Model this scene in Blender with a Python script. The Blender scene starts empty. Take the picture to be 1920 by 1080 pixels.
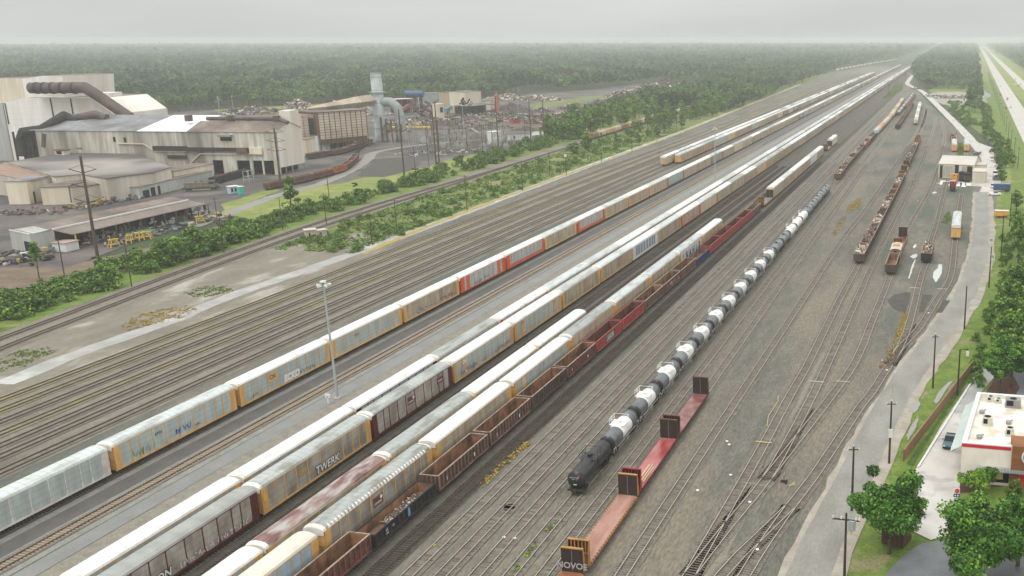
import bpy, math, random
import numpy as np
from mathutils import Vector, Matrix
from mathutils.geometry import tessellate_polygon
random.seed(11); RNG = np.random.default_rng(11)
SC = bpy.context.scene; COL = SC.collection; PI = math.pi
# ------------------------------------------------ survey of the place: camera station 65 m up, Y runs along the yard tracks
CF, CYH, CXP, CH = 1800.0, 72.0, 1385.0, 65.3
CP = math.atan((540 - CYH) / CF); CT = math.atan((1791 - CXP) * math.cos(CP) / CF)
FW = Vector((-math.sin(CT) * math.cos(CP), math.cos(CT) * math.cos(CP), -math.sin(CP)))
RT = Vector((math.cos(CT), math.sin(CT), 0)); UP = RT.cross(FW)
def at(px, py, z=0.0):
    d = FW * CF + RT * (px - CXP) - UP * (py - 540); t = (z - CH) / d.z
    return Vector((d.x * t, d.y * t, z))
def proj(x, y, z):
    v = Vector((x, y, z - CH)); w = v.dot(FW)
    return CXP + CF * v.dot(RT) / w, 540 - CF * v.dot(UP) / w
def height(x, y, py):
    lo, hi = 0.0, 150.0
    for _ in range(40):
        m = (lo + hi) / 2
        if proj(x, y, m)[1] > py: lo = m
        else: hi = m
    return lo
def S(r, g, b):
    f = lambda c: (c / 12.92 if c <= 0.04045 else ((c + 0.055) / 1.055) ** 2.4)
    return (f(r / 255), f(g / 255), f(b / 255))
def SG(r, g, b): return tuple(c * .8 for c in S(r, g, b))     # gravel colours, darkened evenly
# ------------------------------------------------ materials
MATS = {}
def M(name, c1, c2=None, scale=1.0, rough=0.75, detail=4.0, lo=0.35, hi=0.65, coord='obj', stretch=(1, 1, 1), spec=0.4, metal=0.0,
      rnd=0.0, bump=0.0, c3=None, scale3=0.1, lo3=0.5, hi3=0.65, lines=None, r2=None, speck=0.0):
    if name in MATS: return MATS[name]
    m = bpy.data.materials.new(name); m.use_nodes = True; nt = m.node_tree; N = nt.nodes; L = nt.links
    b = N['Principled BSDF']; b.inputs['Roughness'].default_value = rough; b.inputs['Metallic'].default_value = metal
    b.inputs['Specular IOR Level'].default_value = spec
    MATS[name] = m
    if c2 is None and rnd == 0 and not lines:
        b.inputs['Base Color'].default_value = (*c1, 1); return m
    if coord == 'pos':
        g = N.new('ShaderNodeNewGeometry'); vec = g.outputs['Position']
    else:
        g = N.new('ShaderNodeTexCoord'); vec = g.outputs['Object']
        oi = N.new('ShaderNodeObjectInfo'); sc = N.new('ShaderNodeVectorMath'); sc.operation = 'SCALE'
        cmb = N.new('ShaderNodeCombineXYZ')
        for k in range(3): L.new(oi.outputs['Random'], cmb.inputs[k])
        L.new(cmb.outputs[0], sc.inputs[0]); sc.inputs['Scale'].default_value = 200
        ad = N.new('ShaderNodeVectorMath'); ad.operation = 'ADD'
        L.new(vec, ad.inputs[0]); L.new(sc.outputs[0], ad.inputs[1]); vec0 = vec; vec = ad.outputs[0]
    mp = N.new('ShaderNodeMapping'); mp.inputs['Scale'].default_value = stretch
    L.new(vec, mp.inputs[0])
    def noise(s, dt):
        n = N.new('ShaderNodeTexNoise'); n.inputs['Scale'].default_value = s; n.inputs['Detail'].default_value = dt
        L.new(mp.outputs[0], n.inputs['Vector']); return n.outputs['Fac']
    def mixc(fac, a, bb, bt='MIX'):
        x = N.new('ShaderNodeMix'); x.data_type = 'RGBA'; x.blend_type = bt
        for sock, v in ((x.inputs[0], fac), (x.inputs[6], a), (x.inputs[7], bb)):
            if hasattr(v, 'is_output'): L.new(v, sock)
            elif isinstance(v, tuple): sock.default_value = (*v, 1)
            else: sock.default_value = v
        return x.outputs[2]
    def rng(fac, a, bb, c=0.0, d=1.0):
        r = N.new('ShaderNodeMapRange'); L.new(fac, r.inputs[0]); r.inputs[1].default_value = a; r.inputs[2].default_value = bb
        r.inputs[3].default_value = c; r.inputs[4].default_value = d; return r.outputs[0]
    f = noise(scale, detail)
    col = mixc(rng(f, lo, hi), c1, c2 if c2 else c1)
    if c3: col = mixc(rng(noise(scale3, 3), lo3, hi3), col, c3)
    if speck:
        fs = noise(scale * 9, 2); col = mixc(1.0, col, mixc(rng(fs, .3, .7), (1 - speck,) * 3, (1 + speck,) * 3), 'MULTIPLY')
    if lines:                                    # thin seams: list of (axis, spacing, width, colour, strength)
        sx = N.new('ShaderNodeSeparateXYZ'); L.new(vec0 if coord != 'pos' else vec, sx.inputs[0])
        for ax, sp, w, lc, st in lines:
            md = N.new('ShaderNodeMath'); md.operation = 'PINGPONG'; L.new(sx.outputs[ax], md.inputs[0]); md.inputs[1].default_value = sp / 2
            lt = N.new('ShaderNodeMath'); lt.operation = 'LESS_THAN'; L.new(md.outputs[0], lt.inputs[0]); lt.inputs[1].default_value = w / 2
            mu = N.new('ShaderNodeMath'); mu.operation = 'MULTIPLY'; L.new(lt.outputs[0], mu.inputs[0]); mu.inputs[1].default_value = st
            col = mixc(mu.outputs[0], col, lc)
    if rnd:
        oi2 = N.new('ShaderNodeObjectInfo'); hs = N.new('ShaderNodeHueSaturation')
        L.new(rng(oi2.outputs['Random'], 0, 1, 1 - rnd, 1 + rnd), hs.inputs['Value']); L.new(col, hs.inputs['Color']); col = hs.outputs[0]
    L.new(col, b.inputs['Base Color'])
    if r2 is not None: L.new(rng(f, lo, hi, rough, r2), b.inputs['Roughness'])
    if bump:
        bp = N.new('ShaderNodeBump'); bp.inputs['Strength'].default_value = 1.0; bp.inputs['Distance'].default_value = bump
        L.new(f, bp.inputs['Height']); L.new(bp.outputs[0], b.inputs['Normal'])
    return m
# ------------------------------------------------ mesh building
class MB:
    def __init__(s): s.v = []; s.f = []; s.m = []
    def add(s, vs, fs, m=0):
        o = len(s.v); s.v += [tuple(p) for p in vs]
        for f in fs: s.f.append(tuple(i + o for i in f)); s.m.append(m)
        return s
    def box(s, x0, x1, y0, y1, z0, z1, m=0):
        return s.add([(x0, y0, z0), (x1, y0, z0), (x1, y1, z0), (x0, y1, z0), (x0, y0, z1), (x1, y0, z1), (x1, y1, z1), (x0, y1, z1)],
                     [(0, 3, 2, 1), (4, 5, 6, 7), (0, 1, 5, 4), (1, 2, 6, 5), (2, 3, 7, 6), (3, 0, 4, 7)], m)
    def bar(s, a, b, w, h=None, m=0):
        a = Vector(a); b = Vector(b); d = (b - a).normalized(); h = h or w
        up = Vector((0, 0, 1)) if abs(d.z) < .95 else Vector((0, 1, 0))
        r = d.cross(up).normalized() * (w / 2); u = r.cross(d).normalized() * (h / 2)
        return s.add([a - r - u, a + r - u, a + r + u, a - r + u, b - r - u, b + r - u, b + r + u, b - r + u],
                     [(0, 3, 2, 1), (4, 5, 6, 7), (0, 1, 5, 4), (1, 2, 6, 5), (2, 3, 7, 6), (3, 0, 4, 7)], m)
    def tube(s, a, b, r0, r1=None, n=10, m=0, cap=True):
        a = Vector(a); b = Vector(b); d = (b - a).normalized(); r1 = r0 if r1 is None else r1
        up = Vector((0, 0, 1)) if abs(d.z) < .95 else Vector((0, 1, 0))
        r = d.cross(up).normalized(); u = r.cross(d)
        vs = []
        for k in range(n):
            c, sn = math.cos(2 * PI * k / n), math.sin(2 * PI * k / n); vs.append(a + (r * c + u * sn) * r0)
        for k in range(n):
            c, sn = math.cos(2 * PI * k / n), math.sin(2 * PI * k / n); vs.append(b + (r * c + u * sn) * r1)
        fs = [(k, (k + 1) % n, n + (k + 1) % n, n + k) for k in range(n)]
        if cap: fs += [tuple(range(n - 1, -1, -1)), tuple(range(n, 2 * n))]
        return s.add(vs, fs, m)
    def path(s, pts, r, n=10, m=0):
        for a, b in zip(pts[:-1], pts[1:]): s.tube(a, b, r, r, n, m)
        for p in pts[1:-1]: s.ball(p, r * 1.0, n, m)
        return s
    def ball(s, c, r, n=10, m=0, sz=1.0):
        c = Vector(c); k = max(3, n // 2); vs = [c + Vector((0, 0, -r * sz))]
        for i in range(1, k):
            t = -PI / 2 + PI * i / k
            for j in range(n): vs.append(c + Vector((r * math.cos(t) * math.cos(2 * PI * j / n), r * math.cos(t) * math.sin(2 * PI * j / n), r * sz * math.sin(t))))
        vs.append(c + Vector((0, 0, r * sz))); fs = []
        for j in range(n): fs.append((0, 1 + (j + 1) % n, 1 + j))
        for i in range(k - 2):
            for j in range(n):
                a = 1 + i * n; fs.append((a + j, a + (j + 1) % n, a + n + (j + 1) % n, a + n + j))
        a = 1 + (k - 2) * n
        for j in range(n): fs.append((a + j, a + (j + 1) % n, len(vs) - 1))
        return s.add(vs, fs, m)
    def lathe(s, prof, n=20, m=0, axis='y', x=0, z=0):     # prof: (pos along axis, radius)
        vs = []
        for (p, r) in prof:
            for k in range(n):
                c, sn = math.cos(2 * PI * k / n) * r, math.sin(2 * PI * k / n) * r
                vs.append((x + c, p, z + sn) if axis == 'y' else (x + c, z + sn, p))
        fs = []
        for i in range(len(prof) - 1):
            for k in range(n):
                q = (i * n + k, i * n + (k + 1) % n, (i + 1) * n + (k + 1) % n, (i + 1) * n + k)
                fs.append(q[::-1] if axis == 'y' else q)
        return s.add(vs, fs, m)
    def loft(s, secs, m=0, closed=False, caps=False):       # equal-length lists of points
        n = len(secs[0]); vs = [p for q in secs for p in q]; fs = []
        for i in range(len(secs) - 1):
            for k in range(n if closed else n - 1):
                fs.append((i * n + k, i * n + (k + 1) % n, (i + 1) * n + (k + 1) % n, (i + 1) * n + k))
        if caps: fs += [tuple(range(n - 1, -1, -1)), tuple(range((len(secs) - 1) * n, len(secs) * n))]
        return s.add(vs, fs, m)
    def poly(s, pts, m=0):
        pts = [Vector(p) for p in pts]; tri = tessellate_polygon([pts])
        nrm = sum(((pts[t[1]] - pts[t[0]]).cross(pts[t[2]] - pts[t[0]]) for t in tri), Vector())
        return s.add(pts, [t if nrm.z >= 0 else t[::-1] for t in tri], m)
    def quad(s, a, b, c, d, m=0): return s.add([a, b, c, d], [(0, 1, 2, 3)], m)
    def prism(s, top, zb, m=0, mt=None):                    # top: points with own z, walls down to zb
        top = [Vector(p) for p in top]; n = len(top)
        if sum((top[i].x * top[(i + 1) % n].y - top[(i + 1) % n].x * top[i].y) for i in range(n)) < 0: top = top[::-1]
        s.poly(top, m if mt is None else mt)
        bot = [Vector((p.x, p.y, zb)) for p in top]
        return s.add(bot + top, [(i, (i + 1) % n, n + (i + 1) % n, n + i) for i in range(n)], m)
    def mesh(s, name, mats, smooth=False):
        me = bpy.data.meshes.new(name); me.from_pydata(s.v, [], s.f); me.validate(); me.update()
        for m in (mats if isinstance(mats, (list, tuple)) else [mats]): me.materials.append(m)
        if len(s.m) == len(me.polygons):
            me.polygons.foreach_set('material_index', s.m)
        if smooth: me.polygons.foreach_set('use_smooth', [True] * len(me.polygons))
        return me
    def build(s, name, mats, parent=None, smooth=False): return link(name, s.mesh(name, mats, smooth), parent)
def link(name, data, parent=None):
    o = bpy.data.objects.new(name, data); COL.objects.link(o)
    if parent is not None: o.parent = parent
    return o
def npmesh(name, V, F, mats, mi=None, k=4, smooth=False):
    V = np.asarray(V, dtype=np.float32).reshape(-1, 3); F = np.asarray(F, dtype=np.int32).reshape(-1, k)
    me = bpy.data.meshes.new(name); me.vertices.add(len(V)); me.vertices.foreach_set('co', V.ravel())
    me.loops.add(F.size); me.loops.foreach_set('vertex_index', F.ravel())
    me.polygons.add(len(F)); me.polygons.foreach_set('loop_start', np.arange(0, F.size, k, dtype=np.int32))
    for m in (mats if isinstance(mats, (list, tuple)) else [mats]): me.materials.append(m)
    if mi is not None: me.polygons.foreach_set('material_index', np.asarray(mi, dtype=np.int32))
    if smooth: me.polygons.foreach_set('use_smooth', np.ones(len(F), dtype=bool))
    me.update(calc_edges=True); return me
def tag(o, label=None, cat=None, group=None, kind=None):
    if label: o['label'] = label
    if cat: o['category'] = cat
    if group: o['group'] = group
    if kind: o['kind'] = kind
    return o
def root(name, loc, rz, label, cat, group=None):
    o = bpy.data.objects.new(name, None); COL.objects.link(o); o.empty_display_size = .5
    o.location = loc; o.rotation_euler = (0, 0, rz); return tag(o, label, cat, group)
def copy_tree(o, parent=None):
    c = o.copy(); COL.objects.link(c)
    if parent is not None: c.parent = parent
    for ch in o.children: copy_tree(ch, c)
    return c
def setmat(o, slot, m): o.material_slots[slot].link = 'OBJECT'; o.material_slots[slot].material = m
ORD = ['first', 'second', 'third', 'fourth', 'fifth', 'sixth', 'seventh', 'eighth', 'ninth', 'tenth', 'eleventh', 'twelfth', 'thirteenth', 'fourteenth', 'fifteenth', 'sixteenth', 'seventeenth', 'eighteenth', 'nineteenth', 'twentieth']
def nth(i):
    if i < 20: return ORD[i]
    t = ['twenty', 'thirty', 'forty', 'fifty', 'sixty', 'seventy', 'eighty', 'ninety'][(i + 1) // 10 - 2]; r = (i + 1) % 10
    return (t[:-1] + 'ieth') if r == 0 else t + '-' + ORD[r - 1]
def crv(pts, step=4.0):                                    # smooth curve through surveyed points, resampled
    P = [np.array(p[:2], float) for p in pts]; out = []
    P = [2 * P[0] - P[1]] + P + [2 * P[-1] - P[-2]]
    for i in range(1, len(P) - 2):
        a, b, c, d = P[i - 1:i + 3]; n = max(2, int(np.linalg.norm(c - b) / step))
        ta = (c - a) / max(np.linalg.norm(c - a), 1e-6) * np.linalg.norm(c - b); tb = (d - b) / max(np.linalg.norm(d - b), 1e-6) * np.linalg.norm(c - b)
        for k in range(n):
            t = k / n; out.append((2*t**3-3*t**2+1)*b + (t**3-2*t**2+t)*ta + (-2*t**3+3*t**2)*c + (t**3-t**2)*tb)
    out.append(P[-2]); return np.array(out)
def offs(C, d):
    T = np.gradient(C, axis=0); T /= np.linalg.norm(T, axis=1)[:, None] + 1e-9
    return C + np.stack([T[:, 1], -T[:, 0]], 1) * d        # positive d = right of travel
HAZE, EXPO, SKY = 0.00020, 0.22, (4.7, 11.4)
# ------------------------------------------------ ground sheets
m_floor = M('forest_floor', S(50, 66, 38), S(72, 86, 50), .03, .95, coord='pos', detail=6, c3=S(70, 74, 50), scale3=.3)
m_grav = M('yard_gravel', SG(112, 107, 97), SG(136, 130, 118), .55, .9, coord='pos', detail=9, lo=.3, hi=.7, c3=SG(98, 102, 92), scale3=.06, lo3=.45, hi3=.62, speck=.25, stretch=(1, .3, 1))
m_gravL = M('pale_gravel', SG(128, 121, 108), SG(146, 139, 126), .5, .9, coord='pos', detail=9, lo=.3, hi=.7, c3=SG(116, 110, 98), scale3=.06, speck=.2)
m_gravG = M('cool_gravel', SG(100, 100, 92), SG(125, 121, 110), .4, .9, coord='pos', detail=9, lo=.3, hi=.7, c3=SG(134, 125, 110), scale3=.06, lo3=.45, hi3=.6, speck=.28, stretch=(1, .25, 1))
m_dirt = M('sandy_dirt', S(118, 112, 100), S(138, 131, 118), .12, .9, coord='pos', detail=8, c3=S(164, 160, 151), scale3=.12, lo3=.55, hi3=.66, stretch=(1, .45, 1), speck=.12)
m_wetpath = M('wet_gravel_path', S(150, 150, 146), S(170, 169, 164), .2, .5, coord='pos', detail=6, c3=S(188, 188, 184), scale3=.1, lo3=.55, hi3=.65)
m_mill = M('mill_yard_dirt', S(88, 82, 78), S(112, 104, 98), .08, .8, coord='pos', detail=7, c3=S(72, 68, 68), scale3=.03, lo3=.5, hi3=.6, speck=.15)
m_asphD = M('dark_asphalt', S(86, 84, 82), S(98, 94, 91), .3, .55, coord='pos', detail=6, speck=.12)
m_asphG = M('grey_asphalt', S(124, 124, 121), S(134, 134, 131), .25, .55, coord='pos', detail=6, speck=.08)
m_road = M('wet_road_asphalt', S(126, 123, 115), S(142, 139, 131), .3, .5, coord='pos', detail=8, c3=S(146, 145, 140), scale3=.18, lo3=.5, hi3=.75, speck=.1, stretch=(1, .35, 1))
m_sand = M('sandy_shoulder', S(150, 142, 129), S(172, 164, 152), .3, .8, coord='pos', detail=7, c3=S(152, 142, 126), scale3=.2, speck=.1)
m_grass = M('mown_grass', S(110, 124, 60), S(134, 144, 74), .15, .95, coord='pos', detail=8, c3=S(146, 148, 84), scale3=.06, lo3=.52, hi3=.66, speck=.18)
m_rough = M('rough_grass', S(88, 106, 54), S(118, 128, 70), .25, .95, coord='pos', detail=9, c3=S(132, 128, 82), scale3=.05, lo3=.5, hi3=.62, speck=.3)
m_lush = M('lush_verge_grass', S(88, 112, 44), S(114, 132, 56), .3, .95, coord='pos', detail=8, c3=S(136, 128, 92), scale3=.12, lo3=.58, hi3=.66, speck=.25)
m_weedY = M('yellow_weeds', S(176, 152, 62), S(150, 140, 70), .5, .95, coord='pos', detail=8, speck=.25)
m_weedO = M('ochre_weeds', S(168, 132, 74), S(150, 128, 90), .5, .95, coord='pos', detail=8, speck=.2)
m_conc = M('pale_concrete', S(188, 182, 174), S(205, 200, 194), .2, .55, coord='pos', detail=6, c3=S(166, 164, 160), scale3=.25, lo3=.52, hi3=.64)
m_water = M('puddle_water', S(196, 199, 196), None, rough=.04, spec=1.0)  # milky water, its base colour also paled to paint in the sky reflection
m_hwy = M('highway_concrete', S(186, 180, 172), S(198, 192, 184), .05, .7, coord='pos')
m_lot = M('lot_asphalt', S(104, 106, 110), S(120, 122, 126), .3, .45, coord='pos', detail=6, speck=.08)
m_mulch = M('brown_mulch', S(74, 50, 40), S(96, 68, 54), 1.2, .95, coord='pos')
m_dark = M('dark_cinders', S(66, 63, 59), S(82, 78, 73), .5, .8, coord='pos', detail=8, speck=.15)
def rough_pts(pts, amp=.6, step=4.0, closed=True):
    out = []; n = len(pts)
    for i in range(n if closed else n - 1):
        a = Vector(pts[i][:2]); b = Vector(pts[(i + 1) % n][:2]); k = max(1, min(60, int((b - a).length / step)))
        for j in range(k):
            p = a.lerp(b, j / k); out.append((p.x + (random.uniform(-amp, amp) if j else 0), p.y + (random.uniform(-amp, amp) if j else 0)))
    if not closed: out.append(tuple(pts[-1][:2]))
    return out
def sheet(name, pts, z, mat, label, cat=None, amp=0, step=4.0, kind='structure'):
    if amp: pts = rough_pts(pts, amp, step)
    o = MB().poly([(p[0], p[1], z) for p in pts]).build(name, mat); tag(o, label, cat, None, kind); return o
def strip(name, C, wl, wr, z, mat, label, amp=0, kind='structure', cat=None):
    A = offs(C, -wl); B = offs(C, wr)
    if amp:
        A = A + RNG.uniform(-amp, amp, A.shape); B = B + RNG.uniform(-amp, amp, B.shape)
    n = len(C); V = np.zeros((2 * n, 3)); V[0::2, :2] = A; V[1::2, :2] = B; V[:, 2] = z
    F = [(2 * i, 2 * i + 1, 2 * i + 3, 2 * i + 2) for i in range(n - 1)]
    return tag(link(name, npmesh(name, V, F, mat)), label, cat, None, kind)
def px(l, z=0): return [tuple(at(a, b, z)[:2]) for a, b in l]
GR = 11000
sheet('ground', [(-GR, -300), (GR, -300), (GR, 14000), (-GR, 14000)], -.30, m_floor, 'flat green woodland floor reaching to the hazy horizon', 'ground')
yl = [(-186, 40), (-186, 216), (-178, 251), (-182, 378), (-186, 664), (-214, 1395), (-234, 2355)]
yr = [(-110, 2500), (-97, 2000), (-50, 1350), (-15, 945), (6, 727), (20, 550), (24, 480), (20, 400), (14, 310), (9, 260), (0, 215), (-6, 172), (-11, 130), (-19, 40)]
sheet('ballast_yard', yl + yr, -.14, m_grav, 'broad grey gravel bed under all the yard tracks', 'gravel yard')
sheet('pale_ballast', [(-176, 40), (-139, 40), (-139, 2300), (-200, 2300), (-178, 664), (-174, 378), (-173, 200)], -.115, m_gravL, 'pale tan gravel between the empty tracks at left', 'gravel')
sheet('cool_ballast', [(-57, 40), (-19, 40), (-11, 140), (-6, 180), (-9, 205), (-33, 330), (-40, 600), (-57, 600)], -.115, m_gravG, 'greenish grey gravel around the switch tracks at right', 'gravel', .8, 6)
m2 = crv([(-165, 40), (-184, 100), (-199, 160), (-203, 185), (-208, 217), (-212.5, 250), (-219, 311), (-223.5, 413), (-227, 473), (-230, 545), (-233, 608), (-236, 698), (-238, 829), (-240, 976), (-242, 1177), (-244, 1390), (-240, 1700), (-225, 2100), (-200, 2600)])
MAIN2 = m2
sheet('dirt_lot', [(-160, 40), (-172, 130), (-172, 210), (-174, 262), (-179, 300), (-213, 285), (-211, 250), (-205, 200), (-196, 150), (-178, 80), (-165, 40)], -.09, m_dirt, 'pale sandy waste ground between main line and yard', 'dirt')
strip('gravel_path', crv(px([(0, 720), (150, 660), (320, 600), (430, 555), (560, 510), (640, 482), (800, 425), (960, 365), (1120, 305), (1280, 246), (1420, 190), (1500, 158)])), 2.2, 2.6, -.07, m_wetpath, 'wet pale gravel service path along the left yard edge', .35)
LOTW = [('ochre weeds growing on the sandy lot by the main line', px([(225, 612), (250, 592), (300, 580), (350, 572), (372, 580), (340, 596), (280, 610), (240, 620)]), 1)]
LOTW.append(('green weeds at the near left corner of the sandy lot', px([(0, 672), (40, 656), (90, 650), (110, 656), (40, 690), (0, 698)]), 0))
LOTW.append(('thin green weeds in the middle of the sandy lot', px([(345, 548), (385, 534), (430, 536), (440, 546), (370, 560)]), 0))
strip('mainline_ballast', m2, 9.2, 3.2, -.05, m_gravL, 'grey ballast bed under the main line at left', .25)
# scrub strip, verge, mill ground
mr = offs(m2, 3.3); ml = offs(m2, -9.0)
i0 = [i for i in range(len(m2)) if 262 < m2[i][1] < 2300]
right = [(-186.5, 2350), (-200, 1700), (-196, 1000), (-186.5, 664), (-183, 378), (-180, 300), (-178.5, 262)]
sheet('scrub_grass', [tuple(mr[i]) for i in i0[::6]] + [(-234, 2355), (-214.5, 1395), (-187, 664), (-183, 378), (-179.5, 290), (-186, 270), (-200, 268)], -.10, m_rough, 'rough green scrub between main line and yard', 'grass', .6, 6, 'stuff')
strip('yellow_weed_edge', crv([(-177.5, 262), (-180.6, 300), (-183.6, 378), (-185, 500), (-188, 664), (-200, 1000), (-215, 1395)]), 1.3, .6, -.045, m_weedY, 'yellow weeds edging the gravel along the scrub', .5, 'stuff', 'weeds')
j0 = [i for i in range(len(m2)) if 60 < m2[i][1] < 900]
vl = [tuple(ml[i]) for i in j0[::5]]
sheet('lush_verge', vl + [(-300, 880), (-268, 560), (-262, 430)] + px([(690, 352), (600, 378), (520, 408), (440, 432), (380, 452), (300, 480), (240, 505), (180, 520), (100, 545), (40, 556), (-20, 580)]) + [(-215, 110), (-190, 50)], -.12, m_lush, 'bright green grass verge left of the main line', 'grass', .8, 5, 'stuff')
sheet('mill_yard', [(-243, 190), (-256, 241), (-276, 314), (-279, 335), (-272, 345), (-283, 380), (-262, 425), (-258, 520), (-270, 620), (-310, 790), (-360, 1094), (-410, 1440), (-455, 1440), (-470, 1180), (-505, 1010), (-545, 880), (-700, 780), (-900, 690), (-900, 100), (-420, 80), (-300, 120)], -.15, m_mill, 'dark wet dirt ground around the steel mill', 'mill ground', 1.2, 8)
sheet('grass_lawn', px([(405, 402), (440, 384), (520, 372), (560, 350), (640, 344), (690, 330), (760, 318), (800, 314), (835, 300), (900, 288), (930, 292), (850, 322), (760, 345), (700, 358), (600, 395), (500, 425), (430, 420)]), -.08, m_grass, 'mown grass field between mill road and main line', 'grass', .8, 4, 'stuff')
sheet('grass_lawn', px([(415, 382), (470, 366), (510, 350), (525, 356), (470, 378), (420, 396)]), -.06, m_grass, 'small mown grass patch beside the portable toilet', 'grass', .6, 4, 'stuff')
sheet('dark_lot', px([(668, 330), (700, 303), (760, 296), (790, 305), (775, 318), (720, 332)]), -.06, m_dark, 'dark wet cinder lot beside the mill grass', 'lot', .6, 4)
strip('mill_road', crv(px([(360, 425), (440, 395), (520, 366), (600, 345), (660, 318), (690, 298), (705, 285), (800, 270), (900, 262)])), 3, 3, -.055, m_road, 'wet mill road curving past the gondola string', .3)
# asphalt lanes between the autorack rows
sheet('dark_lane', [(-120.9, 40), (-117.6, 40), (-117.6, 1500), (-120.9, 1500)], -.08, m_asphD, 'dark asphalt lane beside the long autorack row', 'lane', .12, 6)
sheet('grey_lane', [(-112.3, 40), (-109.2, 40), (-109.2, 2000), (-112.3, 2000)], -.08, m_asphG, 'grey asphalt lane under the light mast', 'lane', .12, 6)
sheet('speckled_margin', [(-109.2, 40), (-95.2, 40), (-95.2, 2000), (-109.2, 2000)], -.10, M('speckled_gravel', SG(136, 131, 118), SG(158, 152, 138), .6, .9, coord='pos', detail=9, lo=.3, hi=.7, speck=.25), 'speckled tan gravel between the grey lane and the autoracks', 'gravel')
sheet('gravel_margin', [(-122.3, 40), (-112.6, 40), (-112.6, 2000), (-122.3, 2000)], -.10, M('bluish_gravel', SG(140, 140, 134), SG(156, 155, 148), .5, .85, coord='pos', detail=8, speck=.2), 'bluish gravel margin each side of the dark lane', 'gravel')
# darker gravel bed between the tall rows
sheet('dark_bed', [(-95, 40), (-66, 40), (-66, 1600), (-95, 1600)], -.105, M('dark_bed_gravel', SG(92, 87, 79), SG(112, 106, 96), .5, .85, coord='pos', detail=8, speck=.25), 'dark ballast between the right autorack rows', 'gravel')
# right side road, shoulders
sheet('dirt_bank', px([(-30, 600), (-30, 500), (60, 500), (120, 502), (180, 484), (260, 468), (330, 450), (400, 425), (480, 400), (540, 392), (560, 412), (480, 430), (400, 452), (300, 488), (180, 528), (80, 558)]), -.14, M('brown_bank', S(104, 90, 76), S(124, 108, 90), .2, .95, coord='pos', detail=7, speck=.2), 'brown dirt bank along the mill fence', 'bank', .5, 4)
rl = [(-19, 40), (-17.4, 106), (-14.8, 134.5), (-11.3, 172), (-2.5, 216.5), (3.5, 246.6), (8.6, 299), (11, 345), (12.2, 402), (13, 432)]
rr = [(-12.5, 40), (-11.5, 107), (-8.4, 136), (-3.4, 174), (3.5, 218), (9.1, 259), (12.6, 300), (14.6, 345), (15.8, 378), (17, 432)]
cl = crv([((a[0] + b[0]) / 2, (a[1] + b[1]) / 2) for a, b in zip(rl, rr)]); 
strip('road_shoulder', cl, 3.7, 4.6, -.05, m_sand, 'sandy shoulders of the access road', .35)
strip('access_road', cl, 2.75, 2.7, -.03, m_road, 'grey wet asphalt access road right of the yard', .1)
strip('haul_road', crv([(17, 430), (22, 490), (22, 540), (19, 590), (9, 727), (-9, 946), (-24, 1120), (-40, 1290), (-52, 1370), (-66, 1480), (-70, 1640), (-74, 1800), (-95, 2050)]), 3.2, 3.2, -.04, m_conc, 'pale haul road curving behind the repair shed', .25)
sheet('shed_apron', [(-6, 455), (17.5, 448), (19, 425), (24, 440), (27, 500), (29, 560), (25, 620), (14, 660), (18, 560), (17, 470)], -.045, m_conc, 'pale concrete apron beside the repair shed', 'apron', .3, 5)
sheet('right_verge', [(-16, 40), (-12, 108), (-9, 136), (-3.6, 174), (3.5, 218), (9.5, 259), (12.6, 300), (15.5, 345), (19, 400), (24, 425), (30, 470), (33, 560), (28, 640), (16, 760), (0, 960), (-16, 1120), (-30, 1290), (-20, 1420), (30, 1500), (75, 1700), (75, 900), (45, 500), (45, 40)], -.16, m_lush, 'bright green verge right of the access road', 'grass', .5, 5, 'stuff')
hk = .01955
def hx(px_, py_): p = at(px_, py_); return p.x - p.y * hk
e = [hx(1915, 257), hx(1905, 185), hx(1890, 132), hx(1900, 129)]
def hwy(name, x0, x1, z, mat, label, kind='structure', cat=None):
    sheet(name, [(x0 + 150 * hk, 150), (x1 + 150 * hk, 150), (x1 + 9000 * hk, 9000), (x0 + 9000 * hk, 9000)], z, mat, label, cat, 0, 4, kind)
HX = [e[0], e[0] + 15, e[0] + 31, e[0] + 44]
hwy('highway_grass', HX[0] - 22, HX[3] + 30, -.20, m_grass, 'mown grass verges of the divided highway', 'stuff', 'grass')
hwy('highway', HX[0], HX[1], -.12, m_hwy, 'near pale carriageway of the divided highway', cat='highway')
hwy('highway', HX[2], HX[3], -.12, m_hwy, 'far pale carriageway of the divided highway', cat='highway')
for yy in (900, 1500): sheet('median_crossover', [(HX[1] - 1 + yy * hk, yy), (HX[2] + 1 + yy * hk, yy), (HX[2] + 1 + yy * hk, yy + 12), (HX[1] - 1 + yy * hk, yy + 12)], -.11, m_hwy, 'paved crossover in the highway median, ' + ('nearer one' if yy < 1000 else 'farther one'), 'crossover')
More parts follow.
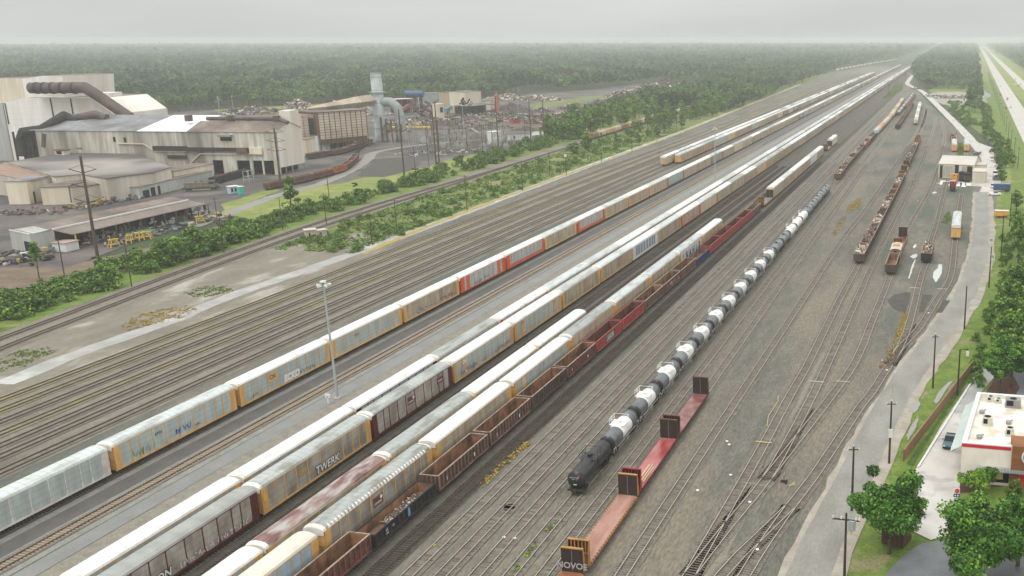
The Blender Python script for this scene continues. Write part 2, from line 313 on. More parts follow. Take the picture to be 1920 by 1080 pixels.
# crossing, puddles, weeds in the yard
strip('pale_streak', crv(px([(1325, 1095), (1372, 1000), (1425, 920), (1462, 850), (1500, 760), (1540, 660)])), .9, .9, -.10, M('pale_streak_gravel', SG(150, 143, 128), SG(134, 128, 116), .6, .9, coord='pos', detail=9, lo=.35, hi=.65, speck=.3), 'pale dusty streak between two yard tracks', .45)
sheet('dirt_crossing', px([(1664, 562), (1676, 552), (1700, 547), (1722, 552), (1745, 552), (1770, 562), (1792, 564), (1796, 576), (1772, 586), (1735, 585), (1700, 586), (1680, 580), (1670, 571)]), -.036, m_dark, 'dark cinder crossing over the two curved tracks', 'crossing', .35, 2)
PUD = [('largest puddle, between the curved tracks beside the loaded gondola', [(1754, 529), (1749, 520), (1750, 510), (1758, 503), (1760, 495), (1767, 496), (1766, 510), (1762, 520), (1756, 528)]),
       ('round puddle left of the loaded gondola', [(1706, 481), (1712, 477), (1720, 476), (1719, 482), (1712, 485)]),
       ('thin streak puddle left of the loaded gondola', [(1703, 522), (1709, 500), (1716, 485), (1717, 488), (1711, 506), (1705, 522)]),
       ('small puddle between caboose and autorack', [(1711, 462), (1717, 457), (1719, 462), (1714, 466)]),
       ('white puddle between rails beside the lead tank car', [(944, 957), (946, 948), (955, 944), (966, 946), (966, 952), (955, 958)]),
       ('tiny puddle by the shed track', [(1746, 362), (1752, 359), (1758, 361), (1752, 363)]),
       ('long puddle in the ditch beside the wooden fence', [(1750, 752), (1757, 740), (1768, 726), (1779, 716), (1790, 712), (1780, 722), (1766, 744), (1756, 758)]),
       ('ditch puddle near the road and fence', [(1700, 815), (1710, 795), (1722, 780), (1722, 790), (1712, 812), (1702, 826)]),
       ('roadside puddle by the pole with white box', [(1702, 772), (1712, 758), (1722, 750), (1726, 758), (1716, 774)]),
       ('puddle pool at the road bend', [(1815, 570), (1822, 560), (1836, 562), (1840, 568), (1828, 572)])]
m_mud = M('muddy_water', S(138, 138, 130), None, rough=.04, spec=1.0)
for lb, pp in PUD: sheet('puddle', px(pp), -.012 if 'road' not in lb or 'near' in lb else -.02, m_mud if any(q in lb for q in ('ditch', 'road', 'fence')) else m_water, lb, 'puddle', .12, .6)
WD = [('green weeds between the rails before the lead tank car', px([(955, 1078), (1000, 1020), (1040, 975), (1052, 962), (1058, 968), (1022, 1010), (975, 1078)]), m_lush),
      ('yellow weeds beside the curved track by the cinder crossing', px([(1652, 690), (1664, 660), (1680, 625), (1692, 590), (1702, 584), (1696, 620), (1686, 650), (1674, 672), (1660, 690)]), m_weedY),
      ('bright yellow weed patch between the tank cars and loaded gondolas', px([(1588, 396), (1590, 386), (1600, 380), (1606, 372), (1614, 372), (1614, 382), (1600, 396)]), m_weedY),
      ('long ochre weed streak left of the loaded gondolas', px([(1560, 440), (1572, 415), (1582, 405), (1588, 406), (1580, 422), (1566, 442)]), m_weedO),
      ('green weeds beside the parked grey-roofed autorack', px([(1765, 418), (1770, 404), (1780, 396), (1784, 410), (1776, 420)]), m_rough),
      ('ochre weeds along the track nearest the gondolas', px([(900, 905), (945, 860), (985, 830), (1002, 826), (985, 842), (940, 880), (905, 915)]), m_weedO),
      ('rusty weeds between rails left of the red flatcar', px([(797, 1025), (806, 1018), (822, 1022), (812, 1030)]), m_weedO),
      ('grass island beyond the far freight strings', px([(1652, 185), (1670, 170), (1678, 158), (1692, 158), (1692, 168), (1670, 182)]), m_grass),
      ('grass strip between the two shed tracks', px([(1795, 305), (1797, 268), (1806, 268), (1808, 305)]), m_rough)]
# ------------------------------------------------ railway tracks: two rails, a bed and a run of sleepers each
m_railR = M('rusty_rail', S(70, 56, 46), S(86, 70, 58), 2, .7, coord='pos')
m_railS = M('worn_sheen_rail', S(178, 168, 156), S(196, 188, 176), 2, .35, coord='pos')  # worn tops; pale tone also paints the sky's reflection into the colour
m_railD = M('rail_web', S(96, 84, 72), S(116, 102, 90), 2, .8, coord='pos')
m_tie = M('weathered_tie', S(88, 81, 74), S(122, 114, 104), .9, .9, coord='pos', lo=.4, hi=.6)
m_tieD = M('dark_tie', S(46, 40, 35), S(64, 56, 49), .8, .9, coord='pos'); m_tieE = M('buried_tie', S(104, 97, 86), S(122, 114, 102), .8, .9, coord='pos')
m_tieL = M('concrete_tie', S(150, 134, 112), S(166, 150, 128), .9, .9, coord='pos')
m_bed = M('track_bed', SG(116, 110, 100), SG(138, 131, 119), .6, .9, coord='pos', detail=8, speck=.25)
def track(C, label, rail='S', tie=m_tie, tmax=620, bed=True, y0=60, tw=2.45, tz=.03, skip=.0):
    C = np.asarray(C); n = len(C); R = root('railway_track', (0, 0, 0), 0, label, 'railway track', 'tracks of the freight yard'); R['kind'] = 'structure'
    side = m_railD if rail == 'S' else m_railR
    for sgn in (-1, 1):
        a = offs(C, sgn * .755 - .05); b = offs(C, sgn * .755 + .05); V = np.zeros((4 * n, 3))
        V[0::4, :2] = a; V[1::4, :2] = a; V[2::4, :2] = b; V[3::4, :2] = b; V[1::4, 2] = V[2::4, 2] = .19; V[0::4, 2] = V[3::4, 2] = -.02
        F = []; mi = []
        for i in range(n - 1):
            p, q = 4 * i, 4 * i + 4
            F += [(p, q, q + 1, p + 1), (p + 1, q + 1, q + 2, p + 2), (p + 2, q + 2, q + 3, p + 3)]; mi += [0, 1, 0]
        link('rail', npmesh('rail', V, F, [side, m_railS if rail == 'S' else m_railR], mi), R)
    s = np.concatenate([[0], np.cumsum(np.linalg.norm(np.diff(C, axis=0), axis=1))]); L = s[-1]
    q = np.arange(.3, L, .56); X = np.interp(q, s, C[:, 0]); Y = np.interp(q, s, C[:, 1])
    D = np.stack([np.interp(q + .5, s, C[:, 0]) - np.interp(q - .5, s, C[:, 0]), np.interp(q + .5, s, C[:, 1]) - np.interp(q - .5, s, C[:, 1])], 1)
    D /= np.linalg.norm(D, axis=1)[:, None] + 1e-9; k = (Y < tmax) & (Y > y0) & (RNG.random(len(q)) >= skip); X, Y, D = X[k], Y[k], D[k]
    if len(X):
        m = len(X); J = RNG.uniform(-.1, .1, m); N = np.stack([D[:, 1], -D[:, 0]], 1); P = np.stack([X, Y], 1); V = np.zeros((m, 8, 3)); hw = tw / 2
        dz = tz + RNG.uniform(-.035, .02, m)
        for c, (sx, sy) in enumerate(((-1, -1), (1, -1), (1, 1), (-1, 1))):
            pt = P + N * (sx * hw + J)[:, None] + D * (sy * .12); V[:, c, :2] = pt; V[:, c + 4, :2] = pt; V[:, c, 2] = -.13; V[:, c + 4, 2] = dz
        base = (np.arange(m) * 8)[:, None, None]; F = (base + np.array([(4, 5, 6, 7), (0, 1, 5, 4), (1, 2, 6, 5), (2, 3, 7, 6), (3, 0, 4, 7)])[None]).reshape(-1, 4)
        tag(link('sleepers', npmesh('sleepers', V.reshape(-1, 3), F, tie), R), kind='stuff')
    if bed:
        A = offs(C, -1.5) + RNG.uniform(-.15, .15, C.shape); B = offs(C, 1.5) + RNG.uniform(-.15, .15, C.shape); V = np.zeros((2 * n, 3)); V[0::2, :2] = A; V[1::2, :2] = B; V[:, 2] = -.012
        link('ballast_bed', npmesh('ballast_bed', V, [(2 * i, 2 * i + 1, 2 * i + 3, 2 * i + 2) for i in range(n - 1)], m_bed if bed is True else bed), R)
    return R
def ln(x, y0, y1, x1=None): 
    n = max(2, int((y1 - y0) / 8)); return np.stack([np.linspace(x, x if x1 is None else x1, n), np.linspace(y0, y1, n)], 1)
TX = dict(A=-124.0, B1=-96.6, B2=-92.3, C1=-80.5, C2=-76.3, G=-72.1, K=-51.0, F=-42.9, T6=-147.0, T7=-142.2)
bedY = M('weedy_bed', SG(140, 130, 96), SG(146, 138, 114), .5, .9, coord='pos', detail=8, speck=.2, c3=SG(160, 150, 92), scale3=.05, lo3=.56, hi3=.72)
left = [(-170.6, -173.5, 1), (-165.6, -167.5, 1), (-160.4, -161.0, 0), (-155.7, -157.6, 1), (-150.9, -152.0, 0), (-146.8, -147.1, 0), (-141.5, -142.4, 0)]
for i, (xa, xb, w) in enumerate(left):
    C = crv([(xa, 50), (xa, 200), (xb, 420), (xb - .6, 700), (xb - 14, 1400), (xb - 18, 1900)])
    track(C, f'empty rusty track, {ORD[i]} from the sandy lot at far left', 'R', m_tieE, bed=bedY if w else True, tw=2.2, tz=.0)
m_tieM = M('brown_tie', S(92, 80, 70), S(112, 100, 88), .8, .9, coord='pos'); track(offs(MAIN2, 0), 'right track of the main line at far left', 'R', m_tieM, 700)
c = [i for i in range(len(MAIN2)) if MAIN2[i][1] < 330]; M1 = offs(MAIN2, -5.6)[c]; M1 = np.vstack([M1, crv([tuple(M1[-1]), (-227, 380), (-227, 440), (-228, 490)])[1:]])
track(M1, 'left track of the main line merging beyond the mill', 'R', m_tieM, 700)
track(ln(TX['A'], 50, 2450), 'track under the long autorack row left of the mast', 'R', m_tieD, 400)
track(ln(-115.4, 50, 2450), 'bare track between the two asphalt lanes', 'R', m_tieL, 600, tz=.06)
for nm, x, lb in (('B1', TX['B1'], 'track under the inner autorack row right of the mast'), ('B2', TX['B2'], 'track under the outer autorack row right of the mast')):
    track(ln(x, 50, 2400), lb, 'R', m_tieD, 400)
bd = MATS['dark_bed_gravel']
track(ln(-88.2, 50, 2300), 'dark empty track beside the outer autorack row', 'R', m_tieD, 500, bed=bd, tw=2.6)
track(ln(-84.4, 50, 2300), 'second dark empty track before the short autorack row', 'R', m_tieD, 500, bed=bd, tw=2.6)
track(ln(TX['C1'], 50, 2200), 'track under the short white autorack row', 'R', m_tieD, 500, bed=bd)
track(ln(TX['C2'], 50, 2200), 'track under the autoracks beside the gondolas', 'R', m_tieD, 500, bed=bd)
track(ln(TX['G'], 50, 1500), 'track under the empty gondola string', 'R', m_tieD, 500, bed=bd)
track(ln(-67.8, 50, 1300), 'dark track right of the empty gondolas', 'R', m_tieD, 520, tz=.06, bed=M('cinder_bed', SG(78, 73, 66), SG(96, 90, 82), .6, .9, coord='pos', detail=8, speck=.25), tw=2.7)
for x, lb in ((-63.5, 'second empty track right of the gondolas'), (-59.4, 'third empty track right of the gondolas'), (-55.2, 'empty track left of the tank cars')):
    track(ln(x, 50, 1150), lb, 'S', m_tie, 520, skip=.25)
track(ln(TX['K'], 50, 1100), 'track under the tank car string', 'S', m_tie, 520, skip=.3)
track(ln(-47.0, 50, 900), 'empty track between tank cars and red flatcars', 'S', m_tie, 520, skip=.15)
track(ln(TX['F'], 50, 760), 'track under the bulkhead flatcars', 'S', m_tie, 520, skip=.2)
C8 = crv([(-37.7, 50), (-37.3, 101.9), (-36.9, 129.7), (-36, 173), (-34.8, 238.3), (-33.2, 324.4), (-31.2, 369.8), (-27.7, 503), (-24.4, 650), (-22, 800), (-24, 950)])
track(C8, 'curving empty track right of the flatcars', 'S', m_tie, 620, skip=.1)
C9 = crv([(-31, 50), (-29.0, 103.7), (-27.9, 131.7), (-27.4, 146), (-26.8, 169), (-26.2, 185.4), (-25.5, 240), (-24.6, 280), (-23.6, 329), (-21.7, 432), (-21.2, 513), (-20.3, 611), (-20.8, 742), (-21.3, 876), (-24, 1000)])
track(C9, 'track under the scrap-loaded gondola string', 'S', m_tie, 620, skip=.1)
C10a = crv([(-29.0, 103.7), (-26.9, 118), (-24.6, 132.4), (-23.4, 152), (-22.5, 176), (-21.2, 241), (-20.3, 288), (-18.4, 354), (-15.9, 441), (-13.6, 595), (-11.9, 745), (-12.4, 848)])
track(C10a, 'empty track right of the loaded gondolas', 'S', m_tie, 620, skip=.1)
C10b = crv([(-24.6, 132.4), (-22.6, 146), (-20.4, 161), (-18.2, 177), (-17, 187), (-16.2, 201.3), (-15.8, 218), (-15.1, 242.5), (-14.5, 268), (-14.0, 306), (-13.2, 329), (-11, 372), (-8.3, 415), (-6.2, 470), (-4.3, 571), (-3.4, 684), (-7.2, 820)])
track(C10b, 'track under the caboose and empty gondola', 'S', m_tie, 620, skip=.1)
C11 = crv([(-26, 50), (-22.2, 105.2), (-19.5, 124.7), (-17.8, 134), (-13.1, 167), (-12, 172.5), (-9.7, 190), (-7.9, 202.5), (-4.9, 216), (-2.5, 233), (-.8, 246), (.6, 254), (2.1, 267), (2.9, 285.5), (3.3, 308.5), (4.0, 340), (4.8, 369.4), (6.3, 425)])
track(C11, 'curved track under the lone grey-roofed autorack', 'S', m_tie, 430)
track(crv([(-31.5, 50), (-25.0, 104.6), (-22.3, 115), (-19.5, 124.7)]), 'short switch track joining the curved track near the road', 'S', m_tie)
C11a = crv([(-9.7, 190), (-8.2, 202.5), (-7.2, 216.3), (-6.7, 231.5), (-6.4, 244.4), (-6.2, 255), (-5.6, 275), (-5.0, 284.4), (-4.6, 312), (-3.2, 351), (-1.3, 428), (-.5, 460)])
track(C11a, 'track under the single scrap-loaded gondola', 'S', m_tie, 460)
track(crv([(1.0, 510), (2.7, 580), (4.0, 650), (3, 720)]), 'left track behind the repair shed', 'S', m_tie, 500)
track(crv([(8.0, 510), (10.1, 582), (9, 650), (4, 730)]), 'right track behind the repair shed', 'S', m_tie, 500)
# ------------------------------------------------ rolling stock
def paint(nm, c, c2=None, rough=.5, sc=.6, rnd=.08, **k): return M(nm, c, c2 or tuple(x * .8 for x in c), sc, rough, detail=5, rnd=rnd, **k)
st = (1, 1, .25)
rl_ = [(1, 1.24, .07, S(188, 188, 184), .45)]
RF = dict(white=paint('roof_white', S(243, 243, 241), S(228, 229, 226), .3, .5, .04, lines=rl_, c3=S(206, 202, 192), scale3=.5, lo3=.56, hi3=.72, stretch=(2, .5, 1)), grey=paint('roof_grey', S(160, 166, 162), S(180, 184, 180), .38, .35, .1, lines=[(1, 1.24, .07, S(120, 122, 118), .5)], c3=S(140, 140, 132), scale3=.4, stretch=(2, .5, 1)),
          lgrey=paint('roof_pale_grey', S(204, 211, 210), S(190, 198, 197), .35, .4, .08, lines=[(1, 1.24, .07, S(156, 160, 158), .5)], c3=S(176, 178, 172), scale3=.4, stretch=(2, .5, 1)), cream=paint('roof_cream', S(228, 224, 208), S(216, 210, 194), .4, .4, .04),
          dull=paint('roof_dull_grey', S(150, 152, 146), S(168, 170, 164), .45, .4, .07),
          rusty=M('roof_rusty', S(120, 84, 80), S(178, 174, 170), .7, .6, detail=7, lo=.42, hi=.6, stretch=(1.2, .35, 1), c3=S(150, 118, 110), scale3=.6))
m_cap = paint('hood_cap', S(228, 226, 218), S(206, 202, 192), .8, .6, .05)
seam = lambda a: [(2, .98, .035, S(70, 70, 66), a), (1, 1.21, .03, S(84, 84, 80), a * .6)]
PN = dict(galv=paint('panel_galvanised', S(184, 194, 192), S(166, 174, 170), .5, .8, .06, stretch=st, lines=seam(.7)),
          blue=paint('panel_bluish', S(176, 196, 208), S(160, 178, 188), .5, .8, .04, stretch=st, lines=seam(.5)),
          tan=paint('panel_dirty_tan', S(186, 178, 162), S(160, 148, 130), .6, .7, .09, stretch=st, lines=seam(.8), c3=S(152, 136, 116), scale3=.5),
          tall=paint('panel_weathered', S(184, 180, 170), S(142, 130, 118), .6, .5, .06, stretch=(1, 1, .5), lines=seam(.8)),
          white=paint('panel_white', S(222, 224, 222), S(206, 208, 206), .5, .8, .03, stretch=st, lines=seam(.4)),
          cream=paint('panel_cream', S(222, 206, 182), S(190, 172, 148), .5, .8, .04, stretch=st))
FR = dict(yellow=paint('frame_yellow', S(228, 184, 118), S(212, 164, 98), .5, 1.2, .07, stretch=st), tan=paint('frame_tan', S(206, 176, 132), S(186, 156, 114), .6, 1.2, .08, stretch=st),
          brown=paint('frame_oxide_red', S(110, 46, 46), S(92, 40, 40), .6, 1, .06), orange=paint('frame_orange', S(222, 100, 56), S(200, 90, 50), .5, 1, .06),
          white=paint('frame_white', S(224, 220, 214), S(200, 190, 182), .5, 1, .03), grey=paint('frame_grey', S(150, 148, 142), S(128, 124, 118), .6, 1, .05))
m_under = paint('car_underframe', S(46, 42, 38), S(62, 54, 46), .8, 1.5, .1)
m_wheel = M('wheel_steel', S(54, 48, 44), S(78, 70, 64), 3, .6)
m_truck = M('truck_frame', S(48, 42, 38), S(70, 60, 52), 2, .8)
def wheelset_mesh():
    b = MB()
    for sx in (-1, 1): b.tube((sx * .69, 0, .42), (sx * .82, 0, .42), .42, .42, 14)
    b.tube((-.8, 0, .42), (.8, 0, .42), .08, .08, 8); return b.mesh('wheelset', m_wheel)
def truck_mesh():
    b = MB()
    for sx in (-1, 1):
        b.box(sx * .98 - .09, sx * .98 + .09, -1.15, 1.15, .38, .62); b.box(sx * .98 - .07, sx * .98 + .07, -.55, .55, .2, .4)
    return b.box(-1.05, 1.05, -.2, .2, .45, .72).mesh('truck', m_truck)
ME_WS, ME_TR = wheelset_mesh(), truck_mesh()
def trucks(R, d, z=.19, wb=.82):
    for sy in (-1, 1):
        t = link('truck', ME_TR, R); t.location = (0, sy * d, z)
        for q in (-1, 1): w = link('wheelset', ME_WS, t); w.location = (0, q * wb, 0)
def roof_prof(w, z, h): return [(-w, z), (-w * .93, z + h * .42), (-w * .62, z + h * .8), (-w * .3, z + h * .96), (0, z + h), (w * .3, z + h * .96), (w * .62, z + h * .8), (w * .93, z + h * .42), (w, z)]
RH, RZ = .72, 4.82
def rack_roof(b, m, full=True, cap=0):
    P = roof_prof(1.53, RZ, RH); secs = []
    ys = [(-13.28, .78, -.1), (-13.1, .93, -.03), (-12.7, 1, 0)] + ([(y, 1, 0) for y in np.linspace(-11, 11, 9)] if full else []) + [(12.7, 1, 0), (13.1, .93, -.03), (13.28, .78, -.1)]
    for y, s, dz in ys: secs.append([(x * (1 if s == 1 else .985), y, RZ + (z - RZ) * s + dz) for x, z in P])
    b.loft(secs[:3], m + cap); b.loft(secs[2:-2], m); b.loft(secs[-3:], m + cap)
    for sy in (-1, 1):
        e = secs[0] if sy < 0 else secs[-1]
        lo = [(p[0], p[1], 4.2) for p in e]; b.loft([e, lo] if sy < 0 else [lo, e], m + cap)
    if full:
        for y in np.linspace(-12.4, 12.4, 21): b.loft([[(x, y - .035, z + .02) for x, z in P], [(x, y + .035, z + .02) for x, z in P]], m)
    return b
POSTS = [-11.9, -9.9, -8.2, -5.6, -3.0, 0, 3.0, 5.6, 8.2, 9.9, 11.9]
def rack_meshes():
    r = rack_roof(MB(), 0, True, 1).mesh('roof', [RF['white'], RF['white']])
    b = MB()
    for sx in (-1, 1): b.box(sx * 1.46 - .03, sx * 1.46 + .03, -11.9, 11.9, 1.1, 4.86)
    p = b.mesh('side_panels', PN['galv']); b = MB()
    for sx in (-1, 1):
        b.box(sx * 1.5 - .06, sx * 1.5 + .06, -13.15, 13.15, .84, 1.14); b.box(sx * 1.505 - .03, sx * 1.505 + .03, -11.95, 11.95, 4.72, 4.84)
        for y in POSTS:
            b.box(sx * 1.50 - .04, sx * 1.50 + .04, y - .075, y + .075, 1.16, 4.72)
            b.add([(sx * 1.545, y - .26, 1.16), (sx * 1.545, y + .26, 1.16), (sx * 1.545, y + .07, 1.9), (sx * 1.545, y - .07, 1.9)], [(0, 1, 2, 3) if sx > 0 else (3, 2, 1, 0)])
            b.add([(sx * 1.545, y - .2, 4.72), (sx * 1.545, y + .2, 4.72), (sx * 1.545, y + .07, 4.55), (sx * 1.545, y - .07, 4.55)], [(3, 2, 1, 0) if sx > 0 else (0, 1, 2, 3)])
        for sy in (-1, 1):
            b.box(sx * 1.49 - .05, sx * 1.49 + .05, min(sy * 11.95, sy * 13.1), max(sy * 11.95, sy * 13.1), 1.16, 4.8)
            for q in (12.25, 12.6, 13.05): b.box(sx * 1.55 - .04, sx * 1.55 + .04, sy * q - .05, sy * q + .05, 1.16, 4.75)
    f = b.mesh('frame', FR['yellow']); b = MB()
    for sx in (-1, 1):
        b.box(min(sx * .03, sx * 1.44), max(sx * .03, sx * 1.44), -.05, .05, .95, 4.5)
        for x in np.linspace(.15, 1.35, 5): b.box(sx * x - .035, sx * x + .035, -.1, .1, .95, 4.5)
    b.box(-1.44, 1.44, -.12, .12, 2.65, 2.8); d = b.mesh('end_door', FR['yellow'])
    b = MB().box(-1.3, 1.3, -12.9, 12.9, .72, .95).box(-.25, .25, -13.5, 13.5, .6, .82)
    for y in (-4, 0, 4): b.box(-.9, .9, y - .8, y + .8, .45, .74)
    return r, p, f, d, b.mesh('underframe', m_under)
ME_RACK = rack_meshes()
def rack_far_mesh():
    b = rack_roof(MB(), 0, False)
    b.box(-1.46, 1.46, -12.0, 12.0, 1.1, 4.85, 1)
    for sy in (-1, 1): b.box(-1.48, 1.48, min(sy * 12.0, sy * 13.1), max(sy * 12.0, sy * 13.1), 1.1, 4.6, 2)
    for sx in (-1, 1): b.box(sx * 1.5 - .05, sx * 1.5 + .05, -13.1, 13.1, .8, 1.15, 2)
    for sx in (-1, 1):
        for y in POSTS[::2]: b.box(sx * 1.49 - .03, sx * 1.49 + .03, y - .1, y + .1, 1.15, 4.75, 2)
    for sy in (-1, 1): b.box(-1.0, 1.0, sy * 9.2 - 1.2, sy * 9.2 + 1.2, .15, .8, 3)
    b.box(-.6, .6, -13.4, 13.4, .62, .85, 3); return b
B_FAR = rack_far_mesh(); ME_FAR = B_FAR.mesh('distant_rack', [RF['white'], PN['tan'], FR['tan'], m_under])
m_blk = M('black_lettering', S(40, 40, 42)); m_wht = M('white_lettering', S(232, 232, 230)); m_red = M('red_lettering', S(176, 48, 44))
m_gfB = M('graffiti_blue', S(96, 118, 176)); m_gfT = M('graffiti_teal', S(96, 176, 178)); m_gfM = M('graffiti_maroon', S(120, 50, 70)); m_gfP = M('graffiti_pink', S(206, 150, 168)); m_gfG = M('graffiti_green', S(120, 150, 118))
def text(nm, word, R, loc, size, mat, off=0.0, rot=(PI / 2, 0, PI / 2), ext=.004, shear=0.0):
    cu = bpy.data.curves.new(nm, 'FONT'); cu.body = word; cu.size = size; cu.offset = off; cu.extrude = ext; cu.align_x = 'CENTER'; cu.align_y = 'CENTER'; cu.shear = shear
    cu.materials.append(mat); cu.resolution_u = 3; t_ = bpy.data.objects.new('tmp', cu); me = bpy.data.meshes.new_from_object(t_); bpy.data.objects.remove(t_); bpy.data.curves.remove(cu); o = link(nm, me, R); o.location = loc; o.rotation_euler = rot; return o
def bubble(word, R, y, z, size, m_out, m_in, x=1.6):       # spray-painted word: fat outline with a fill over it
    a = text('graffiti', word, R, (x, y, z), size, m_out, size * .085, shear=.15); b = text('graffiti_fill', word, a, (0, 0, .012), size, m_in, size * .022, (0, 0, 0), shear=.15); return a
def scrawl(R, y0, y1, z0, z1, mat, seed, x=1.6, w=.1):
    r = random.Random(seed); b = MB(); y = y0
    while y < y1:
        p = [(y + r.uniform(0, .5), r.uniform(z0, z1)) for _ in range(r.randint(3, 5))]
        for (a, c), (d, e) in zip(p[:-1], p[1:]): b.bar((x, a, c), (x, d, e), .012, w * .62)
        y += r.uniform(.35, .7)
    return b.build('graffiti', mat, R)
def plate(R, y, z, w, h, mat, x=1.56): return MB().box(x, x + .03, y - w / 2, y + w / 2, z - h / 2, z + h / 2).build('logo_plate', mat, R)
m_plO = paint('plate_tan', S(226, 178, 122), None, .5, 1, 0); m_plB = M('plate_brown', S(112, 58, 58)); m_plY = M('plate_yellow', S(232, 190, 70))
def extra(R, kind):
    for k in kind.split('+'):
        if k == 'cn': plate(R, -4.3, 3.5, 2.3, 1.5, m_plO); text('lettering', 'CN', R, (1.6, -4.3, 3.5), 1.15, M('cn_brown', S(104, 66, 50)), .03)
        elif k == 'cnw': plate(R, -8.9, 3.0, 1.5, 3.4, m_plO); text('lettering', 'CN', R, (1.6, -8.9, 3.9), 1.0, m_wht, .03)
        elif k == 'csx': text('lettering', 'CSX', R, (1.6, -4.3, 3.4), 1.0, M('csx_yellow', S(214, 168, 76)), .03)
        elif k == 'cr':
            plate(R, -1.4, 3.3, 2.2, 1.3, m_plB); text('lettering', 'CONRAIL', R, (1.6, -1.5, 3.05), .42, m_wht, .01); MB().tube((1.595, -.7, 3.6), (1.6, -.7, 3.6), .3, .3, 12).build('emblem', m_wht, R)
        elif k == 'cr2': plate(R, 8.6, 3.5, 2.0, 1.1, m_plB); text('lettering', 'CONRAIL', R, (1.6, 8.6, 3.4), .38, m_wht, .01)
        elif k == 'twerk': bubble('TWERK', R, 1.4, 2.0, 1.7, m_blk, m_wht)
        elif k == 'echo': bubble('ECKO', R, 1.0, 1.9, 1.7, m_wht, m_wht); scrawl(R, 3.2, 8.5, 1.3, 2.2, m_blk, 5); scrawl(R, -10.8, -8.6, 1.3, 2.1, m_blk, 6)
        elif k == 'ups': plate(R, -9.2, 3.6, 1.5, 1.9, m_plY); plate(R, -9.2, 3.7, .9, 1.1, M('shield', S(206, 180, 190)), 1.58)
        elif k == 'redmk':
            for yy in (-8.9, 8.9): plate(R, yy, 2.95, 1.4, 3.6, m_plO); text('lettering', 'CP', R, (1.6, yy, 4.0), .8, m_red, .02)
        elif k == 'small': text('lettering', 'ETTX', R, (1.55, -4.4, 3.5), .62, m_blk, .01)
        elif k == 'orb':
            for yy, w_ in ((-8.9, 1.6), (8.9, 1.6), (-11.5, 1.0), (11.6, 1.0)): MB().box(1.49, 1.52, yy - w_ / 2, yy + w_ / 2, 1.15, 4.75).build('orange_band', FR['orange'], R)
        elif k == 'orl': MB().box(1.49, 1.515, -11.9, 11.9, 1.14, 1.75).build('orange_band', FR['orange'], R); MB().box(1.49, 1.52, -12, -10.9, 1.15, 4.75).build('orange_band', FR['orange'], R)
        elif k == 'yel': plate(R, -12.5, 3.2, .7, .8, m_plY, 1.62)
        elif k == 'whb': bubble('UNISON', R, -5.5, 1.9, 1.5, m_blk, m_wht); scrawl(R, -2, 11, 1.3, 2.2, m_wht, 9, w=.16)
        elif k == 'gf1': scrawl(R, -8, -3.5, 1.3, 2.5, m_gfB, 21, w=.14); scrawl(R, -8, -3.6, 1.4, 2.3, m_wht, 22); scrawl(R, -2, 3, 1.4, 2.4, m_gfP, 23, w=.12); scrawl(R, 4, 10.5, 1.4, 2.7, m_gfM, 24, w=.13)
        elif k == 'gf2': scrawl(R, -6, -1.5, 1.3, 2.3, m_gfT, 31, w=.18); scrawl(R, -.5, 2.5, 1.5, 2.6, m_gfT, 32, w=.2)
        elif k == 'gf3': scrawl(R, -10, -6, 1.3, 3.0, m_gfG, 41, w=.14); scrawl(R, -1, 2, 1.7, 3.1, m_gfB, 42, w=.2); scrawl(R, 3, 4.4, 1.4, 2.2, m_red, 43)
        elif k == 'gf4': scrawl(R, -10.5, -4.5, 1.2, 2.6, m_gfB, 51, w=.2); scrawl(R, -10, -4.6, 1.3, 2.4, m_wht, 52, w=.09); scrawl(R, 4, 11, 1.3, 2.5, m_gfM, 53, w=.12); scrawl(R, -2, 0, 1.4, 2.2, m_blk, 54)
        elif k == 'gf5': scrawl(R, -3, 9, 1.25, 1.9, m_wht, 61, w=.08)
        elif k == 'gf6': scrawl(R, 2, 8, 1.3, 2.0, M('graffiti_yellowgreen', S(168, 166, 110)), 71, w=.14)
        elif k == 'gf7': scrawl(R, -9, -5, 1.3, 2.3, m_gfT, 81, w=.16)
        elif k == 'bigb': [text('graffiti', w, R, (1.6, y, 2.7), 3.2, m_blk, .05) for w, y in (('J', -9.5), ('N', -5.6), ('A', -1.8), ('H', 2.0), ('L', 5.6), ('T', 9.2))]
        elif k == 'win': [MB().box(1.49, 1.51, y - 1, y + 1, 1.6, 4.4).build('vent_panel', M('vent_blue', S(130, 146, 160)), R) for y in (-9.05, -6.9, -4.3, -1.5, 1.5, 4.3, 6.9, 9.05)]
        elif k == 'drip': # white worn scallops along the right roof edge
            b = MB(); r = random.Random(4)
            for y in np.arange(-12, 12, .75): b.add([(1.545, y - .3, 4.84), (1.545, y + .3, 4.84), (1.44, y + .2, 5.14), (1.1, y + r.uniform(-.05, .15), 5.34), (1.44, y - .2, 5.14)], [(0, 1, 2, 4), (4, 2, 3)])
            b.build('roof_edge_trim', RF['white'], R)
AR_PROTO = {}
def autorack(x, y, roof, panel, frame, ex, label, group, rz=0):
    R = root('autorack', (x, y, 0), rz, label, 'autorack', group)
    for nm, me, m in (('roof', 0, RF[roof]), ('side_panels', 1, PN[panel]), ('frame', 2, FR[frame])):
        o = link(nm, ME_RACK[me], R); setmat(o, 0, m)
        if me == 0: setmat(o, 1, m_cap if roof != 'dull' else m)
    for sy in (-1, 1):
        o = link('end_door', ME_RACK[3], R); o.location.y = sy * 13.02; setmat(o, 0, FR['yellow' if frame == 'white' and False else frame])
    link('underframe', ME_RACK[4], R); trucks(R, 9.4)
    if ex: extra(R, ex)
    return R
RWORD = dict(white='white', grey='grey', lgrey='pale grey', cream='cream', dull='dull grey', rusty='rust-stained')
FWORD = dict(yellow='yellow', tan='tan', brown='oxide-red', orange='orange', white='white', grey='grey')
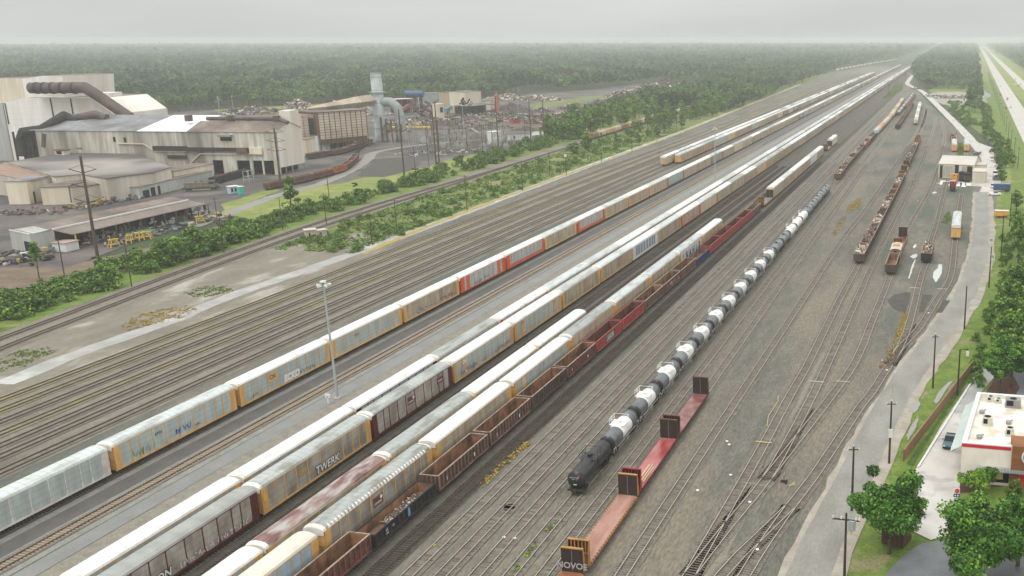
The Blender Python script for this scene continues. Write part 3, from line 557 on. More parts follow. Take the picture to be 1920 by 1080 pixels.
XWORD = dict(cn='tan logo panel', cnw='tan letter band', csx='yellow letters', cr='brown logo panel', twerk='', echo='', ups='yellow shield panel', redmk='red marks', bigb='giant black letters', win='blue vent panels', whb='white graffiti', drip='', small='')
def rack_rows():
    U = lambda *a: a
    rows = dict(
      A=(TX['A'], 98.2, 27.25, 84, 'row left of the mast', [('lgrey', 'galv', 'white', ''), ('lgrey', 'galv', 'yellow', 'small+gf3'), ('white', 'galv', 'yellow', 'cn+echo'), ('white', 'galv', 'yellow', 'small'), ('white', 'tan', 'yellow', 'gf1'), ('white', 'galv', 'orange', 'orb+gf2'), ('white', 'galv', 'orange', 'orl'), ('lgrey', 'tan', 'yellow', 'gf5'), ('white', 'galv', 'orange', 'orl'), ('lgrey', 'tan', 'yellow', 'gf5'), ('white', 'tan', 'yellow', ''), ('lgrey', 'tan', 'yellow', ''), ('white', 'galv', 'grey', 'gf6')]),
      B1=(TX['B1'], 93.2, 27.0, 80, 'inner row right of the mast', [('white', 'galv', 'yellow', ''), ('white', 'galv', 'tan', ''), ('white', 'galv', 'brown', ''), ('grey', 'galv', 'tan', ''), ('white', 'galv', 'orange', ''), ('lgrey', 'galv', 'tan', ''), ('lgrey', 'tan', 'tan', ''), ('white', 'galv', 'tan', ''), ('lgrey', 'tan', 'tan', '')]),
      B2=(TX['B2'], 90.9, 27.05, 80, 'outer row right of the mast', [('dull', 'tall', 'brown', 'whb'), ('grey', 'tall', 'yellow', 'csx+twerk+yel'), ('grey', 'tall', 'brown', 'cr+cr2+gf6'), ('white', 'galv', 'yellow', 'cnw+gf4'), ('white', 'galv', 'yellow', 'redmk'), ('lgrey', 'tan', 'yellow', 'gf7+gf6'), ('lgrey', 'tan', 'yellow', 'gf5'), ('white', 'white', 'white', 'win'), ('lgrey', 'tan', 'tan', ''), ('white', 'tan', 'orange', '')]),
      C1=(TX['C1'], 77.0, 27.1, 5, 'short row of five', [('white', 'galv', 'yellow', ''), ('rusty', 'tall', 'yellow', ''), ('grey', 'galv', 'yellow', ''), ('white', 'galv', 'yellow', ''), ('white', 'galv', 'tan', '')]),
      C2=(TX['C2'], 81.7, 27.7, 9, 'row beside the empty gondolas', [('cream', 'blue', 'yellow', ''), ('grey', 'tall', 'yellow', 'cr+drip'), ('white', 'tan', 'yellow', ''), ('white', 'galv', 'yellow', 'ups'), ('grey', 'tan', 'yellow', ''), ('lgrey', 'tan', 'yellow', ''), ('lgrey', 'tan', 'yellow', ''), ('lgrey', 'white', 'tan', 'bigb'), ('white', 'tan', 'yellow', '')]),
      E=(TX['G'], 405.0, 26.9, 6, 'row beyond the empty gondolas', [('white', 'tan', 'tan', ''), ('lgrey', 'tan', 'tan', 'gf5'), ('white', 'tan', 'yellow', ''), ('white', 'tan', 'tan', ''), ('lgrey', 'white', 'white', ''), ('white', 'tan', 'tan', '')]),
      D1=(TX['T6'], 499.5, 27.2, 48, 'leftmost far row', [('white', 'cream', 'tan', 'gf5'), ('lgrey', 'tan', 'tan', '')]),
      D2=(TX['T7'], 511.0, 27.2, 49, 'second far row from left', [('lgrey', 'tan', 'yellow', 'gf5'), ('lgrey', 'tan', 'yellow', ''), ('grey', 'tan', 'yellow', ''), ('lgrey', 'galv', 'white', 'gf7'), ('white', 'cream', 'yellow', ''), ('white', 'tan', 'yellow', '')]))
    L = []
    for rn, (x, y, p, n, ph, sp) in rows.items():
        r = random.Random(rn)
        for k in range(n):
            s = sp[k] if k < len(sp) else (r.choices(['white', 'lgrey', 'grey', 'dull'], [.42, .33, .15, .1])[0], r.choices(['tan', 'galv', 'cream'], [.72, .16, .12])[0], r.choices(['tan', 'yellow', 'grey', 'brown'], [.55, .25, .12, .08])[0], '')
            L.append((y + k * p, x, s, rn, k, ph))
    L.sort(); fv = []; ff = []; fm = []
    GRP = 'autoracks parked in the yard'
    for i, (y, x, s, rn, k, ph) in enumerate(L):
        desc = f"{RWORD[s[0]]}-roofed autorack"
        xw = [XWORD[q] for q in s[3].split('+') if XWORD.get(q)]
        if y < 560:
            ex = f"{FWORD[s[2]]} framed, " + (f"{xw[0]}, " if xw else '')
            autorack(x, y, *s, f"{desc}, {ex}{nth(k)} up the {ph}", GRP)
        elif i < 300:
            o = link('autorack', ME_FAR, None); o.location = (x, y, 0)
            for q, m in enumerate((RF[s[0]], PN[s[1]], FR[s[2]])): setmat(o, q, m)
            tag(o, f"{desc}, {nth(k)} from the near end of the {ph}" if y < 1000 else f"tiny {desc} far up the {ph}", 'autorack', GRP)
        else:
            sl = {'white': 0, 'lgrey': 4, 'grey': 5, 'dull': 5}[s[0]]; o0 = len(fv); fv += [(a + x, b + y, c) for a, b, c in B_FAR.v]
            ff += [tuple(q + o0 for q in f) for f in B_FAR.f]; fm += [sl if m == 0 else m for m in B_FAR.m]
    b = MB(); b.v, b.f, b.m = fv, ff, fm
    if fv: tag(b.build('far_autoracks', [RF['white'], PN['tan'], FR['tan'], m_under, RF['lgrey'], RF['grey']]), 'hazy farthest autoracks merging into the distance', 'autoracks', GRP, 'stuff')
rack_rows()
autorack(TX['G'], 608, 'white', 'white', 'yellow', '', 'white autorack with yellow end standing alone past the flatcar', 'autoracks parked in the yard')
autorack(3.95, 336, 'lgrey', 'tan', 'yellow', '', 'lone autorack with tan doors parked beside the access road', 'autoracks parked in the yard', -.022)
autorack(2.9, 598, 'lgrey', 'tan', 'yellow', '', 'left grey-roofed autorack behind the repair shed', 'autoracks parked in the yard')
autorack(10.1, 600, 'lgrey', 'tan', 'yellow', '', 'right grey-roofed autorack behind the repair shed', 'autoracks parked in the yard')
# ---- gondolas
GC = dict(rust=paint('gon_rust', S(118, 76, 64), S(92, 62, 54), .8, .8, .08, c3=S(70, 44, 38), scale3=1.2), brown=paint('gon_brown', S(98, 74, 64), S(76, 58, 50), .8, .8, .1), dark=paint('gon_dark', S(92, 76, 70), S(74, 62, 58), .8, .8, .1),
          red=paint('gon_red', S(168, 76, 70), S(138, 64, 60), .6, .8, .07), black=paint('gon_black', S(36, 36, 38), S(48, 46, 46), .6, .8, .1), blue=paint('gon_blue', S(62, 74, 124), S(54, 62, 100), .6, .8, .05),
          grey=paint('gon_grey', S(96, 96, 94), S(76, 74, 72), .7, .8, .08), orange=paint('gon_orange', S(186, 108, 56), S(150, 84, 46), .7, .8, .06), maroon=paint('gon_maroon', S(118, 72, 68), S(94, 60, 58), .7, .8, .08), tan=paint('gon_tan', S(206, 176, 132), S(184, 152, 112), .7, .8, .06))
GR_ = dict(GC); GR_.update(brown=paint('rib_brown', S(150, 120, 104), S(116, 90, 78), .8, .8, .08), dark=paint('rib_dark', S(108, 88, 80), S(86, 72, 66), .8, .8, .08), maroon=paint('rib_maroon', S(138, 92, 86), S(110, 76, 72), .8, .8, .08), rust=paint('rib_rust', S(142, 92, 78), S(110, 74, 64), .8, .8, .08), red=paint('rib_red', S(188, 94, 86), S(162, 80, 74), .8, .8, .05), black=paint('rib_black', S(60, 60, 62), S(48, 48, 48), .8, .8, .05))  # rib copies of the body paints, lighter so relief shading sits in the colour
m_gin = M('gondola_inside_rust', S(158, 118, 86), S(116, 86, 66), .5, .9, detail=7, c3=S(88, 66, 54), scale3=.35, rnd=.1)
m_gfl = M('gondola_floor', S(140, 106, 82), S(110, 86, 68), .8, .95, detail=7, rnd=.15)
m_rim = M('gondola_rim', S(176, 160, 144), S(140, 120, 104), 1.5, .7)
def gon_meshes(h, rim):
    b = MB(); W = 1.42; Ln = 7.75
    for sx in (-1, 1): b.box(sx * W - .04, sx * W + .04, -Ln, Ln, .95, h)
    for sy in (-1, 1): b.box(-W, W, sy * Ln - .05, sy * Ln + .05, .95, h)
    body = b; r = MB()
    for sx in (-1, 1):
        for y in np.linspace(-Ln + .1, Ln - .1, 15): r.box(sx * (W + .12) - .1, sx * (W + .12) + .1, y - .09, y + .09, .95, h - .05)
        r.box(sx * (W + .08) - .1, sx * (W + .08) + .1, -Ln, Ln, .8, 1.05)
    for sy in (-1, 1):
        for x in (-1, -.35, .35, 1): r.box(x - .06, x + .06, sy * (Ln + .09) - .06, sy * (Ln + .09) + .06, .9, h - .1)
    t = MB()
    for sx in (-1, 1): t.box(sx * (W + .05) - .09, sx * (W + .05) + .09, -Ln - .1, Ln + .1, h - .02, h + .1)
    for sy in (-1, 1): t.box(-W + .05, W - .05, sy * (Ln + .02) - .08, sy * (Ln + .02) + .08, h - .02, h + .1)
    n = MB()
    for sx in (-1, 1): n.box(sx * (W - .06) - .01, sx * (W - .06) + .01, -Ln + .06, Ln - .06, 1.0, h - .03)
    for sy in (-1, 1): n.box(-W + .08, W - .08, sy * (Ln - .07) - .01, sy * (Ln - .07) + .01, 1.0, h - .03)
    for sx in (-1, 1):
        for y in np.linspace(-Ln + 1, Ln - 1, 8): n.box(sx * (W - .09) - .03, sx * (W - .09) + .03, y - .05, y + .05, 1.0, h - .2)
    f = MB().box(-W + .05, W - .05, -Ln + .08, Ln - .08, .92, 1.0); u = MB().box(-.35, .35, -8.2, 8.2, .55, .9).box(-1.1, 1.1, -4.5, 4.5, .6, .9)
    return [body.mesh('body', GC['brown']), r.mesh('ribs', GC['brown']), t.mesh('top_rim', rim), n.mesh('inner_lining', m_gin), f.mesh('floor', m_gfl), u.mesh('underframe', m_under)]
ME_G = {3.15: gon_meshes(3.15, m_rim), 2.45: gon_meshes(2.45, GC['black'])}
def gondola(x, y, col, label, h=3.15, rz=0, rim=None, grp='open gondola cars', near=True, lining=None):
    R = root('gondola', (x, y, 0), rz, label, 'gondola', grp)
    for me, nm in zip(ME_G[h], ('body', 'ribs', 'top_rim', 'inner_lining', 'floor', 'underframe')):
        o = link(nm, me, R)
        if nm == 'body': setmat(o, 0, GC[col])
        if nm == 'ribs': setmat(o, 0, GR_[col])
        if nm == 'top_rim': setmat(o, 0, m_rim if rim == 0 or col in ('brown', 'dark', 'maroon', 'rust') else GC[col])
        if nm == 'inner_lining' and lining: setmat(o, 0, lining)
    if near: trucks(R, 6.0)
    else:
        for sy in (-1, 1): t = link('truck', ME_TR, R); t.location = (0, sy * 6.0, .19)
    return R
SCRAP = [M('scrap_rust', S(150, 124, 106), S(112, 92, 80), 1.5, .8), M('scrap_pale', S(224, 218, 206), S(190, 182, 170), 1.5, .7), M('scrap_dark', S(64, 58, 56), S(86, 76, 72), 1.5, .8), M('scrap_tan', S(200, 178, 146), S(140, 118, 96), 1.5, .8), M('scrap_maroon', S(96, 62, 60), S(74, 52, 52), 1.5, .8)]
def heap(nm, x, y, z, lx, ly, hz, n, label, w=(1, 1, 1, 1, 1), rz=0, cat='scrap', size=.6, parent=None, seed=1, cone=False):
    r = random.Random(seed); b = MB(); lim = 1 if not cone else 1
    for i in range(n):
        u, v = r.uniform(-1, 1), r.uniform(-1, 1)
        if cone and u * u + v * v > 1: continue
        q = max(0, 1 - (u * u + v * v) ** .5) if cone else (1 - .35 * abs(u)) * (.75 + .25 * math.sin(v * 6 + seed))
        zz = hz * q * r.uniform(.75, 1.0); s = size * r.uniform(.4, 1.5); mi = r.choices(range(5), w)[0]
        a = Vector((r.uniform(-1, 1), r.uniform(-1, 1), r.uniform(-.5, .5))).normalized(); p = Vector((u * lx, v * ly, zz))
        e = p + a * s; e.x = max(-lx * lim, min(lx * lim, e.x)); e.y = max(-ly * lim, min(ly * lim, e.y)); e.z = max(.02, e.z)
        if (e - p).length > .05: b.bar(p, e, s * r.uniform(.15, .8), s * r.uniform(.05, .3), mi)
    N = 12; g = []
    for i in range(N + 1):
        g.append([(lx * .98 * (2 * j / N - 1), ly * .98 * (2 * i / N - 1), hz * .8 * (max(0, 1 - (((2 * j / N - 1) ** 2 + (2 * i / N - 1) ** 2) ** .5)) if cone else (1 - .35 * abs(2 * j / N - 1)) * (.75 + .25 * math.sin((2 * i / N - 1) * 6 + seed))) + r.uniform(-.08, .08) * size) for j in range(N + 1)])
    b.loft(g, 2)
    o = b.build(nm, SCRAP, parent); o.location = (x, y, z); o.rotation_euler.z = rz; return tag(o, label, cat, None, 'stuff')
gs = [('rust', 'rust-red'), ('black', 'low black'), ('brown', 'brown'), ('brown', 'worn brown'), ('dark', 'dark brown'), ('maroon', 'maroon'), ('red', 'bright red'), ('red', 'red'), ('brown', 'yellow-ended brown'), ('maroon', 'white-scrawled maroon'), ('brown', 'green-ended brown'), ('blue', 'low blue'), ('red', 'red'), ('red', 'red'), ('red', 'red'), ('red', 'red'), ('brown', 'last brown')]
y = 91.7
for i, (c, w) in enumerate(gs):
    R = gondola(TX['G'], y, c, f'{w} empty gondola, {nth(i)} from the near end of the long string', 2.45 if c in ('black', 'blue') else 3.15, grp='empty gondolas beside the autoracks', lining=GC['rust'] if c == 'red' else None)
    X = 1.62
    if i == 1:
        heap('scrap_debris', TX['G'], y + 2, 1.0, 1.25, 4.5, .5, 260, 'loose rubble on the floor of the low black gondola', (2, 1, 1, 2, 0), size=.3, seed=5)
        text('lettering', 'NS', R, (X, -5.2, 1.9), .6, m_wht); text('lettering', '194', R, (X, -5.1, 1.4), .45, m_wht); text('lettering', '10', R, (X, -3.6, 1.8), .5, m_wht); plate(R, .3, 1.75, .6, 1.2, M('blue_logo', S(110, 166, 206)), X - .02)
    elif i == 6: bubble('LABOR', R, 0, 2.0, 1.5, m_gfT, M('graffiti_mint', S(150, 214, 206)), X)
    elif i == 7: text('lettering', 'RAILGON', R, (X, 2.6, 2.0), .6, m_gfP)
    elif i == 9: scrawl(R, -6, 6.5, 1.4, 2.8, m_wht, 90, X, .1)
    elif i in (2, 3, 5): [plate(R, q, 1.9, .3, .6, m_wht, X - .02) for q in (-5.5, 3)]
    y += 16.5
# ---- tank cars
TK = [paint('tank_black', S(34, 34, 36), S(46, 46, 46), .32, .5, .1), paint('tank_white', S(246, 246, 243), S(232, 230, 224), .35, .5, .02), paint('tank_grey', S(120, 126, 126), S(104, 110, 110), .35, .5, .06), paint('tank_sheen_grey', S(104, 108, 110), S(86, 90, 92), .24, .5, .06)]  # last one: dark shell with the sky's reflection painted in as grey
def tank_meshes(band, dome_rail):
    R_, Ln, zc = 1.38, 5.75, 2.42
    b = MB(); q = [(-Ln - .55, .05), (-Ln - .5, .5), (-Ln - .38, .9), (-Ln - .2, 1.2), (-Ln, R_)]
    ys = sorted(set([-Ln, -2.4, 2.6, Ln])); mid = [(y_, R_) for y_ in ys]
    b.lathe(q[:-1] + [(-Ln, R_)], 24, 0, z=zc); b.lathe([(-Ln, R_), (-1.9, R_)], 24, 0 if band != 'none' else 0, z=zc); b.lathe([(-1.9, R_ + .004), (2.7, R_ + .004)], 24, 1, z=zc); b.lathe([(2.7, R_), (Ln, R_)], 24, 0, z=zc)
    b.lathe([(-p, r) for p, r in q[::-1]], 24, 0, z=zc); sh = b
    e = MB().lathe([(Ln - .02, R_ + .012), (Ln + .2, 1.21), (Ln + .38, .91), (Ln + .5, .51), (Ln + .56, .02)], 24, z=zc)
    e.lathe([(-Ln - .56, .02), (-Ln - .5, .51), (-Ln - .38, .91), (-Ln - .2, 1.21), (-Ln + .02, R_ + .012)], 24, z=zc); e.lathe([(Ln - .5, R_ + .012), (Ln, R_ + .012)], 24, z=zc)
    d = MB().tube((0, 0, zc + R_ - .1), (0, 0, zc + R_ + .28), .42, .42, 14).tube((0, 0, zc + R_ + .28), (0, 0, zc + R_ + .34), .5, .5, 14).tube((0, .8, zc + R_ - .1), (0, .8, zc + R_ + .2), .15, .15, 8)
    p = MB()
    z0 = zc + R_ - .12
    if dome_rail:
        for sx in (-1, 1): p.box(min(sx * .5, sx * 1.25), max(sx * .5, sx * 1.25), -1.3, 1.3, z0 - .04, z0)
        for sx in (-1, 1):
            for yy in (-1.3, 0, 1.3): p.bar((sx * 1.25, yy, z0), (sx * 1.25, yy, z0 + 1.05), .05)
            for zz in (.55, 1.05): p.bar((sx * 1.25, -1.3, z0 + zz), (sx * 1.25, 1.3, z0 + zz), .05)
        for sy in (-1, 1): p.bar((-1.25, sy * 1.3, z0 + 1.05), (1.25, sy * 1.3, z0 + 1.05), .05)
    else: 
        for sx in (-1, 1): p.box(min(sx * .45, sx * 1.0), max(sx * .45, sx * 1.0), -.8, .8, z0 - .04, z0)
    for sx in (-1, 1):
        for yy in (-.25, .25): p.bar((sx * 1.46, yy, .8), (sx * (1.3 if dome_rail else 1.0), yy, z0), .04)
    u = MB().box(-1.2, 1.2, -6.35, -5.2, .85, 1.05).box(-1.2, 1.2, 5.2, 6.35, .85, 1.05).box(-.3, .3, -6.7, 6.7, .7, 1.0)
    for sy in (-1, 1): u.box(-1.0, 1.0, sy * 4.6 - .3, sy * 4.6 + .3, .9, 1.75)
    g = MB()
    for sx in (-1, 1):
        g.bar((sx * 1.28, -6.3, 1.75), (sx * 1.28, -5.3, 1.75), .05); g.bar((sx * 1.28, 6.3, 1.75), (sx * 1.28, 5.3, 1.75), .05)
        for yy in (-6.3, -5.3, 5.3, 6.3): g.bar((sx * 1.28, yy, 1.05), (sx * 1.28, yy, 1.75), .05)
        g.bar((sx * 1.32, -4.4, 1.5), (sx * 1.32, 4.4, 1.5), .05)
    return [m_.mesh(n_, mt, sm) for m_, n_, mt, sm in ((sh, 'tank', [TK[0], TK[1]], True), (e, 'head', TK[0], True), (d, 'manway', TK[0], False), (p, 'platform', TK[1], False), (u, 'underframe', m_under, False), (g, 'handrail', TK[1], False))]
ME_T = {1: tank_meshes('band', True), 0: tank_meshes('none', False)}
def tankcar(x, y, a, b, hd, rail, label, railc=None, rz=0):
    R = root('tank_car', (x, y, 0), rz, label, 'tank car', 'tank cars in one string')
    for me, nm in zip(ME_T[rail], ('tank', 'head', 'manway', 'platform', 'underframe', 'handrail')):
        o = link(nm, me, R)
        if nm == 'tank': setmat(o, 0, TK[a]); setmat(o, 1, TK[b])
        if nm == 'head': setmat(o, 0, TK[hd])
        if nm == 'manway': setmat(o, 0, TK[b] if rail else TK[0])
        if nm in ('platform', 'handrail'): setmat(o, 0, TK[railc if railc is not None else (1 if rail else 0)])
    trucks(R, 4.6); return R
T0 = tankcar(TX['K'], 127.3, 0, 0, 0, 1, 'all-black lead tank car with white lettering on its end', 0)
text('lettering', 'UTLX 201907', T0, (-.1, -6.25, 2.95), .26, m_wht, 0, (PI / 2, 0, 0)); text('lettering', 'DOT 111', T0, (0, -6.27, 2.68), .22, m_wht, 0, (PI / 2, 0, 0))
MB().box(.35, .75, -6.2, -6.17, 3.12, 3.28).build('red_placard', M('placard_red', S(206, 66, 56)), T0); MB().box(-.25, .25, -6.31, -6.28, 1.85, 1.95).build('end_stripe', m_wht, T0)
for i in range(1, 22):
    y = 127.3 + i * 13.42
    if i <= 11: tankcar(TX['K'], y, 3 if i % 4 else 2, 1, 0, 1, f'tank car with wide white band, {nth(i)} of the string from the lettered black one')
    elif i <= 13: tankcar(TX['K'], y, 2, 2, 0, 0, f'plain grey tank car, {nth(i - 12)} behind the white-banded ones')
    elif i <= 16: tankcar(TX['K'], y, 1, 1, 0, 1, f'all-white tank car, {nth(i - 14)} of the three in the string')
    else: tankcar(TX['K'], y, 2, 2, 3, 0, f'pale grey tank car, {nth(i - 17)} past the three white ones')
# ---- bulkhead flatcars
DK = dict(red=M('deck_wet_sheen_red', S(146, 54, 52), S(186, 122, 118), .5, .22, detail=5, stretch=(1, .3, 1), lines=[(1, .42, .03, S(110, 44, 40), .6)]), brown=M('deck_wet_sheen_brown', S(150, 98, 82), S(184, 146, 132), .5, .25, detail=5, stretch=(1, .3, 1), lines=[(1, .42, .03, S(120, 76, 60), .6)]), maroon=M('deck_wet_sheen_maroon', S(112, 62, 58), S(150, 106, 100), .5, .25, detail=5, lines=[(1, .42, .03, S(80, 44, 40), .6)]), orange=M('deck_orange', S(158, 100, 66), S(136, 88, 62), .6, .5), grey=M('deck_grey', S(120, 124, 126), S(104, 106, 108), .6, .5))  # paler second colour paints sky reflection onto the wet decks
m_board = M('bulkhead_boards', S(44, 36, 34), S(58, 46, 42), .8, .6, detail=5, lines=[(2, .3, .025, S(24, 20, 20), .8)])
BH = dict(red=FR['brown'], orange=paint('bulk_orange', S(184, 136, 78), S(156, 110, 62), .5, 1, .05), crimson=paint('bulk_crimson', S(152, 34, 42), S(124, 32, 38), .5, 1, .05), brown=paint('bulk_brown', S(108, 66, 50), S(84, 52, 42), .6, 1, .05))
def flat_meshes():
    d = MB().box(-1.32, 1.32, -9.5, 9.5, .98, 1.12)
    t = MB()
    for sx in (-1, 1):
        for y in np.linspace(-8.9, 8.9, 24): t.box(min(sx * 1.32, sx * 1.52), max(sx * 1.32, sx * 1.52), y - .14, y + .14, .8, 1.1)
        t.box(sx * 1.34 - .04, sx * 1.34 + .04, -9.5, 9.5, .62, .98)
    b = MB().box(-1.4, 1.4, -.05, .05, 1.12, 4.3); g = MB().box(-.03, .03, -.09, -.05, 1.3, 4.2)
    f = MB()
    for sx in (-1, 1): f.add([(sx * 1.4 - .06, .05, 1.1), (sx * 1.4 + .06, .05, 1.1), (sx * 1.4 + .06, .9, 1.1), (sx * 1.4 - .06, .9, 1.1), (sx * 1.4 - .06, .05, 4.3), (sx * 1.4 + .06, .05, 4.3), (sx * 1.4 + .06, .3, 4.3), (sx * 1.4 - .06, .3, 4.3)], [(0, 3, 2, 1), (4, 5, 6, 7), (0, 1, 5, 4), (1, 2, 6, 5), (2, 3, 7, 6), (3, 0, 4, 7)])
    f.box(-1.46, 1.46, -.06, .32, 4.3, 4.42).box(-1.34, 1.34, .06, .2, 2.5, 2.62)
    for x in (-.95, -.5, 0, .5, .95): f.box(x - .07, x + .07, .05, .25, 1.1, 4.3)
    u = MB().box(-.5, .5, -9.3, 9.3, .55, .98).box(-.25, .25, -10.4, 10.4, .6, .85).box(-1.4, 1.4, -9.98, -9.5, .9, 1.08).box(-1.4, 1.4, 9.5, 9.98, .9, 1.08)
    return [x.mesh(n_, DK['red']) for x, n_ in ((d, 'deck'), (t, 'stake_pockets'), (b, 'bulkhead_board'), (g, 'centre_strap'), (f, 'bulkhead_frame'), (u, 'underframe'))]
ME_F = flat_meshes()
def flatcar(x, y, deck, edge, fr, label, rz=0, fr2=None):
    R = root('bulkhead_flatcar', (x, y, 0), rz, label, 'flatcar', 'bulkhead flatcars'); o = link('deck', ME_F[0], R); setmat(o, 0, DK[deck]); o = link('stake_pockets', ME_F[1], R); setmat(o, 0, BH[edge])
    o = link('underframe', ME_F[5], R); setmat(o, 0, m_under)
    for sy in (-1, 1):
        B = link('bulkhead', ME_F[4], R); B.location.y = sy * 9.45; B.rotation_euler.z = 0 if sy > 0 else PI; setmat(B, 0, BH[fr if sy < 0 else (fr2 or fr)])
        q = link('board', ME_F[2], B); setmat(q, 0, m_board); q = link('strap', ME_F[3], B); setmat(q, 0, M('steel_strap', S(130, 128, 126)))
    trucks(R, 7.4); return R
f0 = flatcar(TX['F'], 90.3, 'orange', 'orange', 'orange', 'nearest bulkhead flatcar, graffiti on its black end board')
bq = [c for c in f0.children if c.name.startswith('bulkhead') and c.location.y > 0][0]
text('graffiti', 'NOVOE', bq, (0, -.1, 2.0), 1.15, M('graffiti_grey', S(170, 168, 166)), .025, (PI / 2, 0, 0)); 
flatcar(TX['F'], 111.6, 'brown', 'orange', 'orange', 'bulkhead flatcar with wet tan deck and orange end frames')
f2 = flatcar(TX['F'], 132.6, 'red', 'red', 'crimson', 'bulkhead flatcar with wet bright red deck', fr2='brown')
tag(MB().box(-.55, -.3, -3, 3, 0, .14).box(-.1, .12, -2.6, 3.2, 0, .14).box(.3, .5, -3, 2.4, 0, .14).build('timber_planks', M('pale_timber', S(206, 178, 148), S(184, 156, 126), 1, .7)), 'pale timber planks lying on the wet red flatcar deck', 'planks').location = (TX['F'] + .5, 128.4, 1.125)
flatcar(TX['F'], 153.6, 'maroon', 'brown', 'brown', 'bulkhead flatcar with dark maroon deck, farthest of the flatcar string')
flatcar(TX['G'], 381.5, 'grey', 'orange', 'orange', 'yellow bulkhead flatcar between the gondolas and far autoracks')
flatcar(TX['G'], 583, 'grey', 'orange', 'orange', 'yellow bulkhead flatcar before the lone white autorack')
# ---- other strings placed along the surveyed curves
def along(C, y):
    x = float(np.interp(y, C[:, 1], C[:, 0])); x2 = float(np.interp(y + 2, C[:, 1], C[:, 0])); return x, -math.atan2(x2 - x, 2)
LW = ((2, 4, 2, 3, 0), (3, 0, 2, 1, 2), (2, 1, 5, 1, 1), (2, 3, 2, 4, 0), (2, 0, 3, 0, 4))
lw_n = ['pale', 'reddish', 'dark grey', 'bright', 'maroon']
y = 288.4
seq = ['S0', 'S1', 'S2', 'S3', 'S4', 'S3', 'S2', 'E', 'E', 'S0', 'E', 'F', 'F', 'S4', 'S2', 'S2', 'S1', 'S2', 'S0', 'O', 'O', 'O']
n_ = 0
for i, s in enumerate(seq):
    x, rz = along(C9, y)
    if s == 'F': y += 2.3; flatcar(x, y, 'brown', 'orange', 'orange', f'yellow bulkhead flatcar, {nth(n_)} of the pair amid the loaded gondolas', rz); n_ += 1; y += 18.8; continue
    if s[0] == 'S': gondola(x, y, 'dark', f'dark gondola heaped with {lw_n[int(s[1])]} scrap, {nth(i)} up the long loaded string', 3.15, rz, 0, 'scrap-loaded gondolas', i < 10); heap('scrap_load', x, y, 2.2, 1.3, 7.5, 1.55, 330, f'{lw_n[int(s[1])]} scrap metal heaped in the {nth(i)} gondola of the loaded string', LW[int(s[1])], rz, seed=i, size=.75)
    elif s == 'E': gondola(x, y, 'dark', f'dark empty gondola, {nth(i)} up the long loaded string', 3.15, rz, 0, 'scrap-loaded gondolas', False)
    else: gondola(x, y, 'orange', f'orange gondola, {nth(i - 19)} of three ending the loaded string', 3.15, rz, None, 'scrap-loaded gondolas', False)
    y += 16.6
x, rz = along(C10b, 276.5); gondola(x, 276.5, 'dark', 'empty gondola with pale rim coupled before the tan caboose', 3.15, rz, 0, 'open gondola cars')
x, rz = along(C10b, 292.6)
cb = root('caboose', (x, 292.6, 0), rz, 'tan caboose with pale roof between gondola and flatcar', 'caboose')
m_cb = paint('caboose_tan', S(214, 172, 124), S(196, 150, 104), .6, 1, .0); MB().box(-1.4, 1.4, -4.2, 4.2, 1.0, 3.3).build('body', m_cb, cb)
MB().loft([[(-1.65, yy, 3.3), (-.9, yy, 3.65), (0, yy, 3.75), (.9, yy, 3.65), (1.65, yy, 3.3)] for yy in (-5.2, 5.2)]).box(-1.6, 1.6, -5.15, 5.15, 3.26, 3.3).build('roof', M('caboose_roof', S(212, 202, 194), S(190, 178, 168), .6, .5), cb)
MB().box(-.4, .4, -4.24, -4.2, 1.2, 2.9).build('door', m_blk, cb); MB().box(-1.1, 1.1, -5.3, 5.3, .8, 1.0).build('platform', m_under, cb)
for yy in (-2.4, 0, 2.4): MB().box(1.4, 1.43, yy - .4, yy + .4, 2.1, 2.8).build('window', m_blk, cb)
MB().box(-.9, .9, -1.3, 1.3, 3.5, 4.3).build('cupola', m_cb, cb); MB().bar((-1.3, -5.1, 1), (-1.3, -5.1, 2.1), .06).bar((1.3, -5.1, 1), (1.3, -5.1, 2.1), .06).bar((-1.3, -5.1, 2.1), (1.3, -5.1, 2.1), .06).build('railing', m_cb, cb); trucks(cb, 3.3)
x, rz = along(C10b, 310.5); flatcar(x, 310.5, 'maroon', 'orange', 'orange', 'orange bulkhead flatcar coupled beyond the tan caboose', rz)
x, rz = along(C11a, 293.6); gondola(x, 293.6, 'black', 'single black gondola heaped with rusty scrap beside the puddles', 3.15, rz, 0, 'open gondola cars'); heap('scrap_load', x, 293.6, 2.2, 1.3, 7.5, 1.4, 330, 'rusty scrap heaped in the single black gondola', (3, 2, 3, 2, 1), rz, seed=77, size=.75)
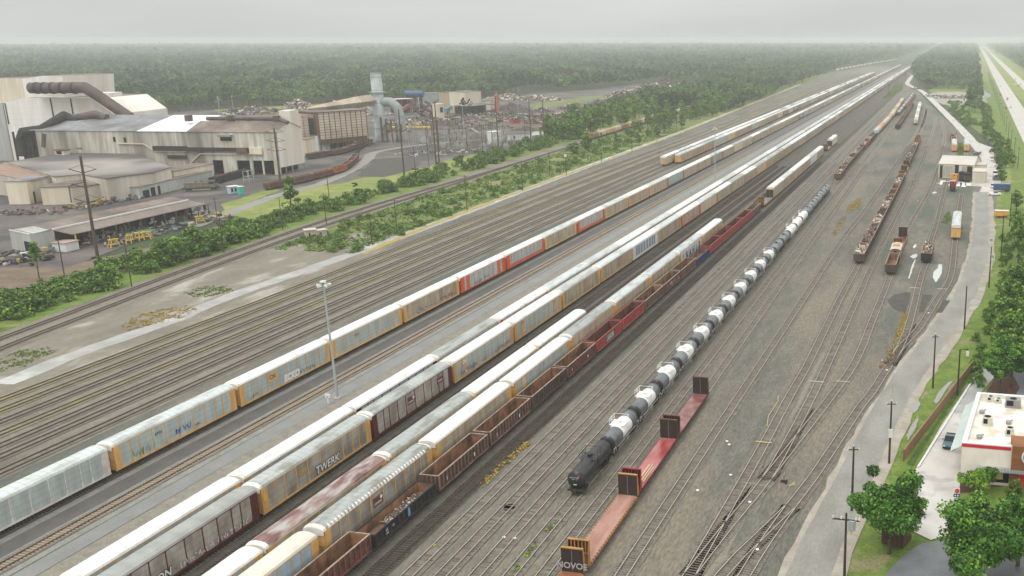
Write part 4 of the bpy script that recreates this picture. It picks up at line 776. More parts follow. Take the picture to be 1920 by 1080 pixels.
# string beyond the tank cars
KC = crv([(-51, 440), (-51.6, 500), (-51.2, 600), (-50, 700), (-49, 800), (-49.5, 900), (-50.5, 1000), (-52, 1120), (-53.5, 1250)]); PC = crv([(-46.8, 840), (-46.8, 900), (-46.6, 1000), (-46.2, 1130), (-47, 1250)])
track(KC, 'far track continuing beyond the tank cars', 'S', m_tie, 560); track(PC, 'far track under the pale tank cars', 'S', m_tie, 300)
ME_H = None
def hopper_mesh():
    b = MB(); P = [(-1.45, 1.5), (-1.5, 3.6), (-1.1, 4.15), (1.1, 4.15), (1.5, 3.6), (1.45, 1.5)]
    b.loft([[(x_, y_, z_) for x_, z_ in P] for y_ in (-7.3, 7.3)], 0, caps=True)
    for y_ in (-4.9, 0, 4.9): b.loft([[(-1.3, y_ - 2.1, 1.5), (1.3, y_ - 2.1, 1.5), (1.3, y_ + 2.1, 1.5), (-1.3, y_ + 2.1, 1.5)], [(-.5, y_ - .6, .6), (.5, y_ - .6, .6), (.5, y_ + .6, .6), (-.5, y_ + .6, .6)]], 0, True)
    for sx in (-1, 1):
        for y_ in np.linspace(-7, 7, 9): b.box(sx * 1.5 - .04, sx * 1.5 + .04, y_ - .06, y_ + .06, 1.5, 3.6, 0)
    h = MB()
    for y_ in np.linspace(-6, 6, 6): h.box(-.45, .45, y_ - .5, y_ + .5, 4.15, 4.3)
    h.box(-1.3, -.9, -7.3, 7.3, 4.1, 4.2).box(.9, 1.3, -7.3, 7.3, 4.1, 4.2)
    u = MB().box(-.3, .3, -8.4, 8.4, .7, .95).box(-1.2, 1.2, -8.2, -7.3, .95, 1.1).box(-1.2, 1.2, 7.3, 8.2, .95, 1.1)
    for sy in (-1, 1): u.box(-1, 1, sy * 6.4 - 1.1, sy * 6.4 + 1.1, .1, .75)
    return b.mesh('body', GC['tan']), h.mesh('roof_hatches', GC['tan']), u.mesh('underframe', m_under)
ME_H = hopper_mesh(); HC = dict(tan=GC['tan'], cream=PN['cream'], white=TK[1], rust=paint('hop_rust', S(168, 128, 100), S(140, 104, 82), .7, .8, .05), grey=RF['lgrey'])
def hopper(x, y, rz, c, label, grp):
    R = root('covered_hopper', (x, y, 0), rz, label, 'hopper car', grp)
    for nm, me in zip(('body', 'roof_hatches', 'underframe'), ME_H):
        o = link(nm, me, R)
        if nm != 'underframe': setmat(o, 0, HC[c])
y = 462.0
ks = ['maroon'] * 2 + ['dark', 'grey', 'dark', 'dark', 'brown', 'dark'] + ['red', 'red'] + ['dark', 'grey', 'dark']
for i, c in enumerate(ks):
    x, rz = along(KC, y); gondola(x, y, c, f'{c} gondola of dark scrap, {nth(i)} past the tank cars', 3.15, rz, 0, 'gondolas beyond the tank cars', False)
    heap('scrap_load', x, y, 2.2, 1.3, 7.4, 1.4, 140, f'scrap heaped in the {nth(i)} gondola past the tank cars', LW[i % 5], rz, seed=200 + i, size=.9); y += 16.6
x, rz = along(KC, y); 
for i in range(22):
    x, rz = along(KC, y + 3); hopper(x - (0 if i else 0), y + 3, rz, ['grey', 'cream', 'tan', 'tan', 'cream'][i % 5], f"tiny {['pale grey', 'cream', 'tan', 'tan', 'cream'][i % 5]} covered hopper in the far string past the gondolas", 'far covered hoppers'); y += 17.2
for i in range(22):
    yy = 868 + i * 13.5; x, rz = along(PC, yy); tankcar(x + 1.5, yy, 2 if i % 3 else 1, 1 if i % 4 else 2, 3 if i == 0 else 2, 0, 'tiny pale tank car in the farthest tank string' if i else 'teal-ended tank car leading the farthest tank string', 2, rz)
C12 = crv([(-38.4, 725), (-38.3, 872), (-38.6, 1001)])
for i in range(16):
    yy = 735 + i * 16.6; c = ['black', 'maroon', 'dark', 'dark', 'grey', 'dark', 'dark', 'dark', 'maroon', 'maroon', 'dark', 'dark', 'dark', 'black', 'dark', 'dark'][i]
    gondola(-38.4, yy, c, f"far {c} gondola, {nth(i)} of the string left of the white cars", 3.15, 0, None, 'far gondola string', False)
for i in range(13):
    yy = 775 + i * 17.4; x = -26.5 - (yy - 765) * .019; hopper(x, yy, .019, ['cream', 'grey', 'white', 'grey'][i % 4], f"far {['cream', 'grey', 'white', 'grey'][i % 4]} hopper, {nth(i)} of the string left of the orange cars", 'far pale hoppers')
C13 = crv([(-57.3, 936), (-55.5, 1040), (-53.8, 1160)])
for i in range(13):
    yy = 944 + i * 16.7; x, rz = along(C13, yy); gondola(-42.6, yy, ['brown', 'orange', 'dark'][i % 3], 'tiny brown gondola amid the far hopper strings', 3.15, 0, None, 'far brown gondolas', False)
yy = 668
x, rz = along(crv([(-3, 640), (-3.4, 684), (-6, 760)]), yy)
gondola(2.6, 640, 'tan', 'white-rimmed gondola behind the shed autoracks', 3.15, .02, 0, 'open gondola cars', False); gondola(1.8, 657, 'dark', 'dark gondola behind the white-rimmed one near the shed', 3.15, .02, 0, 'open gondola cars', False)
# main line hopper train among the trees
HT = [q for q in np.arange(612, 1480, 17.3)]
for i, yy in enumerate(HT):
    x, rz = along(MAIN2, yy); c = ['rust', 'cream', 'tan', 'cream', 'rust', 'tan'][i % 6]
    if yy > 700 and yy < 790 and False: continue
    hopper(x, yy, rz, c, (f'{c} covered hopper, {nth(i)} of the train on the main line' if yy < 1000 else f'distant {c} covered hopper on the main line behind trees'), 'covered hoppers on the main line')
FT = crv([(-236, 2030), (-222, 2300), (-205, 2600), (-186, 2850), (-168, 3080)])
for i in range(56):
    yy = 2040 + i * 18.5; x, rz = along(FT, yy); hopper(x, yy, rz, ['white', 'cream', 'tan'][i % 3], 'tiny pale hopper in the faraway train at the forest edge', 'hoppers of the faraway train')
# ------------------------------------------------ steel mill and scrap yard at left
def ray(px_, py_): return FW * CF + RT * (px_ - CXP) - UP * (py_ - 540)
def onwall(px_, py_, P0, N):                                # where a sight line meets a vertical wall
    d = ray(px_, py_); t = (P0[0] * N[0] + P0[1] * N[1]) / (d.x * N[0] + d.y * N[1]); return Vector((d.x * t, d.y * t, CH + d.z * t))
clad = lambda nm, a, b, c, s=.5, **k: M(nm, a, b, s * 1.6, .7, detail=8, lo=.38, hi=.62, stretch=(1, 1, .12), c3=c, scale3=.06, lo3=.42, hi3=.66, coord='pos', **k)
m_cladS = clad('sooty_cladding', S(214, 210, 198), S(178, 171, 156), S(104, 97, 88), .35)
m_cladW = clad('white_cladding', S(244, 241, 234), S(232, 228, 218), S(216, 206, 190), .25, lines=[(2, 3.2, .12, S(206, 202, 192), .5)])
m_cladG = clad('grey_cladding', S(190, 194, 188), S(172, 176, 170), S(156, 154, 146), .5)
m_cladB = clad('beige_cladding', S(230, 220, 198), S(216, 204, 180), S(196, 182, 158), .4)
m_roofT = clad('taupe_roof', S(126, 111, 101), S(142, 129, 120), S(92, 82, 76), .2)
m_roofG = clad('slate_roof', S(146, 148, 150), S(126, 126, 128), S(98, 94, 92), .2)
m_roofW = M('new_white_roof', S(238, 240, 242), S(228, 230, 232), .3, .5, coord='pos')
m_roofP = M('pale_shop_roof', S(144, 137, 130), S(166, 158, 149), .05, .6, coord='pos', c3=S(88, 84, 82), scale3=.02, lo3=.36, hi3=.56, detail=6)
m_roofB = M('brown_roof', S(142, 116, 98), S(156, 128, 108), .2, .7, coord='pos')
m_soot = M('soot_black', S(44, 42, 42), S(58, 54, 52), .4, .9, coord='pos'); m_hole = M('dark_interior', S(26, 26, 28), S(36, 34, 34), .3, .95, coord='pos')  # dark_interior: near-black colour stands in for the shade inside openings
m_duct = M('brown_duct', S(104, 88, 82), S(82, 70, 66), .25, .6, coord='pos', stretch=(1, 1, 1), c3=S(74, 62, 60), scale3=.12)
m_rustS = M('rusty_steel', S(116, 90, 74), S(90, 70, 58), .8, .8, coord='pos'); m_steel = M('galvanised_steel', S(164, 170, 168), S(146, 152, 150), .4, .5, coord='pos')
m_yel = M('safety_yellow', S(222, 188, 82), S(204, 168, 70), .8, .6, coord='pos'); m_wood = M('pole_wood', S(92, 78, 64), S(70, 58, 48), 1.2, .9, coord='pos', stretch=(3, 3, .3))
m_wboard = M('white_board', S(226, 226, 222), S(212, 212, 208), .5, .6, coord='pos')
A_ = Vector((-321.9, 414.1)); U_ = Vector((-.989, -.147)); V_ = Vector((-.147, .989))
def hp(s, v, z): p = A_ + U_ * s + V_ * v; return (p.x, p.y, z)
def sol(px_, py_, v=0.0):
    p = A_ + V_ * v; q = onwall(px_, py_, (p.x, p.y), V_); w = Vector((q.x, q.y)) - p; return w.dot(U_), q.z
def hbox(b, s0, s1, v0, v1, z0, z1, m=0):
    P = [hp(s0, v0, 0), hp(s1, v0, 0), hp(s1, v1, 0), hp(s0, v1, 0)]; b.prism([(x, y, z1) for x, y, _ in P], z0, m); return b
hall = root('rolling_hall', hp(0, 0, 0), 0, 'long sooty rolling mill hall with partly white roof', 'mill building'); HI = hall.matrix_world.inverted()
def hpart(b, nm, mats, par=None):
    o = b.build(nm, mats); o.parent = par or hall; o.location = (-hall.location.x, -hall.location.y, 0) if par is None else (0, 0, 0); return o
EZ = 21.0; SL = 124.0
s350 = sol(350, 246)[0]; s255 = sol(256, 246)[0]
b = MB(); hbox(b, 0, SL, 0, .6, 7.0, EZ)
cols = [0.0]; ops = []
for x0, x1 in ((446, 470), (476, 493), (496, 515)):
    ops.append((sol(x1, 320)[0], sol(x0, 320)[0]))
ops.append((sol(420, 320)[0], sol(401, 320)[0])); ops.sort(); q = 0
for a, c in ops: hbox(b, q, a, 0, .6, 0, 7.0); q = c
hbox(b, q, SL, 0, .6, 0, 7.0); hpart(b, 'front_wall', m_cladS)
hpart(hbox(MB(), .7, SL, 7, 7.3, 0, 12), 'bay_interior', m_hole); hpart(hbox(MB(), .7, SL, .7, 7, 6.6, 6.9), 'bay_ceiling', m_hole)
W_ = 24.3; p12 = A_ + V_ * 12; RZ_ = height(p12.x, p12.y, 228)
b = MB(); g = [hp(0, 0, 3.5), hp(0, W_, 3.0), hp(0, W_, EZ), hp(0, 12, RZ_), hp(0, 0, EZ)]; g2 = [hp(.5, v, z) for v, z in ((0, 3.5), (W_, 3.0), (W_, EZ), (12, RZ_), (0, EZ))]
b.add(g + g2, [(0, 1, 2, 3, 4), (9, 8, 7, 6, 5)] + [(i, (i + 1) % 5, 5 + (i + 1) % 5, 5 + i)[::-1] for i in range(5)]); hpart(b, 'gable_wall', m_cladW)
b = MB()
for v in (.3, 6, 12, 18, W_ - .3): hbox(b, .1, .6, v - .3, v + .3, 0, 3.6)
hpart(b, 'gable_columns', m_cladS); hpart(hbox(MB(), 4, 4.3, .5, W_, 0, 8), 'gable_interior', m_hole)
b = MB(); b.quad(hp(-.4, -.5, EZ - .1), hp(-.4, 12, RZ_ + .1), hp(s350, 12, RZ_ + .1), hp(s350, -.5, EZ - .1)).quad(hp(-.4, 12, RZ_ + .1), hp(-.4, W_ + .5, EZ - .1), hp(s350, W_ + .5, EZ - .1), hp(s350, 12, RZ_ + .1))
hpart(b, 'taupe_roof', m_roofT)
p24 = A_ + U_ * s350 + V_ * 30; LZ = height(p24.x, p24.y, 216)
def slab(sa, sb, m, nm): hpart(MB().quad(hp(sa, -.5, EZ), hp(sa, 30, LZ), hp(sb, 30, LZ), hp(sb, -.5, EZ)), nm, m)
slab(s350, s255, m_roofW, 'white_roof'); slab(s255, SL + 3, m_roofG, 'grey_roof')
hpart(MB().quad(hp(s350, 30, LZ), hp(s350, 58, EZ), hp(SL, 58, EZ), hp(SL, 30, LZ)), 'back_roof', m_roofT)
hpart(MB().add([hp(s350, -.3, EZ - .2), hp(s350, 30, LZ - .05), hp(s350, 58, EZ - .2)], [(0, 1, 2)]).quad(hp(s350, W_, 0), hp(s350, 58, 0), hp(s350, 58, EZ), hp(s350, W_, EZ)), 'step_wall', m_cladW)
for v0, zz in ((16, 31),): hpart(hbox(MB(), .2, 6, 15.5, 23.8, 18, height(A_.x + V_.x * 18, A_.y + V_.y * 18, 207)), 'vent_tower', m_cladW)
b = MB(); pz = RZ_ + 1.2; b.path([Vector(hp(s350 - 3, 13, pz)), Vector(hp(5, 13, pz)), Vector(hp(-1, 10, pz - 1.5))], 1.0)
for s in (6, 30, 52): hbox(b, s - 1.3, s + 1.3, 11.6, 14.4, pz - 1.4, pz + 1.6)
hpart(b, 'ridge_duct', m_duct)
def face(pts, dv, th, nm, mat):                             # ledges and pipes hung on the front wall
    b = MB()
    for (xa, ya), (xb, yb) in zip(pts[:-1], pts[1:]):
        sa, za = sol(xa, ya); sb, zb = sol(xb, yb); b.bar(hp(sa, -dv, za), hp(sb, -dv, zb), th)
    hpart(b, nm, mat)
face([(222, 268.5), (270, 269.5), (291, 283), (352, 284)], .5, .55, 'wall_pipe', m_cladB); face([(353, 311), (376, 288), (470, 288.5)], .5, .5, 'wall_pipe', m_cladB)
for x0, x1, y0, y1, dv, mt, nm in ((290, 350, 274, 282, 1.4, m_soot, 'soot_ledge'), (352, 467, 277, 283, 1.5, m_soot, 'crane_runway'), (412, 436, 253, 256, 2.2, m_roofG, 'canopy'), (414, 434, 257, 264, .3, m_hole, 'louvre'), (316, 350, 291, 297, .8, m_soot, 'louvre'), (470, 492, 277, 289, 1.0, m_cladB, 'gantry_cabin'), (233, 236, 258, 267, .15, m_hole, 'slot'), (213, 216, 257, 266, .15, m_hole, 'slot'), (448, 466, 277, 288, 2.0, m_rustS, 'walkway')):
    sa, za = sol(x0, y1); sb, zb = sol(x1, y0); hpart(hbox(MB(), min(sa, sb), max(sa, sb), -dv, -.02, min(za, zb), max(za, zb)), nm, mt)
# melt shop block behind
def mp(px_, py_, v): s, z = sol(px_, py_, v); return s, z
ms = root('melt_shop', hp(0, 45, 0), 0, 'tall white melt shop block with stepped roof and black joints', 'mill building'); ms.location = (0, 0, 0)
def mpart(b, nm, m): return b.build(nm, m, ms)
def wallpoly(pts, v, depth, nm, m, mt=None):
    P = [mp(x, y, v) for x, y in pts]; s0 = max(p[0] for p in P); s1 = min(p[0] for p in P)
    F = [hp(s, v, z) for s, z in P]; Bk = [hp(s, v + depth, z) for s, z in P]; n = len(P); b = MB()
    b.add(F + [hp(P[-1][0], v, 0), hp(P[0][0], v, 0)], [tuple(range(n + 2))[::-1]]); b.add(F + Bk, [(i, i + 1, n + i + 1, n + i) for i in range(n - 1) if abs(P[i][1] - P[i + 1][1]) < .4 * abs(P[i][0] - P[i + 1][0])], 1); b.add(F + Bk, [(i, i + 1, n + i + 1, n + i) for i in range(n - 1) if abs(P[i][1] - P[i + 1][1]) >= .4 * abs(P[i][0] - P[i + 1][0])], 0)
    b.quad(hp(P[0][0], v, 0), F[0], Bk[0], hp(P[0][0], v + depth, 0)); b.quad(hp(P[-1][0], v, 0), F[-1], Bk[-1], hp(P[-1][0], v + depth, 0)); return mpart(b, nm, [m, mt or m_roofT])
wallpoly([(6, 193), (50, 183), (172, 185), (213, 214)], 45, 45, 'front_block', m_cladW)
wallpoly([(41, 148), (80, 142), (117, 143), (120, 185)], 50, 40, 'upper_block', m_cladW)
wallpoly([(-90, 197), (-20, 196), (4, 193)], 44.6, 50, 'side_block', m_cladG)
wallpoly([(-90, 150), (0, 147), (41, 147)], 52, 44, 'upper_side_block', m_cladB)
b = MB()
for x0, y0, x1, y1 in ((4, 193, 27, 290), (9, 193, 32, 290), (94, 184, 101, 214), (132, 185, 138, 218)): sa, za = mp(x0, y0, 44.9); sb, zb = mp(x1, y1, 44.9); b.bar(hp(sa, 44.9, za), hp(sa, 44.9, 20), .5)
mpart(b, 'wall_joint', m_soot)
def vpath(pts, v, r, nm, m, n=12):
    b = MB(); P = []
    for q in pts: s, z = mp(q[0], q[1], q[2] if len(q) > 2 else v); P.append(Vector(hp(s, q[2] if len(q) > 2 else v, z)))
    b.path(P, r, n); return mpart(b, nm, m)
vpath([(57, 165), (82, 165), (158, 164), (172, 172), (243, 220)], 40, 2.9, 'exhaust_duct', m_duct, 16)
b = MB()
for t in (70, 84, 100, 118, 140): s, z = mp(t, 165, 40); b.tube(hp(s - .5, 40, z), hp(s + .5, 40, z), 3.15, 3.15, 16)
mpart(b, 'duct_flange', m_soot)
vpath([(42, 290, 2), (38, 262, 2), (43, 247, 2), (78, 242, 4), (104, 226, 12), (120, 216, 20), (132, 222, 20), (150, 225, 20)], 2, 2.1, 'fume_duct', m_soot)
vpath([(85, 250, 1), (84, 275, 1)], 1, 1.6, 'fume_duct', m_duct); vpath([(140, 222, 20), (178, 214, 22), (200, 221, 22)], 20, 2.0, 'fume_duct', m_duct)
sa, za = mp(60, 246, 6); sb, zb = mp(34, 236, 6); mpart(hbox(MB(), min(sa, sb) - 8, max(sa, sb), 6, 20, 0, za + 1.5), 'dust_hopper', m_soot)
b = MB()
for x in (30, 55, 62, 72): s, z = mp(x, 280, 3); b.bar(hp(s, 3, 0), hp(s, 3, 20), .7)
for zz in (8, 14): s0, _ = mp(30, 280, 3); s1, _ = mp(72, 280, 3); b.bar(hp(s0, 3, zz), hp(s1, 3, zz), .6)
mpart(b, 'duct_frame', m_soot)
sa, za = mp(180, 201, 62); sb, zb = mp(205, 172, 62); mpart(hbox(MB(), min(sa, sb), max(sa, sb), 62, 72, 0, mp(192, 174, 62)[1]), 'penthouse', m_cladW)
# generic helper: building whose front runs between two ground points
def pbox(nm, label, cat, wall, x0, y0, x1, y1, ytop, depth, roof=None, pitch=0.0, group=None, over=.3, doors=(), shed=False):
    a = at(x0, y0); c = at(x1, y1); f = (c - a); w = f.length; f.normalize(); n = Vector((-f.y, f.x, 0))
    if n.dot(Vector((a.x, a.y, 0))) < 0: n = -n
    h = height(a.x, a.y, ytop) if ytop > 0 else -ytop; R = root(nm, a, math.atan2(f.y, f.x), label, cat, group); sg = 1 if (Matrix.Rotation(-math.atan2(f.y, f.x), 3, 'Z') @ n).y > 0 else -1
    def Y(v): return v * sg
    b = MB().prism([(0, 0, h), (w, 0, h), (w, Y(depth), h), (0, Y(depth), h)], 0)
    if pitch:
        for xx in (0, w): b.add([(xx, 0, h), (xx, Y(depth), h), (xx, Y(depth / 2), h + pitch)], [(0, 1, 2)])
    b.build('walls', wall, R); o = over
    r = MB()
    if pitch: r.add([(-o, Y(-o), h + .02), (w + o, Y(-o), h + .02), (w + o, Y(depth / 2), h + pitch + .1), (-o, Y(depth / 2), h + pitch + .1), (w + o, Y(depth + o), h + .02), (-o, Y(depth + o), h + .02)], [(0, 1, 2, 3), (3, 2, 4, 5)])
    else: r.box(-o, w + o, min(Y(-o), Y(depth + o)), max(Y(-o), Y(depth + o)), h, h + .25)
    r.build('roof', roof or m_roofT, R)
    for (u0, u1, z0, z1, mt) in doors: MB().box(u0 * w, u1 * w, min(Y(-.06), Y(.0)), max(Y(-.06), Y(0)), z0 * h, z1 * h).build('door' if z0 == 0 else 'window', mt, R)
    return R
D0 = lambda *l: [(a, c, z0, z1, m_hole) for a, c, z0, z1 in l]
# shops in front of the hall (roofs surveyed at eave height)
def slabshop(nm, label, pts, z, wall, roof, parts=None):
    R = root(nm, at(*pts[0][:2], z), 0, label, 'workshop'); o = Vector(R.location); R.location = (o.x, o.y, 0); o.z = 0
    P = [at(p[0], p[1], p[2] if len(p) > 2 else z) - o for p in pts]; P = [Vector((p.x, p.y, (pts[i][2] if len(pts[i]) > 2 else z))) for i, p in enumerate(P)]
    MB().prism([p - Vector((0, 0, .3)) for p in P], 0).build('walls', wall, R); c = sum(P, Vector()) / len(P)
    MB().prism([c + (p - c) * 1.012 for p in P], z - .28 if len(pts[0]) < 3 else min(p.z for p in P) - .35).build('roof', roof, R); return R, o
m_w1 = clad('shop_wall', S(222, 214, 200), S(206, 198, 184), S(172, 162, 148), .4)
R, o = slabshop('workshop', 'wide low workshop with pale soot-streaked roof before the hall', [(14, 304), (70, 295), (150, 283), (222, 278), (262, 292), (320, 313), (288, 322), (198, 334), (150, 326), (104, 331)], 10, m_w1, m_roofP)
for i, (x, y) in enumerate(((118, 290), (150, 286), (186, 281))):
    p = at(x, y, 10) - o; MB().box(p.x - 2.6, p.x + 2.6, p.y - 1.5, p.y + 1.5, 9.9, 12.2).build('roof_vent', m_cladB, R); MB().box(p.x - 3.2, p.x + 3.2, p.y - 2, p.y + 2, 12.2, 12.6).build('vent_cap', m_rustS, R); MB().box(p.x - 2, p.x + 1, p.y - 1.56, p.y - 1.5, 10.3, 11.9).build('vent_opening', m_hole, R)
R, o = slabshop('workshop', 'brown-roofed end of the workshops with a square window', [(-40, 320), (12, 304), (103, 331), (56, 340), (0, 327), (-40, 322)], 9, m_w1, m_roofB)
p = at(31, 347, 5.5) - o; MB().box(-2, 2, -.12, .12, 4, 6.6).build('window', m_hole, R).location = (p.x, p.y - .4, 0)
R, o = slabshop('workshop', 'low workshop bay with awning and dark doorways', [(98, 342), (150, 331), (200, 338), (190, 345), (132, 351)], 7, m_w1, m_roofT)
for x0, x1, y in ((118, 132, 372), (176, 190, 356)): a = at(x0, y) - o; c = at(x1, y - 3) - o; MB().prism([(a.x, a.y - .1, 4.6), (c.x, c.y - .1, 4.6), (c.x, c.y + .5, 4.6), (a.x, a.y + .5, 4.6)], 0).build('door', m_hole, R)
pbox('canopy_block', 'cream block with flat awning beside the workshop doors', 'workshop', m_cladB, 57, 383, 98, 372, 340, 8, m_roofG, doors=D0((.2, .5, 0, .5), (.7, .95, 0, .5)))
pbox('workshop', 'cream workshop with a black doorway behind the tall steel-armed pole', 'workshop', m_cladB, 133, 383, 190, 362, 350, 10, m_roofT, doors=D0((.72, .95, 0, .8)))
pbox('office_block', 'small white two-storey block with dark slit windows', 'office', m_wboard, 204, 362, 221, 359, 334, 6, m_roofG, doors=D0((.25, .4, .6, .85), (.3, .45, .1, .35), (.75, .85, .12, .4)))
pbox('long_store', 'long low grey-green store shed in front of the hall', 'store', m_cladG, 263, 373, 400, 339, 352, 16, m_roofT, doors=D0((.04, .12, 0, .65), (.14, .26, 0, .75)))
pbox('store_end', 'beige end bay of the long store by the hall', 'store', m_cladB, 330, 352, 402, 336, 322, 10, m_roofT)
# open storage shed
sh = root('storage_shed', at(60, 480), 0, 'long open-fronted storage shed with grey lean-to roof', 'shed'); so_ = Vector(sh.location)
def sp(x, y, z): p = at(x, y, z) - so_; return Vector((p.x, p.y, z))
B1, B2, B3, B4 = sp(17, 431, 7.6), sp(319, 369, 7.6), sp(352, 375.5, 7.0), sp(56, 439.5, 6.4)
F1, F2, F3, F4 = sp(98, 431.5, 6.6), sp(353, 376, 6.9), sp(386, 382, 5.0), sp(136, 439.5, 4.6)
MB().add([B1, B2, F2 + Vector((0, 0, .25)), F1 + Vector((0, 0, .25)), B4], [(0, 4, 3, 2, 1)]).build('upper_roof', m_roofT, sh); MB().add([F1, F2, F3, F4], [(0, 3, 2, 1)]).add([F1 - Vector((0, 0, .2)), F2 - Vector((0, 0, .2)), F3 - Vector((0, 0, .2)), F4 - Vector((0, 0, .2))], [(0, 1, 2, 3)]).build('lower_roof', clad('lean_to_roof', S(164, 150, 140), S(148, 136, 128), S(132, 120, 112)), sh)
MB().bar(F1 + Vector((0, 0, .2)), F2 + Vector((0, 0, .2)), .5).bar(B1, B4, .3).build('ridge_flashing', m_wboard, sh)
MB().prism([B1 - Vector((0, 0, .1)), B4 - Vector((0, 0, .1)), F1 - Vector((0, 0, .1)), F1 + (B1 - B4) * .9], 0).build('end_walls', m_cladG, sh)
MB().prism([B4 + Vector((-.05, -.1, -2.6)), B4 + (B1 - B4) * .35 + Vector((-.05, -.1, -2.6)), B4 + (B1 - B4) * .35 + Vector((0, .1, -2.6)), B4 + Vector((0, .1, -2.6))], 0).build('door', m_hole, sh)
b = MB(); b.prism([F1 + Vector((0, .5, -.4)), F2 + Vector((0, .5, -.4)), F2 + Vector((0, 1, -.4)), F1 + Vector((0, 1, -.4))], 0); b.build('back_wall', m_hole, sh)
for k in range(12):
    p = F4.lerp(F3, k / 11) + Vector((.3, .6, 0)); MB().box(p.x - .14, p.x + .14, p.y - .14, p.y + .14, 0, p.z - .2).build('post', m_rustS if k else m_yel, sh)
CLUT = [M('clutter_white', S(200, 198, 192)), M('clutter_green', S(80, 128, 108)), M('clutter_dark', S(50, 48, 48)), M('clutter_yellow', S(190, 166, 100)), M('clutter_rust', S(116, 88, 74)), M('clutter_blue', S(112, 136, 148)), M('clutter_grey', S(118, 114, 110))]
def clutter(label, a, c, wd, n, hmax, size, seed, w=(2, .4, 6, .5, 3, .5, 6), nm='stored_equipment'):
    r = random.Random(seed); P, Q = at(*a), at(*c); f = (Q - P); n2 = Vector((-f.y, f.x, 0)).normalized(); b = MB()
    for i in range(n):
        p = P.lerp(Q, r.random()) + n2 * r.uniform(-wd, wd); s = size * r.uniform(.3, 1.2); h = hmax * r.uniform(.15, 1) ; a_ = r.uniform(0, PI); q = Vector((math.cos(a_), math.sin(a_), 0)) * s; m_ = r.choices(range(7), w)[0]
        z0 = r.choice([0, 0, 0, hmax * .5])
        if r.random() < .4: b.bar(p - q + Vector((0, 0, z0 + .2)), p + q + Vector((0, 0, z0 + .2 + r.uniform(0, .6))), s * .35, s * .3, m_)
        else: b.bar(p - q * .5 + Vector((0, 0, z0 + h / 3)), p + q * .5 + Vector((0, 0, z0 + h / 3)), s * r.uniform(.4, .9), h / 1.6, m_)
    return tag(b.build(nm, CLUT), label, 'equipment', None, 'stuff')
clutter('racked spare parts stored under the lean-to roof', (150, 458), (378, 403), 2.8, 520, 3.4, 1.3, 3, (7, 1.5, 3, 1.5, 3, 1.5, 5))
clutter('scattered parts on the ground before the storage shed', (200, 462), (390, 412), 3, 170, 1.2, 1.5, 4)
clutter('machinery scattered at the near left of the mill yard', (0, 488), (95, 480), 7, 130, 2.0, 2.0, 6)
clutter('steel goods between the workshops and store', (130, 392), (262, 370), 4, 150, 2.0, 1.5, 7, (2, 0, 5, 2, 3, .5, 4))
clutter('pallets and drums before the brown-roofed workshop', (0, 400), (120, 398), 5, 80, 1.6, 1.3, 8)
clutter('pipes and plates beyond the end of the storage shed', (385, 402), (440, 420), 5, 80, 1.2, 1.6, 9, (2, 2, 4, 1, 3, .5, 4))
clutter('equipment around the substation ground', (745, 292), (970, 276), 12, 150, 1.6, 1.6, 10, (4, 0, 2, 0, 2, 1, 4))
for i, (x, y) in enumerate(((168, 446), (200, 440), (214, 463), (244, 455), (262, 450), (276, 448), (375, 418))):
    p = at(x, y); b = MB()
    for dx, dy in ((-1, -.8), (1, -.8), (1, .8), (-1, .8)): b.bar((dx * 1.6, dy, 0), (dx * .8, dy * .6, 2.6), .25)
    for z in (.9, 2.5): b.bar((-1.4, -.7, z), (1.4, -.7, z), .22).bar((-1.4, .7, z), (1.4, .7, z), .22).bar((-1.2, -.7, z), (-1.2, .7, z), .22).bar((1.2, -.7, z), (1.2, .7, z), .22)
    o = b.build('steel_stand', m_yel); o.location = p; o.rotation_euler.z = i * .7; tag(o, f'yellow steel stand before the storage shed, {nth(i)} from left', 'stand', 'yellow steel stands')
for i, (x, y) in enumerate(((254, 443), (274, 437))): p = at(x, y); o = MB().box(-3, 3, -.9, .9, 0, .9).box(-2.8, 2.8, -.7, .7, .9, 1.15).build('tarp_bundle', CLUT[1]); o.location = p; o.rotation_euler.z = .5; tag(o, ['green bundle lying before the shed, nearer one', 'green bundle lying before the shed, farther one'][i], 'bundle', 'green bundles')
pbox('storage_box', 'white storage box with pinkish lid before the shed', 'box', m_wboard, 125, 473, 149, 467, 457, 5, M('pink_lid', S(178, 156, 144)))
pbox('portable_toilet', 'turquoise portable toilet on the mill grass', 'toilet', M('turquoise', S(70, 190, 170)), 450, 365, 458, 364, 351, 1.6, m_wboard)
pbox('site_cabin', 'pale blue site cabin beside the turquoise toilet', 'cabin', M('pale_blue', S(176, 194, 204)), 433, 364, 449, 362, 351, 3, m_wboard, doors=D0((.1, .3, .3, .8), (.5, .7, .3, .8)))
p = at(467, 342); b = MB()
for dx in (-1.5, 1.5):
    for dy in (-1.5, 1.5): b.bar((dx, dy, 0), (dx, dy, 5.5), .25)
for z in (1.5, 3, 5.4): b.bar((-1.5, -1.5, z), (1.5, 1.5, z), .2).bar((-1.5, -1.5, z), (1.5, -1.5, z), .2).bar((-1.5, 1.5, z), (1.5, 1.5, z), .2)
o = b.build('steel_staircase', m_steel); o.location = p; tag(o, 'grey steel stair tower in front of the hall bays', 'stairs')
